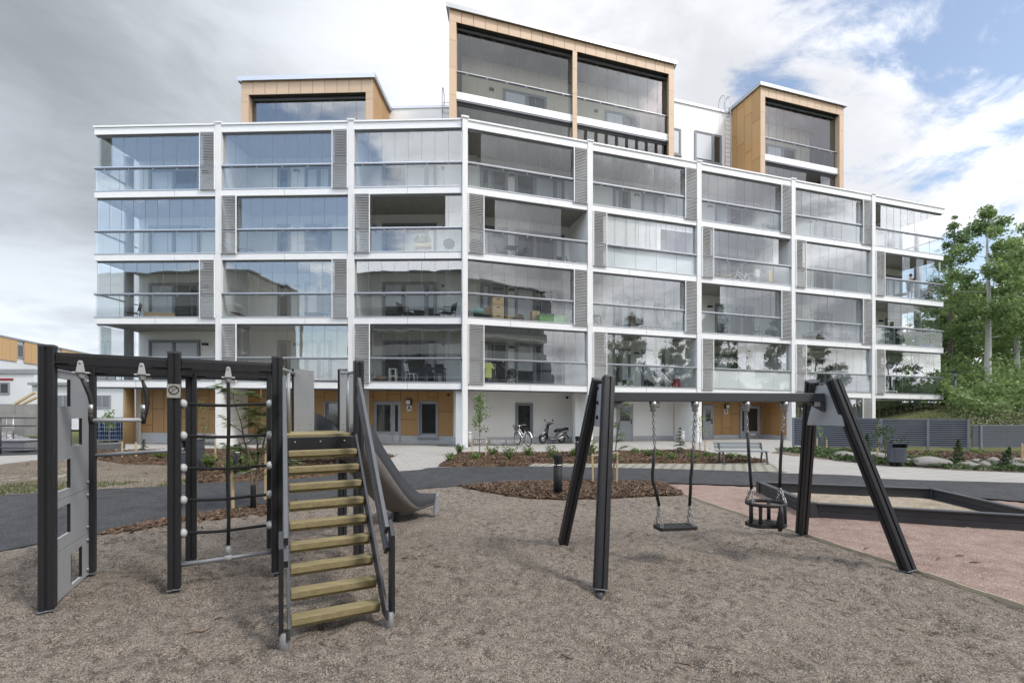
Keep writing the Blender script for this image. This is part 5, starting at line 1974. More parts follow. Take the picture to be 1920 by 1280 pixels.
for i, (u0, u1) in enumerate(((372, 412), (430, 470))):
    a, b = gp(u0, 832), gp(u1, 832)
    c = ((a[0] + b[0]) / 2, (a[1] + b[1]) / 2)
    T = thing('bicycle_rack', ('low steel spring bicycle rack in front of the ochre boards left of the column', 'low steel spring bicycle rack right of the column behind the rowan')[i], 'bicycle rack', (c[0], c[1], 0), -AL, 'spring bicycle racks')
    L = (b[0] - a[0])
    m = MB(None, CHROME)
    for k in range(9):
        m.ring((-L / 2 + L * k / 8, 0, .17), .14, .014, CHROME, 16, 5, ax=(1, 0, .5))
    m.build('wheel_loops', T)
    MB(None, STEEL).tube([(-L / 2 - .15, 0, .03), (L / 2 + .15, 0, .03)], .025, STEEL, 8).build('rail', T)


def wheel(m, c, r, ax, tr=.02, mat=RUBBER, rim=STEEL, spokes=12):
    ax = Vector(ax).normalized()
    m.ring(c, r - tr, tr, mat, 26, 6, ax=ax)
    m.ring(c, r - tr * 2.4, tr * .45, rim, 26, 5, ax=ax)
    x = ax.orthogonal().normalized()
    y = ax.cross(x)
    c = Vector(c)
    for k in range(spokes):
        t = 2 * math.pi * k / spokes
        m.tube([c, c + (x * math.cos(t) + y * math.sin(t)) * (r - tr * 2.2)], .0035, rim, 4)
    m.lathe([(.02, -.04), (.02, .04)], c, rim, 8, ax=ax)


def bicycle(name, label, loc, rz, frame, basket=True):
    """rides along +x, upright on its stand"""
    T = thing(name, label, 'bicycle', loc, rz)
    A = (0, 1, 0)
    for x in (-.52, .52):
        m = MB(None)
        wheel(m, (x, 0, .34), .34, A)
        m.build('wheel', T)
    m = MB(None, frame)
    bb, rh, fh, st, hd0, hd1 = (-.08, 0, .29), (-.52, 0, .34), (.52, 0, .34), (-.22, 0, .72), (.37, 0, .62), (.33, 0, .80)
    for a, b, r in ((bb, st, .017), (bb, hd0, .022), (hd0, hd1, .02), ((-.14, 0, .48), hd1, .018)):
        m.tube([a, b], r, frame, 8)
    for s in (-.04, .04):
        m.tube([bb, (rh[0], s, rh[2])], .011, frame, 6).tube([st, (rh[0], s, rh[2])], .010, frame, 6)
        m.tube([hd0, (.42, s, .5), (fh[0], s, fh[2])], .013, frame, 6)
    m.build('frame', T)
    for c, t0, t1 in ((-.52, .1, 2.9), (.52, .5, 2.6)):
        m = MB(None, PURE)
        pts = [(c + .36 * math.cos(t0 + (t1 - t0) * k / 12), 0, .34 + .36 * math.sin(t0 + (t1 - t0) * k / 12)) for k in range(13)]
        for p, q in zip(pts, pts[1:]):
            m.bar(p, q, .055, .008, up=(0, 0, 1))
        m.build('mudguard', T)
    MB(None, BLACK).prism([(-.38, -.08, .80), (-.26, -.07, .80), (-.06, -.02, .79), (-.06, .02, .79), (-.26, .07, .80), (-.38, .08, .80)], (0, 0, .045)).tube([(-.22, 0, .7), (-.23, 0, .80)], .013, CHROME, 6).build('saddle', T, .012)
    h = MB(None, CHROME).tube([(.33, 0, .78), (.30, 0, .93)], .013, CHROME, 8)
    h.tube([(.13, -.29, .98), (.24, -.25, 1.0), (.32, -.08, .95), (.32, .08, .95), (.24, .25, 1.0), (.13, .29, .98)], .011, CHROME, 8)
    for s in (-1, 1):
        h.tube([(.16, .28 * s, .985), (.06, .30 * s, .965)], .017, RUBBER, 8)
    h.build('handlebar', T)
    c = MB(None, STEEL).lathe([(.09, -.01), (.09, .01)], (-.08, -.05, .29), STEEL, 16, ax=A)
    c.bar((-.08, -.06, .29), (.05, -.07, .20), .02, .015).bar((-.08, .06, .29), (-.21, .07, .38), .02, .015)
    c.box(.01, .09, -.15, -.06, .185, .21, BLACK).box(-.25, -.17, .06, .15, .37, .395, BLACK)
    c.build('crank', T)
    if basket:
        k = MB(None, BLACK)
        for z in (.72, .80, .88, .95):
            w = .12 + (z - .72) * .2
            k.tube([(.42, -w, z), (.42 + 2 * w, -w, z), (.42 + 2 * w, w, z), (.42, w, z), (.42, -w, z)], .006, BLACK, 5)
        for i in range(6):
            for s in (-1, 1):
                k.tube([(.42 + .04 * i, .12 * s, .72), (.42 + .056 * i, .166 * s, .95)], .004, BLACK, 4)
        k.build('basket', T)
    m = MB(None, BLACK)
    m.tube([(-.62, -.07, .72), (-.30, -.06, .72), (-.30, .06, .72), (-.62, .07, .72), (-.62, -.07, .72)], .008, BLACK, 5)
    for s in (-.06, .06):
        m.tube([(-.55, s, .72), (-.52, s, .36)], .006, BLACK, 5)
    m.build('luggage_rack', T)
    return T


x, y = gp(982, 836)
bike0 = bicycle('bicycle', 'white step through bicycle with black basket parked at the rack by the window', (x - .05, y + .1, 0), R(118), pm('white_bike_paint', (0.75, 0.75, 0.77), 0.3, 0, 0.03))

# scooter
x, y = gp(1036, 831)
SCO = thing('motor_scooter', 'black and grey motor scooter parked against the white wall', 'scooter', (x, y, 0), R(180 + 24))
SGREY = pm('scooter_grey', (0.12, 0.125, 0.135), 0.35, 0.2, 0.1)
for xx in (.56, -.52):
    m = MB(None)
    m.ring((xx, 0, .215), .155, .06, RUBBER, 24, 8, ax=(0, 1, 0))
    m.lathe([(.05, -.05), (.13, -.03), (.13, .03), (.05, .05)], (xx, 0, .215), STEEL, 16, ax=(0, 1, 0))
    for k in range(3):
        t = k * 2.1
        m.bar((xx, 0, .215), (xx + .12 * math.cos(t), 0, .215 + .12 * math.sin(t)), .05, .03, BLACK)
    m.build('wheel', SCO)
hull = lambda m, secs, mat: [m.add([Vector((x, yy * w, z)) for x, z0, z1, w in secs for yy, z in ((-.6, z0), (.6, z0), (1, (z0 + z1) / 2), (.55, z1), (-.55, z1), (-1, (z0 + z1) / 2))],
                                   [(i * 6 + j, i * 6 + (j + 1) % 6, i * 6 + 6 + (j + 1) % 6, i * 6 + 6 + j) for i in range(len(secs) - 1) for j in range(6)] + [tuple(range(6)), tuple(range(6 * len(secs) - 6, 6 * len(secs)))], mat, True)]
m = MB(None, SGREY)
hull(m, [(.30, .20, .32, .10), (.10, .15, .26, .17), (-.15, .15, .27, .18), (-.28, .20, .52, .17), (-.50, .36, .60, .16), (-.82, .50, .60, .08)], SGREY)
m.build('body', SCO)
m = MB(None, BLACKG)
m.add([Vector(p) for p in [(.30, -.17, .28), (.30, .17, .28), (.36, .20, .50), (.36, -.20, .50), (.27, .16, .78), (.27, -.16, .78), (.24, .08, .93), (.24, -.08, .93),
                           (.52, 0, .40), (.50, 0, .62), (.38, 0, .84), (.28, 0, .96)]],
      [(0, 1, 2, 3), (3, 2, 4, 5), (5, 4, 6, 7), (1, 8, 9, 2), (0, 3, 9, 8), (2, 9, 10, 4), (3, 5, 10, 9), (4, 10, 11, 6), (5, 7, 11, 10), (0, 8, 1), (6, 11, 7)])
m.build('front_shield', SCO, .02)
MB(None, PURE).prism([(.53, -.03, .46), (.51, -.12, .54), (.46, -.10, .62), (.50, -.02, .60)], (.012, 0, .0)).prism([(.53, .03, .46), (.51, .12, .54), (.46, .10, .62), (.50, .02, .60)], (.012, 0, 0)).build('indicator_light', SCO)
m = MB(None, BLACKG)
hull(m, [(.42, .33, .41, .05), (.62, .42, .47, .07), (.74, .33, .42, .05), (.80, .25, .30, .02)], BLACKG)
m.build('front_mudguard', SCO)
MB(None, STEEL).tube([(.56, -.06, .22), (.44, -.06, .42)], .022, STEEL, 8).tube([(.56, .06, .22), (.44, .06, .42)], .022, STEEL, 8).build('fork', SCO)
m = MB(None, BLACK)
hull(m, [(-.12, .56, .66, .11), (-.25, .58, .74, .15), (-.5, .62, .76, .15), (-.85, .68, .80, .10), (-.92, .72, .79, .06)], BLACK)
m.build('seat', SCO)
m = MB(None, BLACKG)
hull(m, [(.38, .92, 1.02, .06), (.30, .90, 1.08, .12), (.16, .93, 1.08, .10), (.10, .96, 1.04, .06)], BLACKG)
m.tube([(.22, -.12, 1.02), (.14, -.34, 1.03)], .02, RUBBER, 8).tube([(.22, .12, 1.02), (.14, .34, 1.03)], .02, RUBBER, 8)
m.build('handlebar', SCO)
MB(None, CHROME).ball((.37, 0, .98), .055, CHROME, 12, 8, (.5, 1.3, .9)).build('headlight', SCO)
for s in (-1, 1):
    m = MB(None, BLACK).tube([(.2, .28 * s, 1.04), (.22, .36 * s, 1.16)], .008, BLACK, 5)
    m.ball((.22, .40 * s, 1.18), .06, BLACK, 10, 6, (.4, 1.3, .8))
    m.build('mirror', SCO)
m = MB(None, STEEL)
m.lathe([(.03, 0), (.055, .05), (.055, .3), (.035, .34)], (-.22, .16, .22), STEEL, 12, ax=(-1, .05, .35))
m.build('exhaust', SCO)
MB(None, pm('red_lens', (0.35, 0.03, 0.02), 0.3)).ball((-.9, 0, .64), .05, None or MATS['red_lens'], 10, 6, (.6, 1.5, .8)).build('tail_light', SCO)
m = MB(None, BLACK)
hull(m, [(-.60, .44, .48, .07), (-.82, .38, .43, .06), (-.92, .28, .33, .05)], BLACK)
m.tube([(-.9, 0, .33), (-.95, 0, .25)], .03, BLACK, 6)
m.build('rear_mudguard', SCO)
MB(None, BLACK).tube([(-.05, -.1, .16), (-.08, -.16, .0)], .012, BLACK, 6).tube([(-.05, .1, .16), (-.08, .16, .0)], .012, BLACK, 6).build('stand', SCO)

# ------------------------------------------------------------------ planting
def twig_tree(name, label, loc, h, seed, leafmat, nleaf, lsize, spread, cat='tree', stem=.016, low=.3, clump=10, lean=0.0, group=None, trunk_n=1, bark=BARK):
    rnd = random.Random(seed)
    T = thing(name, label, cat, loc, 0, group)
    m = MB(None, bark)
    tips = []
    for t in range(trunk_n):
        a = rnd.uniform(0, 6.28)
        off = .0 if trunk_n == 1 else .05
        pts = []
        lx, ly = rnd.gauss(lean, .05), rnd.gauss(0, .05)
        for k in range(7):
            f = k / 6
            sp = (spread * .35 * f if trunk_n > 1 else 0)
            pts.append((math.cos(a) * (off + sp) + lx * f * h * .3 + rnd.gauss(0, .012) * h * .4, math.sin(a) * (off + sp) + ly * f * h * .3 + rnd.gauss(0, .012) * h * .4, h * f * (.96 if trunk_n == 1 else rnd.uniform(.8, 1))))
        pts[0] = (math.cos(a) * off, math.sin(a) * off, -.05)
        m.tube(pts, [stem * (1 - .82 * k / 6) for k in range(7)], bark, 6)
        nb = max(6, int(clump / trunk_n))
        for b in range(nb):
            f = low + (1 - low) * (b + rnd.random()) / nb
            i = min(5, int(f * 6))
            p = Vector(pts[i]).lerp(Vector(pts[i + 1]), f * 6 - i)
            ang = rnd.uniform(0, 6.28)
            ln = spread * (1.05 - .75 * f) * rnd.uniform(.6, 1.1)
            e = p + Vector((math.cos(ang) * ln, math.sin(ang) * ln, ln * rnd.uniform(.3, 1.0)))
            md = (p + e) / 2 + Vector((0, 0, -.06 * ln))
            m.tube([p, md, e], [stem * .4 * (1.1 - f), stem * .28 * (1.1 - f), stem * .1], bark, 4)
            tips.append((p, md, e))
        tips.append((Vector(pts[5]), (Vector(pts[5]) + Vector(pts[6])) / 2, Vector(pts[6])))
    m.build('trunk', T)
    c = MB(None, leafmat)
    for k in range(nleaf):
        p, md, e = tips[k % len(tips)]
        t = rnd.uniform(.15, 1.08)
        q = p.lerp(md, t * 2) if t < .5 else md.lerp(e, t * 2 - 1)
        c.leaf(q + Vector((rnd.gauss(0, 1), rnd.gauss(0, 1), rnd.gauss(0, 1))) * lsize * .8, lsize * rnd.uniform(.6, 1.3), rnd, leafmat, .1, .6)
    c.build('crown', T, recalc=False)
    return T


def frond_tree(name, label, loc, h, seed, leafmat, nfrond, spread, trunk_n=3, stem=.02):
    """rowan: stems carrying feathery compound leaves"""
    rnd = random.Random(seed)
    T = thing(name, label, 'tree', loc)
    m = MB(None, BARK)
    tips = []
    for t in range(trunk_n):
        a = 6.28 * t / trunk_n + rnd.uniform(-.3, .3)
        pts = [(0, 0, -.05)]
        for k in range(1, 8):
            f = k / 7
            pts.append((math.cos(a) * spread * .40 * f ** 1.5 + rnd.gauss(0, .015), math.sin(a) * spread * .40 * f ** 1.5 + rnd.gauss(0, .015), h * f * (.85 + .15 * (t == 0))))
        m.tube(pts, [stem * (1 - .8 * k / 7) for k in range(8)], BARK, 6)
        for b in range(9):
            f = .25 + .72 * (b + rnd.random()) / 9
            i = min(6, int(f * 7))
            p = Vector(pts[i]).lerp(Vector(pts[i + 1]), f * 7 - i)
            ang = rnd.uniform(0, 6.28)
            ln = spread * .55 * (1.1 - .7 * f) * rnd.uniform(.6, 1.1)
            e = p + Vector((math.cos(ang) * ln, math.sin(ang) * ln, ln * rnd.uniform(.35, .9)))
            m.tube([p, (p + e) / 2, e], [stem * .35, stem * .25, stem * .1], BARK, 4)
            tips.append((p, e))
    m.build('trunk', T)
    c = MB(None, leafmat)
    for k in range(nfrond):
        p, e = tips[k % len(tips)]
        q = p.lerp(e, rnd.uniform(.3, 1.0))
        a = rnd.uniform(0, 6.28)
        d = Vector((math.cos(a), math.sin(a), rnd.uniform(-.3, .25))).normalized()
        s = d.cross(Vector((0, 0, 1))).normalized()
        L = .15 * rnd.uniform(.7, 1.2)
        nrm = s.cross(d)
        for j in range(6):
            for sg in (-1, 1):
                o = q + d * L * (j + .8) / 6 - Vector((0, 0, .02 * (j / 6) ** 2))
                t = o + s * sg * .045 * (1 - abs(j - 2) / 9) + d * .018
                w = d * .0105
                c.add([o - w, t - w * .4, t + d * .01, o + w], [(0, 1, 2, 3)])
    c.build('crown', T, recalc=False)
    return T


def stake(u, vb, vt, label, lean=0.0, grp='wooden plant stakes'):
    x, y = gp(u, vb)
    h = pz(vt, y)
    o = MB(None, STAKE).bar((0, 0, -.1), (lean * h, 0, h - .03), .036, .036).bar((lean * h, 0, h - .03), (lean * h * 1.02, 0, h), .03, .03).build('wooden_stake', None, .003, loc=(x, y, 0))
    tag(o, label, 'stake', grp)
    return Vector((x, y, h))


TIE = pm('white_tie_tape', (0.7, 0.68, 0.62), 0.7)


def tie(a, b, label):
    o = MB(None, TIE).bar(Vector((0, 0, 0)), b - a, .004, .022).build('tree_tie', None, loc=tuple(a))
    tag(o, label, 'tie')


# rowan by the climbing net
x, y = gp(478, 957)
frond_tree('rowan_tree', 'young rowan with feathery leaves behind the rope net', (x, y, 0), 2.4, 11, LEAFR, 900, 1.25, 3, .022)
x, y = gp(478, 957)
tag(MB(None, BLACK).lathe([(.045, -.05), (.04, .42), (.03, .44)], (0, 0, 0), BLACK, 12).build('trunk_guard', None, loc=(x + .0, y - .05, 0)), 'black sleeve guard round the foot of the rowan', 'trunk guard')
a = stake(437, 957, 881, 'pale stake beside the rowan, nearer the net knobs', -.02)
b = stake(497, 936, 830, 'pale stake right of the rowan by the stair post', .02)
tie(Vector((a.x, a.y - .02, a.z - .1)), Vector((b.x, b.y - .02, a.z - .04)), 'white tape tied between the rowan stakes')
# thin bare sapling with its stake
x, y = gp(383, 874)
twig_tree('bare_sapling', 'thin half bare sapling in front of the ochre boards behind the net', (x, y, 0), 2.0, 21, LEAFG, 150, .055, .35, stem=.016, low=.35, clump=14)
a = stake(404, 866, 812, 'pale stake right of the half bare sapling')
b = stake(374, 872, 814, 'pale stake left of the half bare sapling, behind the dark post')
tie(Vector((a.x, a.y, a.z - .06)), Vector((b.x, b.y, b.z - .06)), 'white tape between the stakes of the half bare sapling')
# sapling by the bicycle racks
x, y = gp(899, 855)
twig_tree('leafy_sapling', 'slender leafy sapling standing in the bark bed before the bicycle racks', (x, y, 0), pz(738, y), 31, LEAFT, 620, .085, .42, stem=.02, low=.42, clump=16)
a = stake(885, 852, 818, 'pale stake left of the slender sapling by the bicycle racks')
b = stake(911, 858, 819, 'pale stake right of the slender sapling by the bicycle racks')
tie(Vector((a.x, a.y, a.z - .05)), Vector((b.x, b.y, b.z - .03)), 'white tape between the stakes of the slender sapling')
# sapling behind the swing leg
x, y = gp(1148, 905)
frond_tree('rowan_tree', 'young rowan half hidden behind the front swing leg', (x, y, 0), pz(748, y), 41, LEAFR, 170, .75, 1, .02)
a = stake(1112, 908, 850, 'pale stake in the bark island between the swing legs', -.02)
b = stake(1156, 909, 846, 'pale stake in the bark island right of the swing leg', .03)
tie(Vector((a.x, a.y, a.z - .04)), Vector((b.x + .02, b.y, b.z - .02)), 'white tape between the stakes in the bark island')
# small sapling before the grey door
x, y = gp(1313, 850)
twig_tree('small_sapling', 'sparse small sapling in front of the white column near the bench', (x, y, 0), pz(778, y), 51, LEAFT, 110, .08, .75, stem=.016, low=.4, clump=8)
stake(1303, 848, 826, 'short pale stake left of the sparse sapling near the bench')
stake(1322, 850, 825, 'short pale stake right of the sparse sapling near the bench')
# right bed
x, y = gp(1541, 845)
twig_tree('small_sapling', 'small staked sapling in front of the left slatted fence', (x, y, 0), pz(800, y), 61, LEAFT, 70, .08, .35, stem=.02, low=.5, clump=8)
stake(1532, 847, 821, 'short stake left of the sapling at the left fence')
stake(1550, 845, 823, 'short stake right of the sapling at the left fence')
x, y = gp(1660, 868)
twig_tree('drooping_conifer', 'dark young spruce with long side shoots just left of the litter bin', (x, y, 0), pz(800, y), 71, LEAFC, 500, .06, .75, stem=.02, low=.3, clump=18)
stake(1645, 865, 840, 'short stake left of the young spruce by the litter bin')
stake(1917, 872, 831, 'short stake at the right edge of the bark bed')
tie(Vector((gp(1645, 865)[0], gp(1645, 865)[1], .22)), Vector((gp(1662, 866)[0], gp(1662, 866)[1], .22)), 'white tape from the stake to the young spruce')
for u in (229, 255):
    stake(u, 860, 828, 'short stake left of the trapeze bar end, behind the dark posts' if u < 240 else 'short stake in front of the ochre round column')


def conifer(label, u, vb, vt, wpx, seed, lean=0.0, n=900, grp=None):
    x, y = gp(u, vb)
    h = pz(vt, y)
    w = wpx * y / F / 2
    rnd = random.Random(seed)
    T = thing('dwarf_conifer', label, 'conifer', (x, y, 0), 0, grp)
    MB(None, BARK).tube([(0, 0, -.03), (lean * h * .5, 0, h * .5), (lean * h, 0, h * .97)], [.02, .014, .004], BARK, 6).build('trunk', T)
    c = MB(None, LEAFC)
    for i in range(n):
        f = rnd.random() ** 1.3
        r = w * (1 - f) ** .75 * math.sqrt(rnd.random()) * (1 + .25 * math.sin(f * 40))
        a = rnd.uniform(0, 6.28)
        c.leaf((math.cos(a) * r + lean * h * f, math.sin(a) * r, h * f), .075 * rnd.uniform(.6, 1.3), rnd, LEAFC, .8, .3)
    c.build('crown', T, recalc=False)


conifer('dark cone shaped conifer by the end post of the middle fence', 1797, 873, 824, 24, 5)
conifer('dark leaning conifer among the white stones at the right', 1879, 880, 838, 26, 6, .35)
conifer('small conifer between the swing leg and the left fence', 1626, 848, 812, 15, 7)


def fir(label, u, vb, vt, wpx, seed):
    x, y = gp(u, vb)
    h = pz(vt, y)
    w = wpx * y / F / 2
    rnd = random.Random(seed)
    T = thing('small_fir', label, 'conifer', (x, y, 0))
    MB(None, BARK).tube([(0, 0, -.03), (0, 0, h)], [.018, .004], BARK, 6).build('trunk', T)
    c = MB(None, LEAFC)
    for lv in range(8):
        f = lv / 8
        for b in range(7):
            a = rnd.uniform(0, 6.28)
            ln = w * (1 - f) * rnd.uniform(.7, 1.15)
            for k in range(7):
                t = (k + 1) / 7
                p = (math.cos(a) * ln * t, math.sin(a) * ln * t, h * (f + .08) - ln * .25 * t * t + .05)
                c.leaf(p, .10 * (1.1 - .5 * t), rnd, LEAFC, .2, .35)
    c.build('crown', T, recalc=False)


fir('small spiky fir in the bark bed left of the bench', 1275, 852, 803, 34, 8)
fir('small spiky fir at the left bark bed below the trapeze', 269, 857, 826, 26, 9)


def shrub(label, u, vb, vt, wpx, seed, mat=LEAFG, n=420, ls=.07):
    x, y = gp(u, vb)
    h = max(.12, pz(vt, y))
    w = wpx * y / F / 2
    rnd = random.Random(seed)
    T = thing('small_shrub', label, 'shrub', (x, y, 0), 0, 'small green shrubs in the bark beds')
    m = MB(None, BARK)
    tips = []
    for k in range(11):
        a = rnd.uniform(0, 6.28)
        r = w * rnd.uniform(.3, 1.0)
        e = Vector((math.cos(a) * r, math.sin(a) * r, h * rnd.uniform(.55, 1.0)))
        md = Vector((e.x * .4, e.y * .4, e.z * .6))
        m.tube([(0, 0, 0), md, e], [.006, .005, .002], BARK, 4)
        tips.append((md, e))
    m.build('stems', T)
    c = MB(None, mat)
    for k in range(n):
        md, e = tips[k % len(tips)]
        t = rnd.uniform(-.5, 1.1)
        q = md.lerp(e, t) if t > 0 else md * (1 + t)
        c.leaf(q + Vector((rnd.gauss(0, .04), rnd.gauss(0, .04), rnd.gauss(0, .03))), ls * rnd.uniform(.5, 1.2), rnd, mat, .1, .5)
    c.build('foliage', T, recalc=False)


SH = [('feathery shrub at the left tip of the middle bark bed', 843, 867, 850, 14), ('tall feathery shrub against the foot of the white column', 861, 852, 832, 26),
      ('low shrub at the foot of the slender sapling', 893, 864, 848, 24), ('feathery shrub just right of the slender sapling', 923, 857, 836, 26),
      ('wide bushy shrub in front of the bicycle racks', 955, 866, 836, 32), ('shrub under the rear wheel of the bicycle', 990, 858, 838, 28),
      ('upright shrub behind the nearest bollard', 1034, 862, 833, 26), ('low shrub beside the far bollard', 1076, 858, 840, 18),
      ('tall wispy shrub just left of the front swing leg', 1108, 858, 824, 20), ('low green shrub right of the front swing leg', 1190, 852, 842, 16),
      ('low green shrub under the first swing', 1216, 858, 843, 24), ('round green shrub between the swing and the small fir', 1236, 858, 843, 24),
      ('low shrub at the foot of the small fir', 1262, 864, 850, 20), ('shrub beside the short stakes', 1300, 862, 847, 24), ('wide shrub just left of the bench leg', 1328, 860, 849, 24),
      ('shrub behind the bench seat', 1368, 862, 850, 22), ('shrub behind the right end of the bench', 1392, 862, 852, 18),
      ('shrub at the left bark bed under the grip bar', 300, 862, 846, 24), ('shrub beside the tall bin', 392, 886, 850, 34), ('dense shrub in front of the black net bollard', 436, 893, 855, 30),
      ('bushy shrub right of the black net bollard', 466, 892, 850, 34), ('shrub just left of the stair post', 505, 880, 838, 24),
      ('low yellow green shrub on the soil below the middle fence', 1745, 856, 848, 30), ('yellow green shrub left of the fence end post', 1834, 852, 842, 40)]
for i, (lb, u, vb, vt, w_px) in enumerate(SH):
    shrub(lb, u, vb, vt, w_px, 100 + i, LEAFG, 380 if vb < 880 else 700, .075)

# ------------------------------------------------------------------ stones
STONE = pm('pale_granite', (0.225, 0.213, 0.197), 0.85, 0, 0.22, 6, 0.5, 25)


def rock(label, u, vb, vt, wpx, seed, group=None, name='boulder'):
    x, y = gp(u, vb)
    h = max(.1, pz(vt, y)) * .98
    w = wpx * y / F / 2
    rnd = random.Random(seed)
    m = MB(None, STONE)
    off = (rnd.uniform(0, 9), rnd.uniform(0, 9), rnd.uniform(0, 9))
    n, k = 20, 12
    vs, fs = [], []
    for i in range(k + 1):
        a = math.pi * i / k
        for j in range(n):
            t = 2 * math.pi * j / n
            d = Vector((math.sin(a) * math.cos(t), math.sin(a) * math.sin(t), -math.cos(a)))
            q = 1 + .22 * noise.noise(d * 1.3 + Vector(off)) + .08 * noise.noise(d * 3.5 + Vector(off))
            vs.append((d.x * w * q, d.y * w * .8 * q, h * .42 + d.z * h * .58 * q))
    for i in range(k):
        for j in range(n):
            fs.append((i * n + j, i * n + (j + 1) % n, (i + 1) * n + (j + 1) % n, (i + 1) * n + j))
    m.add(vs, fs, STONE, True)
    tag(m.build(name, None, loc=(x, y, 0)), label, 'boulder' if name == 'boulder' else 'stone', group)


rock('rounded grey boulder left of the right front swing leg', 1584, 859, 845, 34, 1, 'boulders in the planted bed')
rock('grey boulder just behind the right front swing leg', 1640, 862, 846, 46, 2, 'boulders in the planted bed')
rock('long low pale boulder right of the litter bin', 1745, 874, 856, 66, 3, 'boulders in the planted bed')
rng = random.Random(4)
k = 0
for u, v, w in ((1702, 868, 20), (1718, 872, 16), (1782, 868, 18), (1800, 872, 20), (1812, 874, 34), (1832, 869, 20), (1846, 876, 24), (1862, 868, 22), (1872, 874, 16), (1893, 872, 26), (1908, 868, 24), (1915, 878, 28), (1888, 866, 16), (1828, 877, 20), (1905, 875, 18)):
    rock('small pale stone in the stony strip between the litter bin and the right edge', u, v, v - 9 - rng.random() * 3, w * .9, 10 + k, 'pale stones of the stony strip', 'stone')
    k += 1

# twigs and bark bits lying on the grit and dust
for i, (u, v, l, a) in enumerate(((370, 1190, .16, .5), (410, 1165, .06, .2), (720, 978, .05, 2), (760, 1050, .08, .1), (820, 1066, .07, -.2), (1270, 955, .12, .1), (1260, 1056, .09, -.6), (1062, 1238, .10, -.9),
                                    (1282, 1254, .12, -.8), (1561, 1131, .10, -.9), (1800, 1045, .10, 0), (1830, 1058, .12, -.2), (1760, 1050, .07, .4), (1625, 1032, .07, 0), (1900, 990, .14, .1), (1688, 1187, .08, -.5), (1690, 1250, .1, .3))):
    x, y = gp(u, v)
    rnd = random.Random(i)
    m = MB(None, BARK)
    m.tube([(-l / 2, 0, .0), (-l * .1, rnd.gauss(0, .01), .012), (l * .2, rnd.gauss(0, .012), .006), (l / 2, 0, .014)], [.005, .008, .007, .003], BARK, 5)
    m.tube([(0, 0, .01), (l * .2, .03, .02)], [.004, .002], BARK, 4)
    o = m.build('twig', None, loc=(x, y, .022))
    o.rotation_euler = (0, 0, a)
    tag(o, 'small dark twig or bark scrap lying loose on the playground ground', 'twig', 'loose twigs on the ground')

x, y = gp(829, 834.5)
tag(MB(None, pm('rusty_iron', (0.16, 0.12, 0.09), 0.7, 0.3, 0.2, 20)).lathe([(.30, 0), (.30, .012), (.25, .016), (0, .016)], (0, 0, 0), MATS['rusty_iron'], 24).build('drain_cover', None, loc=(x, y, -.016)), 'rusty round drain cover in the pale paving before entrance A', 'drain cover')
# ------------------------------------------------------------------ things standing on the balconies
def at(bi, r, u, d=1.0, dz=0.0):
    w = BAYS[bi][0]
    p = w(su(w, u, d), d, FLR(r) + .004 + dz)
    return p, (-AL if w is TL else AR)


CARD = pm('cardboard', (0.46, 0.33, 0.19), 0.85, 0, 0.1, 5, 0.1)
DKWOOD = wood('dark_stained_wood', (0.13, 0.085, 0.055), 0.7, 0)
PALEW = wood('pale_furniture_wood', (0.52, 0.40, 0.25), 0.85, 0)
GRASSG = pm('green_tub_plastic', (0.16, 0.34, 0.11), 0.45, 0, 0.06)
TEAL = pm('teal_bag_fabric', (0.13, 0.29, 0.28), 0.7, 0, 0.15, 6, 0.4, 15)
LINEN = pm('white_canvas', (0.70, 0.69, 0.66), 0.85, 0, 0.06, 5)
BROWN = pm('brown_cloth', (0.11, 0.065, 0.045), 0.9, 0, 0.2, 6, 0.4, 20)
LIME = pm('lime_shirt_cloth', (0.52, 0.60, 0.20), 0.85, 0, 0.08, 5, 0.3, 12)
REDC = pm('dark_red_cloth', (0.24, 0.02, 0.03), 0.85, 0, 0.15, 5)
TERRA = pm('clay_pot', (0.40, 0.34, 0.28), 0.8, 0, 0.1)
WICK = pm('dark_wicker', (0.09, 0.075, 0.06), 0.8, 0, 0.35, 30, 0.6, 60)
BLUE = pm('blue_fabric', (0.03, 0.07, 0.22), 0.7, 0, 0.15, 6)
OCHC = pm('ochre_cloth', (0.55, 0.42, 0.18), 0.85, 0, 0.1)
GREYC = pm('grey_cloth', (0.22, 0.23, 0.25), 0.9, 0, 0.2, 5, 0.4, 15)


def place(name, label, cat, bi, r, u, d=1.0, rot=0.0, group=None, dz=0.0):
    p, a = at(bi, r, u, d, dz)
    return thing(name, label, cat, p, a + R(rot), group)


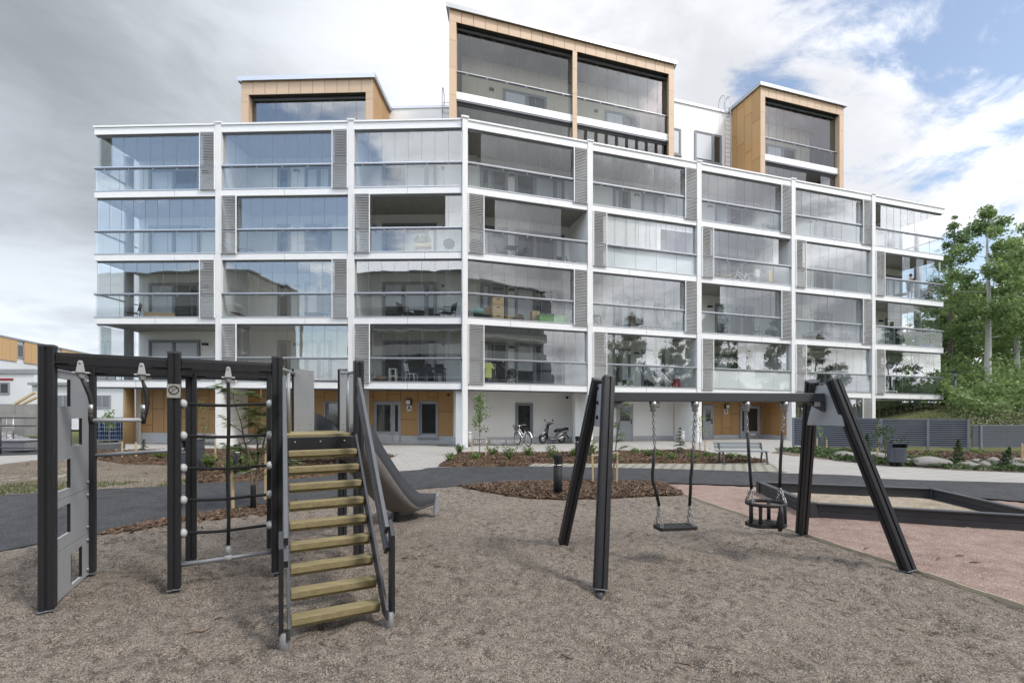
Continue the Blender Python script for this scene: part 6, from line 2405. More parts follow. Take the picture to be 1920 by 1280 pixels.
def chair(T, mat, seat=.45, w=.44, back=.88, slats=True, arm=False, legr=.014):
    m = MB(None, mat)
    if slats:
        for k in range(5):
            m.box(-w / 2, w / 2, -w / 2 + k * w / 5, -w / 2 + (k + .75) * w / 5, seat - .02, seat)
    else:
        m.box(-w / 2, w / 2, -w / 2, w / 2, seat - .03, seat)
    m.build('seat', T, .004)
    m = MB(None, mat)
    b = Vector((0, w / 2, seat))
    for k in range(3 if slats else 1):
        z0 = seat + .12 + k * (back - seat - .12) / 3 if slats else seat + .1
        z1 = z0 + ((back - seat) / 4.2 if slats else back - seat - .1)
        m.prism([(-w / 2, w / 2 + (z0 - seat) * .2, z0), (w / 2, w / 2 + (z0 - seat) * .2, z0), (w / 2, w / 2 + (z1 - seat) * .2, z1), (-w / 2, w / 2 + (z1 - seat) * .2, z1)], (0, .015, 0))
    for x in (-w / 2 + .015, w / 2 - .015):
        m.tube([(x, w / 2, seat - .02), (x, w / 2 + (back - seat) * .2 + .01, back)], legr, mat, 6)
    m.build('backrest', T)
    for x in (-w / 2 + .02, w / 2 - .02):
        for y, y2 in ((-w / 2 + .02, -w / 2 - .02), (w / 2 - .02, w / 2 + .04)):
            MB(None, mat).tube([(x, y, seat - .02), (x, y2, 0)], legr, mat, 6).build('leg', T)
    if arm:
        for x in (-w / 2, w / 2):
            MB(None, mat).tube([(x, -w / 2, seat - .02), (x, -w / 2 - .01, seat + .2), (x, w / 2 + .04, seat + .22)], legr, mat, 6).build('armrest', T)
    return T


def table(T, mat, w, d, h, th=.03, rnd=False, legr=.018, cross=False):
    m = MB(None, mat)
    if rnd:
        m.lathe([(w / 2, h - th), (w / 2, h)], (0, 0, 0), mat, 20)
    else:
        m.box(-w / 2, w / 2, -d / 2, d / 2, h - th, h)
    m.build('table_top', T, .004)
    for x in (-1, 1):
        for y in (-1, 1):
            k = .33 if rnd else .46
            e = (-x if cross else x * (1.25 if rnd else 1))
            MB(None, mat).tube([(x * w * k, y * (w if rnd else d) * k, h - th), (e * w * k, y * (w if rnd else d) * k * (1.2 if rnd else 1), 0)], legr, mat, 6).build('leg', T)
    return T


def pot_plant(T, pr, ph, leaf, fh, fw, seed, pot=TERRA, n=160, ls=.07):
    rnd = random.Random(seed)
    MB(None, pot).lathe([(pr * .75, 0), (pr, ph), (pr * 1.05, ph), (pr * .9, ph - .015), (0, ph - .02)], (0, 0, 0), pot, 14).build('pot', T)
    c = MB(None, leaf)
    for k in range(n):
        a, f = rnd.uniform(0, 6.28), rnd.random()
        rr = fw * math.sqrt(rnd.random()) * (.45 + .55 * math.sin(math.pi * min(1, f + .25)))
        c.leaf((rr * math.cos(a), rr * math.sin(a), ph + fh * f), ls * rnd.uniform(.6, 1.3), rnd, leaf, .3, .5)
    c.build('foliage', T, recalc=False)


def carton(label, bi, r, u, d, w, dp, h, dz=0.0, mat=CARD, rot=0.0, group='cardboard boxes on the balcony', hole=True, name='cardboard_box', cat='box'):
    T = place(name, label, cat, bi, r, u, d, rot, group, dz)
    MB(None, mat).box(-w / 2, w / 2, -dp / 2, dp / 2, 0, h).build('carton', T, .006)
    if hole:
        MB(None, BLACK).box(-w * .14, w * .14, -dp / 2 - .004, -dp / 2 - .001, h * .62, h * .74).build('hand_hole', T)
    return T


# bay 3, third balcony row: open balcony
T = place('plant_stand', 'two tier plant stand full of green plants on the open balcony', 'plant stand', 2, 3, 793, .9)
for z in (.02, .52):
    MB(None, PALEW).box(-.38, .38, -.16, .16, z, z + .16 if z > .3 else z + .03).build('shelf', T, .004)
for x in (-.34, .34):
    MB(None, BLACK).tube([(x, -.14, 0), (x, -.14, .52)], .012, BLACK, 6).tube([(x, .14, 0), (x, .14, .52)], .012, BLACK, 6).build('leg', T)
rnd = random.Random(3)
for k, (x, z) in enumerate(((-.28, .68), (0, .70), (.24, .68))):
    T = place('potted_plant', ('leafy plant at the left end of the plant stand top', 'tallest plant in the middle of the plant stand top', 'trailing plant at the right end of the plant stand top')[k], 'plant', 2, 3, 793 + x * 36, .9, 0, 'plants on the plant stand', z)
    pot_plant(T, .08, .12, LEAFG, .30, .19, 60 + k, TERRA, 110, .09)
T = place('potted_plant', 'small potted plant on the low shelf of the plant stand', 'plant', 2, 3, 790, .9, 0, 'plants on the plant stand', .055)
pot_plant(T, .09, .13, LEAFG, .18, .13, 70, TERRA, 70, .07)
T = place('potted_plant', 'low bushy plant on the floor left of the plant stand', 'plant', 2, 3, 753, .7)
pot_plant(T, .14, .12, LEAFD, .28, .30, 71, TERRA, 170, .11)
T = place('kettle_grill', 'black kettle grill at the right of the open balcony', 'grill', 2, 3, 842, .8)
MB(None, BLACKG).lathe([(.05, .42), (.2, .46), (.27, .58), (.28, .64)], (0, 0, 0), BLACKG, 18).build('bowl', T)
MB(None, BLACKG).lathe([(.285, .645), (.26, .76), (.14, .86), (0, .89)], (0, 0, 0), BLACKG, 18).build('lid', T)
for k in range(3):
    MB(None, STEEL).tube([(.12 * math.cos(2.1 * k), .12 * math.sin(2.1 * k), .46), (.26 * math.cos(2.1 * k), .26 * math.sin(2.1 * k), 0)], .012, STEEL, 6).build('leg', T)
MB(None, BLACK).lathe([(.18, .10), (.2, .13), (0, .14)], (0, 0, 0), BLACK, 14).build('ash_tray', T)

# bay 4, third row: bistro set
T = place('bistro_table', 'black folding bistro table between two black folding chairs', 'table', 3, 3, 958, .8)
table(T, BLACK, .62, .62, .71, .02, False, .012, True)
for u, rt, lb in ((940, 80, 'black folding chair left of the bistro table'), (976, -80, 'black folding chair right of the bistro table')):
    chair(place('folding_chair', lb, 'chair', 3, 3, u, .8, rt, 'folding chairs of the bistro set'), BLACK, .44, .40, .82)
T = place('cable_reel', 'round dark cover leaning behind the louvre screen of the bistro balcony', 'round cover', 3, 3, 893, .35)
MB(None, BLACK).lathe([(.34, 0), (.36, .02), (.36, .05), (.30, .07), (0, .08)], (0, 0, .40), BLACK, 24, ax=(0, -1, .05)).build('disc', T)
chair(place('folding_chair', 'black low folding chair at the right end of the bistro balcony', 'chair', 3, 3, 1072, 1.0, 60), BLACK, .36, .42, .7, False)
# bay 4, top row
T = place('dome_lamp', 'metal dome lamp standing on the top balcony right of the bend', 'lamp', 3, 4, 1002, .8)
MB(None, STEEL).lathe([(.24, .02), (.23, .14), (.12, .26), (.05, .30)], (0, 0, 0), STEEL, 18).build('lamp_shade', T)
MB(None, STEEL).tube([(0, 0, .3), (.02, 0, .52), (.06, 0, .62)], .012, STEEL, 6).build('stem', T)
for k, (u, lb) in enumerate(((905, 'row of flowers at the left of the top balcony beside the bend'), (921, 'pale flowering plant second along the top balcony railing'), (935, 'low plant third along the top balcony railing'))):
    T = place('potted_plant', lb, 'plant', 3, 4, u, .5, 0, 'plants along the top balcony railing')
    pot_plant(T, .12, .14, LEAFG, .26, .22, 80 + k, PURE, 90, .08)
# bay 4, second row: moving boxes
for k, (u, d, w, dp, h, z, lb) in enumerate(((917, 1.3, .45, .4, .40, 0, 'brown box standing left under the tall pile'), (917, 1.3, .42, .4, .38, .41, 'brown box on top of the left box of the pile'), (932, .9, .58, .5, .42, 0, 'brown box at the bottom of the tall pile'),
                                              (932, .9, .58, .5, .40, .43, 'brown printed box in the middle of the tall pile'), (932, .9, .56, .5, .38, .84, 'brown printed box on top of the tall pile'), (957, .8, .36, .36, .34, 0, 'small brown box right of the tall pile'),
                                              (1003, .7, .40, .36, .32, 0, 'lower of two pale boxes beside the green tub'), (1003, .7, .40, .36, .30, .33, 'upper of two pale boxes beside the green tub'))):
    carton(lb, 3, 2, u, d, w, dp, h, z)
T = place('duffel_bag', 'teal stuffed bag on the balcony with the moving boxes', 'bag', 3, 2, 896, .7, 0, None, .28)
MB(None, TEAL).ball((0, 0, .16), .26, TEAL, 14, 9, (1.15, .8, .66)).ball((.14, -.05, .2), .14, TEAL, 10, 7).ball((-.17, 0, .15), .15, TEAL, 10, 7).build('bag', T)
carton('dark crate under the teal bag', 3, 2, 900, .75, .9, .5, .28, 0, BLACK, 0, None, False, 'storage_crate', 'crate')
T = place('crumpled_cover', 'crumpled grey plastic cover in the corner beside the teal bag', 'cover', 3, 2, 882, .6)
MB(None, GREYC).ball((0, 0, .2), .24, GREYC, 10, 7, (.7, .7, 1.3)).ball((.1, .05, .1), .17, GREYC, 10, 7).build('cover', T)
T = place('brown_blanket', 'brown blanket heaped between the small box and the pale boxes', 'blanket', 3, 2, 972, .65)
MB(None, BROWN).ball((0, 0, .12), .3, BROWN, 12, 8, (1.1, .8, .8)).ball((.1, 0, .26), .2, BROWN, 10, 7, (.8, .8, 1)).ball((-.22, 0, .08), .18, BROWN, 10, 7).build('blanket', T)
T = place('planter_tub', 'long bright green tub along the railing of the moving box balcony', 'tub', 3, 2, 1036, .45)
m = MB(None, GRASSG)
m.prism([(-.72, -.22, 0), (.72, -.22, 0), (.80, -.27, .38), (-.80, -.27, .38)], (0, .5, 0))
m.build('tub', T, .02)
MB(None, GRASSG).box(-.84, .84, -.30, .26, .382, .41).build('rim', T, .006)
T = place('potted_plant', 'leafy plant in a box behind the green tub', 'plant', 3, 2, 1046, 1.0)
pot_plant(T, .2, .5, LEAFD, .55, .32, 90, CARD, 200, .10)
# bay 4, first row
T = place('drying_rack', 'folding drying rack behind the louvre screen', 'drying rack', 3, 1, 918, .8)
for x in (-.28, .28):
    MB(None, STEEL).tube([(x, -.25, 0), (x, .1, .95)], .01, STEEL, 6).tube([(x, .25, 0), (x, -.1, .95)], .01, STEEL, 6).build('leg', T)
MB(None, STEEL).tube([(-.3, -.1, .95), (.3, -.1, .95)], .01, STEEL, 6).tube([(-.3, .1, .95), (.3, .1, .95)], .01, STEEL, 6).build('rail', T)
T = place('hung_shirt', 'lime yellow shirt hung on the drying rack', 'shirt', 3, 1, 916, .62)
MB(None, LIME).prism([(-.17, 0, .28), (.17, 0, .26), (.16, 0, .78), (.26, 0, .66), (.31, 0, .74), (.17, 0, .97), (.06, 0, 1.0), (-.06, 0, 1.0), (-.17, 0, .97), (-.30, 0, .72), (-.24, 0, .66), (-.16, 0, .8)], (0, .05, 0)).build('shirt', T, .02)
T = place('baby_stroller', 'black folded baby stroller right of the lime shirt', 'stroller', 3, 1, 958, .8, 10)
m = MB(None, BLACK)
m.ball((.05, 0, .55), .26, BLACK, 12, 8, (1, .7, .9))
m.build('hood', T)
MB(None, BLACK).prism([(-.25, -.18, .30), (.2, -.18, .30), (.3, -.18, .55), (-.1, -.18, .45)], (0, .36, 0)).build('seat', T, .03)
for x in (-.28, .25):
    for y in (-.22, .22):
        MB(None, BLACK).ring((x, y, .13), .10, .03, RUBBER, 14, 6, ax=(0, 1, 0)).build('wheel', T)
for y in (-.2, .2):
    MB(None, STEEL).tube([(-.28, y, .13), (.1, y, .5), (-.42, y, .98)], .012, STEEL, 6).tube([(.25, y, .13), (-.15, y, .45)], .012, STEEL, 6).build('frame', T)
MB(None, RUBBER).tube([(-.42, -.2, .98), (-.42, .2, .98)], .018, RUBBER, 6).build('handle', T)
# bay 3, second row: black lounge set
T = place('side_table', 'round black side table between the black lounge chairs', 'table', 2, 2, 786, .9)
table(T, BLACK, .55, .55, .46, .05, True)
for u, rt, lb in ((762, 75, 'black armchair half hidden left of the round side table'), (838, -55, 'black armchair turned to the side at the right end')):
    chair(place('lounge_chair', lb, 'chair', 2, 2, u, .9, rt, 'black lounge chairs'), BLACK, .38, .6, .88, False, True, .018)
T = place('footstool', 'low black footstool beside the right lounge chair', 'footstool', 2, 2, 815, .9)
table(T, BLACK, .5, .45, .3, .06)
# bay 3, first row: dining
T = place('dining_table', 'black dining table on the first floor balcony', 'table', 2, 1, 812, 1.0)
table(T, BLACK, 1.15, .7, .74, .04)
for u, d, rt, lb in ((800, 1.5, 0, 'black spindle chair behind the dining table, left'), (822, 1.5, 0, 'black spindle chair behind the dining table, right'), (803, .45, 180, 'black chair in front of the dining table, left'), (826, .45, 180, 'black chair in front of the dining table, right')):
    chair(place('dining_chair', lb, 'chair', 2, 1, u, d, rt, 'black dining chairs'), BLACK, .45, .42, .84)
chair(place('white_chair', 'white chair left of the black dining table', 'chair', 2, 1, 772, .9, 80), PURE, .45, .42, .95)
T = place('step_stool', 'tall white stool left of the white chair', 'stool', 2, 1, 737, .8)
table(T, PURE, .32, .28, .68, .03)
MB(None, PURE).box(-.15, .15, -.12, .12, .32, .345).build('step', T)
T = place('dark_sack', 'dark soft heap in the left corner of the dining balcony', 'sack', 2, 1, 712, .8)
MB(None, GREYC).ball((0, 0, .16), .26, BROWN, 10, 7, (1.2, .8, .7)).ball((-.25, 0, .3), .26, GREYC, 10, 7, (.6, .7, 1.2)).build('sack', T)
# bay 1, second and first rows
T = place('folding_chair', 'dark wooden folding chair at the corner column', 'chair', 0, 2, 248, 1.1, -60)
chair(T, DKWOOD, .44, .48, .95)
T = place('flat_carton', 'long flat cardboard sheet leaning on the balcony floor', 'cardboard', 0, 2, 290, .9)
MB(None, CARD).prism([(-.75, .1, 0), (.9, .1, 0), (.86, .22, .42), (-.75, .25, .52)], (0, .03, 0)).build('sheet', T)
for k, (u, lb) in enumerate(((272, 'big clay planter at the left of the open first floor balcony'), (325, 'second clay planter on the open first floor balcony'))):
    T = place('clay_planter', lb, 'planter', 0, 1, u, .5, 0, 'clay planters')
    pot_plant(T, .3, .42, LEAFD, .15, .22, 95 + k, TERRA, 60, .08)
T = place('metal_table', 'low black metal table at the left corner balcony', 'table', 0, 1, 222, .8)
table(T, BLACK, .8, .5, .5, .02)
# bay 2, second row
T = place('wicker_basket', 'dark wicker storage chest by the balcony door', 'chest', 1, 2, 589, 1.0)
MB(None, WICK).box(-.36, .36, -.24, .24, 0, .32).build('chest', T, .02)
MB(None, WICK).box(-.38, .38, -.26, .26, .325, .37).build('lid', T, .015)
T = place('folding_lounger', 'folded dark lounger leaning in the left of the second bay', 'lounger', 1, 2, 452, .8)
for k in range(5):
    MB(None, DKWOOD).bar((-.45 + k * .05, -.2 + k * .1, .40 - k * .0), (.35 + k * .05, -.2 + k * .1, .05), .05, .03).build('slat', T)
MB(None, BLACK).tube([(-.45, -.25, .4), (-.35, -.25, 0)], .015, BLACK, 6).tube([(-.25, .25, .4), (-.2, .25, 0)], .015, BLACK, 6).build('leg', T)
T = place('small_table', 'small dark table behind the glazing of the second bay', 'table', 1, 1, 476, .9)
table(T, BLACK, .7, .5, .62, .04)
# bay 2 third row: round fan-like grille
T = place('wire_basket', 'black wire basket low at the left of the second bay', 'basket', 1, 3, 462, .6)
m = MB(None, BLACK)
for z, rr in ((.04, .26), (.16, .32), (.30, .36)):
    m.ring((0, 0, z), rr, .014, BLACK, 20, 5)
for k in range(12):
    t = 2 * math.pi * k / 12
    m.tube([(.26 * math.cos(t), .26 * math.sin(t), .04), (.36 * math.cos(t), .36 * math.sin(t), .30)], .01, BLACK, 4)
m.build('basket', T)
# bay 5, second row: hammock chairs
STRIPE = pm('striped_hammock_cloth', (0.60, 0.59, 0.55), 0.9, 0, 0.35, 14, 0.2, 30, stretch=(5, 5, .2))


def hammock(label, u, d, hz):
    T = place('hammock_chair', label, 'hammock chair', 4, 2, u, d, 0, 'hammock chairs')
    MB(None, PALEW).tube([(-.42, 0, 1.30), (.42, 0, 1.30)], .02, PALEW, 8).build('spreader_bar', T)
    m = MB(None, LINEN)
    m.tube([(-.42, 0, 1.30), (0, 0, 1.75), (.42, 0, 1.30)], .012, LINEN, 5).tube([(0, 0, 1.75), (0, 0, 2.6)], .012, LINEN, 5)
    m.build('rope', T)
    vs = []
    for i in range(11):
        x = -.42 + .84 * i / 10
        q = 1 - (x / .42) ** 2
        for j in range(7):
            y = -.28 + .56 * j / 6
            vs.append((x, y, 1.26 - 1.0 * math.sqrt(max(0, q)) * (.82 + .18 * math.cos(y * 4)) + y * .5 * q))
    c = MB(None, STRIPE)
    fs = [(i * 7 + j, i * 7 + j + 1, i * 7 + 8 + j, i * 7 + 7 + j) for i in range(10) for j in range(6)]
    c.add(vs, fs, STRIPE, True)
    o = c.build('sling', T)
    md = o.modifiers.new('thickness', 'SOLIDIFY')
    md.thickness = .012


hammock('striped hammock chair at the left end of the glazed balcony', 1122, .9, 1.3)
hammock('striped hammock chair hanging at the right of the dark deck chairs', 1250, .9, 1.3)
chair(place('deck_chair', 'dark slatted deck chair between the two hammock chairs', 'chair', 4, 2, 1194, 1.0, 15), DKWOOD, .40, .5, .92)
T = place('deck_bench', 'dark low slatted bench right of the deck chair', 'bench', 4, 2, 1222, 1.0)
table(T, DKWOOD, .9, .5, .38, .05)
T = place('round_table', 'small round dark table before the left hammock chair', 'table', 4, 2, 1117, .55)
table(T, DKWOOD, .5, .5, .62, .03, True)
T = place('round_table', 'small round pale table at the right end behind the hammock', 'table', 4, 2, 1268, .6)
table(T, STEEL, .5, .5, .55, .03, True)


# bay 5, first row: butterfly chairs
def butterfly(label, u, rt):
    T = place('butterfly_chair', label, 'chair', 4, 1, u, .8, rt, 'white butterfly chairs')
    m = MB(None, BLACK)
    for a, b in (((-.36, -.3, .52), (.26, .26, 0)), ((.36, -.3, .52), (-.26, .26, 0)), ((-.33, .34, .86), (.26, -.24, 0)), ((.33, .34, .86), (-.26, -.24, 0))):
        m.tube([a, b], .012, BLACK, 6)
    m.tube([(-.26, -.24, .01), (.26, -.24, .01)], .012, BLACK, 6).tube([(-.26, .26, .01), (.26, .26, .01)], .012, BLACK, 6)
    m.build('frame', T)
    vs = []
    for i in range(9):
        for j in range(9):
            s, t = i / 4 - 1, j / 8
            z = .28 + .26 * abs(s) ** 1.6 * (1 if t < .5 else 1.0) + .36 * max(0, t - .45) ** 1.2 * 1.9 * (.6 + .4 * abs(s)) + .02 * (1 - t)
            vs.append((s * (.36 - .08 * math.sin(math.pi * t)), -.3 + .64 * t, z))
    c = MB(None, LINEN)
    c.add(vs, [(i * 9 + j, i * 9 + j + 1, i * 9 + 10 + j, i * 9 + 9 + j) for i in range(8) for j in range(8)], LINEN, True)
    o = c.build('sling_seat', T)
    o.modifiers.new('thickness', 'SOLIDIFY').thickness = .015


butterfly('white canvas butterfly chair on the left', 1224, 20)
butterfly('white canvas butterfly chair beside the red cloth', 1259, -25)
T = place('cloth_table', 'small table hidden under a dark red cloth beside the butterfly chair', 'table', 4, 1, 1268, .5)
m = MB(None, REDC).lathe([(.24, 0), (.20, .3), (.17, .48), (.16, .5), (0, .505)], (0, 0, 0), REDC, 18)
m.build('cloth', T)
for k, (u, lb) in enumerate(((1162, 'white pot with flowers on the left of the butterfly chair balcony'), (1172, 'small white pot second from the left'), (1184, 'small white pot nearest to the butterfly chairs'))):
    T = place('potted_plant', lb, 'plant', 4, 1, u, .4, 0, 'white pots by the railing')
    pot_plant(T, .12 if k == 0 else .08, .22 if k == 0 else .12, LEAFG, .2, .14, 120 + k, PURE, 70, .06)
# bay 6
p, a = at(5, 3, 1392, .7)
bike1 = dup(bike0, p, a + R(175), 'white bicycle parked on the third row balcony beside the laundry')
T = place('laundry_rack', 'white drying rack on the bicycle balcony', 'drying rack', 5, 3, 1432, .9)
for x in (-.5, .5):
    MB(None, PURE).tube([(x, -.25, 0), (x, .12, .95)], .012, PURE, 6).tube([(x, .25, 0), (x, -.12, .95)], .012, PURE, 6).build('leg', T)
m = MB(None, PURE)
for k in range(5):
    m.tube([(-.52, -.25 + k * .12, .95), (.52, -.25 + k * .12, .95)], .008, PURE, 5)
m.build('rail', T)
for k, (u, mt, h, nm) in enumerate(((1420, LINEN, .4, 'white towel hung on the balcony drying rack'), (1433, BLUE, .16, 'blue garment hung in the middle of the drying rack'), (1446, OCHC, .6, 'ochre cloth hung at the right of the drying rack'))):
    T = place('hung_cloth', nm, 'laundry', 5, 3, u, .62, 0, 'laundry on the drying rack')
    MB(None, mt).prism([(-.16, 0, .96 - h), (.16, 0, .95 - h), (.17, 0, .97), (-.17, 0, .97)], (0, .025, 0)).build('cloth', T, .01)
T = place('slatted_bench', 'slatted bench left of the balcony bicycle', 'bench', 5, 3, 1352, .7)
table(T, PALEW, 1.0, .4, .42, .04)
T = place('recliner_chair', 'reclining chair with a plant on the top row balcony', 'chair', 5, 4, 1443, .8, 50)
chair(T, GREYC, .36, .5, .9, True, True)
T = place('potted_plant', 'spiky plant behind the reclining chair', 'plant', 5, 4, 1438, 1.3)
pot_plant(T, .14, .4, LEAFD, .55, .25, 130, BLACK, 60, .16)
chair(place('office_chair', 'dark chair behind the tree reflections', 'chair', 5, 2, 1420, .9, 20), BLACK, .46, .45, .9, False, True)
# bay 7
T = place('lounge_sofa', 'dark low sofa on the glazed balcony', 'sofa', 6, 2, 1530, .9)
MB(None, WICK).box(-.7, .7, -.35, .35, .05, .36).build('base', T, .02)
MB(None, GREYC).prism([(-.7, .2, .37), (.2, .2, .37), (.65, .2, .8), (.45, .2, .85), (-.7, .2, .55)], (0, .14, 0)).build('backrest', T, .02)
T = place('low_table', 'dark low table in front of the balcony sofa', 'table', 6, 2, 1562, .7)
table(T, BLACK, .9, .5, .36, .04)
chair(place('wicker_chair', 'dark wicker armchair right of the low table', 'chair', 6, 2, 1588, .9, -20), WICK, .4, .55, .8, False, True)
# bay 8
T = place('grill_cover', 'round black grill cover on the first floor corner balcony', 'grill cover', 7, 1, 1700, .8)
MB(None, BLACK).lathe([(.62, 0), (.62, .12), (.5, .40), (.25, .54), (0, .58)], (0, 0, 0), BLACK, 24).build('cover', T)
T = place('white_tray_table', 'low white table left of the black grill cover', 'table', 7, 1, 1665, .7)
table(T, PURE, .9, .5, .2, .05)
T = place('kick_bike', 'blue covered thing at the right end of the corner balcony', 'covered item', 7, 2, 1738, .5)
MB(None, BLUE).ball((0, 0, .17), .3, BLUE, 12, 8, (1, .5, .6)).build('cover', T)
MB(None, BLACK).tube([(.28, 0, .1), (.33, 0, .9)], .015, BLACK, 6).build('pole', T)


# ------------------------------------------------------------------ two people on the corner balcony
SKIN = pm('skin', (0.52, 0.34, 0.25), 0.6, 0, 0.05)
HAIR = pm('dark_hair', (0.03, 0.02, 0.015), 0.6)
NAVY = pm('navy_dress_cloth', (0.035, 0.045, 0.085), 0.85, 0, 0.15, 8)
DENIM = pm('denim_cloth', (0.10, 0.14, 0.22), 0.9, 0, 0.15, 8)
PALET = pm('pale_top_cloth', (0.40, 0.42, 0.47), 0.85, 0, 0.1, 8)


def skinned(name, joints, bones, mat, parent, sub=2, root=0):
    me = bpy.data.meshes.new(name)
    names = list(joints)
    me.from_pydata([joints[k][0] for k in names], [(names.index(a), names.index(b)) for a, b in bones], [])
    o = bpy.data.objects.new(name, me)
    COL.objects.link(o)
    o.parent = parent
    md = o.modifiers.new('skin', 'SKIN')
    for i, k in enumerate(names):
        rr = joints[k][1]
        me.skin_vertices[0].data[i].radius = rr if isinstance(rr, tuple) else (rr, rr)
    me.skin_vertices[0].data[root].use_root = True
    md.use_smooth_shade = True
    s = o.modifiers.new('sub', 'SUBSURF')
    s.levels = s.render_levels = sub
    me.materials.append(mat)
    return o


def head_hair(T, c, f, hairmat, ln=.0):
    """face details and hair on a head centred at c, looking along f"""
    c, f = Vector(c), Vector(f).normalized()
    s = f.cross(Vector((0, 0, 1))).normalized()
    h = MB(None, hairmat).ball(tuple(c - f * .018 + Z(.022)), .102, hairmat, 14, 10, (.93, .93, 1.05))
    if ln:
        h.ball(tuple(c - f * .06 - Z(ln * .5)), .07, hairmat, 12, 8, (1, 1, ln * 12))
    h.build('hair', T)
    e = MB(None, BLACK)
    for k in (-1, 1):
        e.ball(tuple(c + f * .083 + s * .032 * k + Z(.0)), .010, BLACK, 8, 6)
    e.build('eyes', T)


def hand(joints, bones, wrist, p, d, curl, tag_, up=(0, 0, -1)):
    """palm and five bent fingers continuing the arm"""
    p, d, up = Vector(p), Vector(d).normalized(), Vector(up)
    s = d.cross(up).normalized()
    joints[tag_ + 'palm'] = (tuple(p + d * .05), (.032, .016))
    bones.append((wrist, tag_ + 'palm'))
    for i, (o, L) in enumerate(((-.028, .065), (-.010, .078), (.010, .074), (.026, .058))):
        a = p + d * .09 + s * o
        b = a + (d + up * curl).normalized() * L * .5
        c = b + (d + up * curl * 2.4).normalized() * L * .5
        for nm, q, r in (('a', a, .010), ('b', b, .009), ('c', c, .008)):
            joints[f'{tag_}{i}{nm}'] = (tuple(q), r)
        bones += [(tag_ + 'palm', f'{tag_}{i}a'), (f'{tag_}{i}a', f'{tag_}{i}b'), (f'{tag_}{i}b', f'{tag_}{i}c')]
    a = p + d * .035 - s * .036
    b = a + (d * .6 - s * .6 + up * .2).normalized() * .045
    joints[tag_ + 'ta'], joints[tag_ + 'tb'] = (tuple(a), .011), (tuple(b), .009)
    bones += [(tag_ + 'palm', tag_ + 'ta'), (tag_ + 'ta', tag_ + 'tb')]


# standing, forearms towards the rail; faces +x (right)
T = place('person', 'standing person with dark hair and navy clothes leaning at the balcony rail', 'person', 7, 3, 1706, .45, 0)
J = {'pel': ((0, 0, .92), (.15, .11)), 'wst': ((.0, 0, 1.08), (.125, .09)), 'chs': ((.02, 0, 1.28), (.155, .10)), 'nk0': ((.035, 0, 1.43), (.06, .06)), 'nk': ((.055, 0, 1.49), .05), 'hd0': ((.075, 0, 1.56), (.075, .085)), 'hd': ((.08, 0, 1.63), (.085, .095)), 'tp': ((.07, 0, 1.70), (.07, .075))}
Bn = [('pel', 'wst'), ('wst', 'chs'), ('chs', 'nk0'), ('nk0', 'nk'), ('nk', 'hd0'), ('hd0', 'hd'), ('hd', 'tp')]
J['nose'] = ((.175, 0, 1.60), .014)
Bn.append(('hd', 'nose'))
for k, s in (('l', .5), ('r', -.5)):
    J[k + 'sh'] = ((.02, s * .36, 1.38), .052)
    J[k + 'el'] = ((.10 if s > 0 else .16, s * .50, 1.12), .040)
    J[k + 'wr'] = ((.32, s * .30, 1.10), .028)
    Bn += [('chs', k + 'sh'), (k + 'sh', k + 'el'), (k + 'el', k + 'wr')]
    J[k + 'hp'] = ((0, s * .18, .86), .088)
    J[k + 'kn'] = ((.03, s * .19, .49), .058)
    J[k + 'an'] = ((-.02, s * .19, .09), .038)
    J[k + 'to'] = ((.13, s * .21, .04), (.040, .026))
    Bn += [('pel', k + 'hp'), (k + 'hp', k + 'kn'), (k + 'kn', k + 'an'), (k + 'an', k + 'to')]
    hand(J, Bn, k + 'wr', J[k + 'wr'][0], (1, 0, -.15), .5, k + 'f')
skinned('body', J, Bn, SKIN, T)
up_ = lambda j, ks, g: {k: (j[k][0], tuple(x + g for x in (j[k][1] if isinstance(j[k][1], tuple) else (j[k][1],) * 2))) for k in ks}
D = up_(J, ['pel', 'wst', 'chs', 'lsh', 'rsh', 'lhp', 'rhp'], .022)
D['lel'] = ((.06, .2, 1.25), .066)
D['rel'] = ((.08, -.2, 1.25), .066)
D['hem'] = ((.0, 0, .62), (.17, .13))
skinned('dress', D, [('pel', 'wst'), ('wst', 'chs'), ('chs', 'lsh'), ('chs', 'rsh'), ('lsh', 'lel'), ('rsh', 'rel'), ('pel', 'lhp'), ('pel', 'rhp'), ('pel', 'hem')], NAVY, T)
head_hair(T, (.08, 0, 1.635), (1, 0, -.1), HAIR, .05)

# seated person, legs stretched to the left
CHR = place('balcony_armchair', 'dark balcony armchair under the seated person', 'chair', 7, 3, 1740, .75, 90)
chair(CHR, WICK, .40, .5, .92, False, False)
T = place('person', 'seated person in pale top and blue jeans with legs stretched out', 'person', 7, 3, 1740, .75, 180)
J = {'pel': ((-.05, 0, .50), (.15, .12)), 'wst': ((-.12, 0, .66), (.13, .10)), 'chs': ((-.17, 0, .86), (.16, .11)), 'nk0': ((-.18, 0, 1.0), .06), 'nk': ((-.17, 0, 1.06), .05), 'hd0': ((-.15, 0, 1.12), (.075, .085)), 'hd': ((-.14, 0, 1.19), (.085, .095)), 'tp': ((-.15, 0, 1.27), .07)}
Bn = [('pel', 'wst'), ('wst', 'chs'), ('chs', 'nk0'), ('nk0', 'nk'), ('nk', 'hd0'), ('hd0', 'hd'), ('hd', 'tp')]
J['nose'] = ((-.045, 0, 1.17), .014)
Bn.append(('hd', 'nose'))
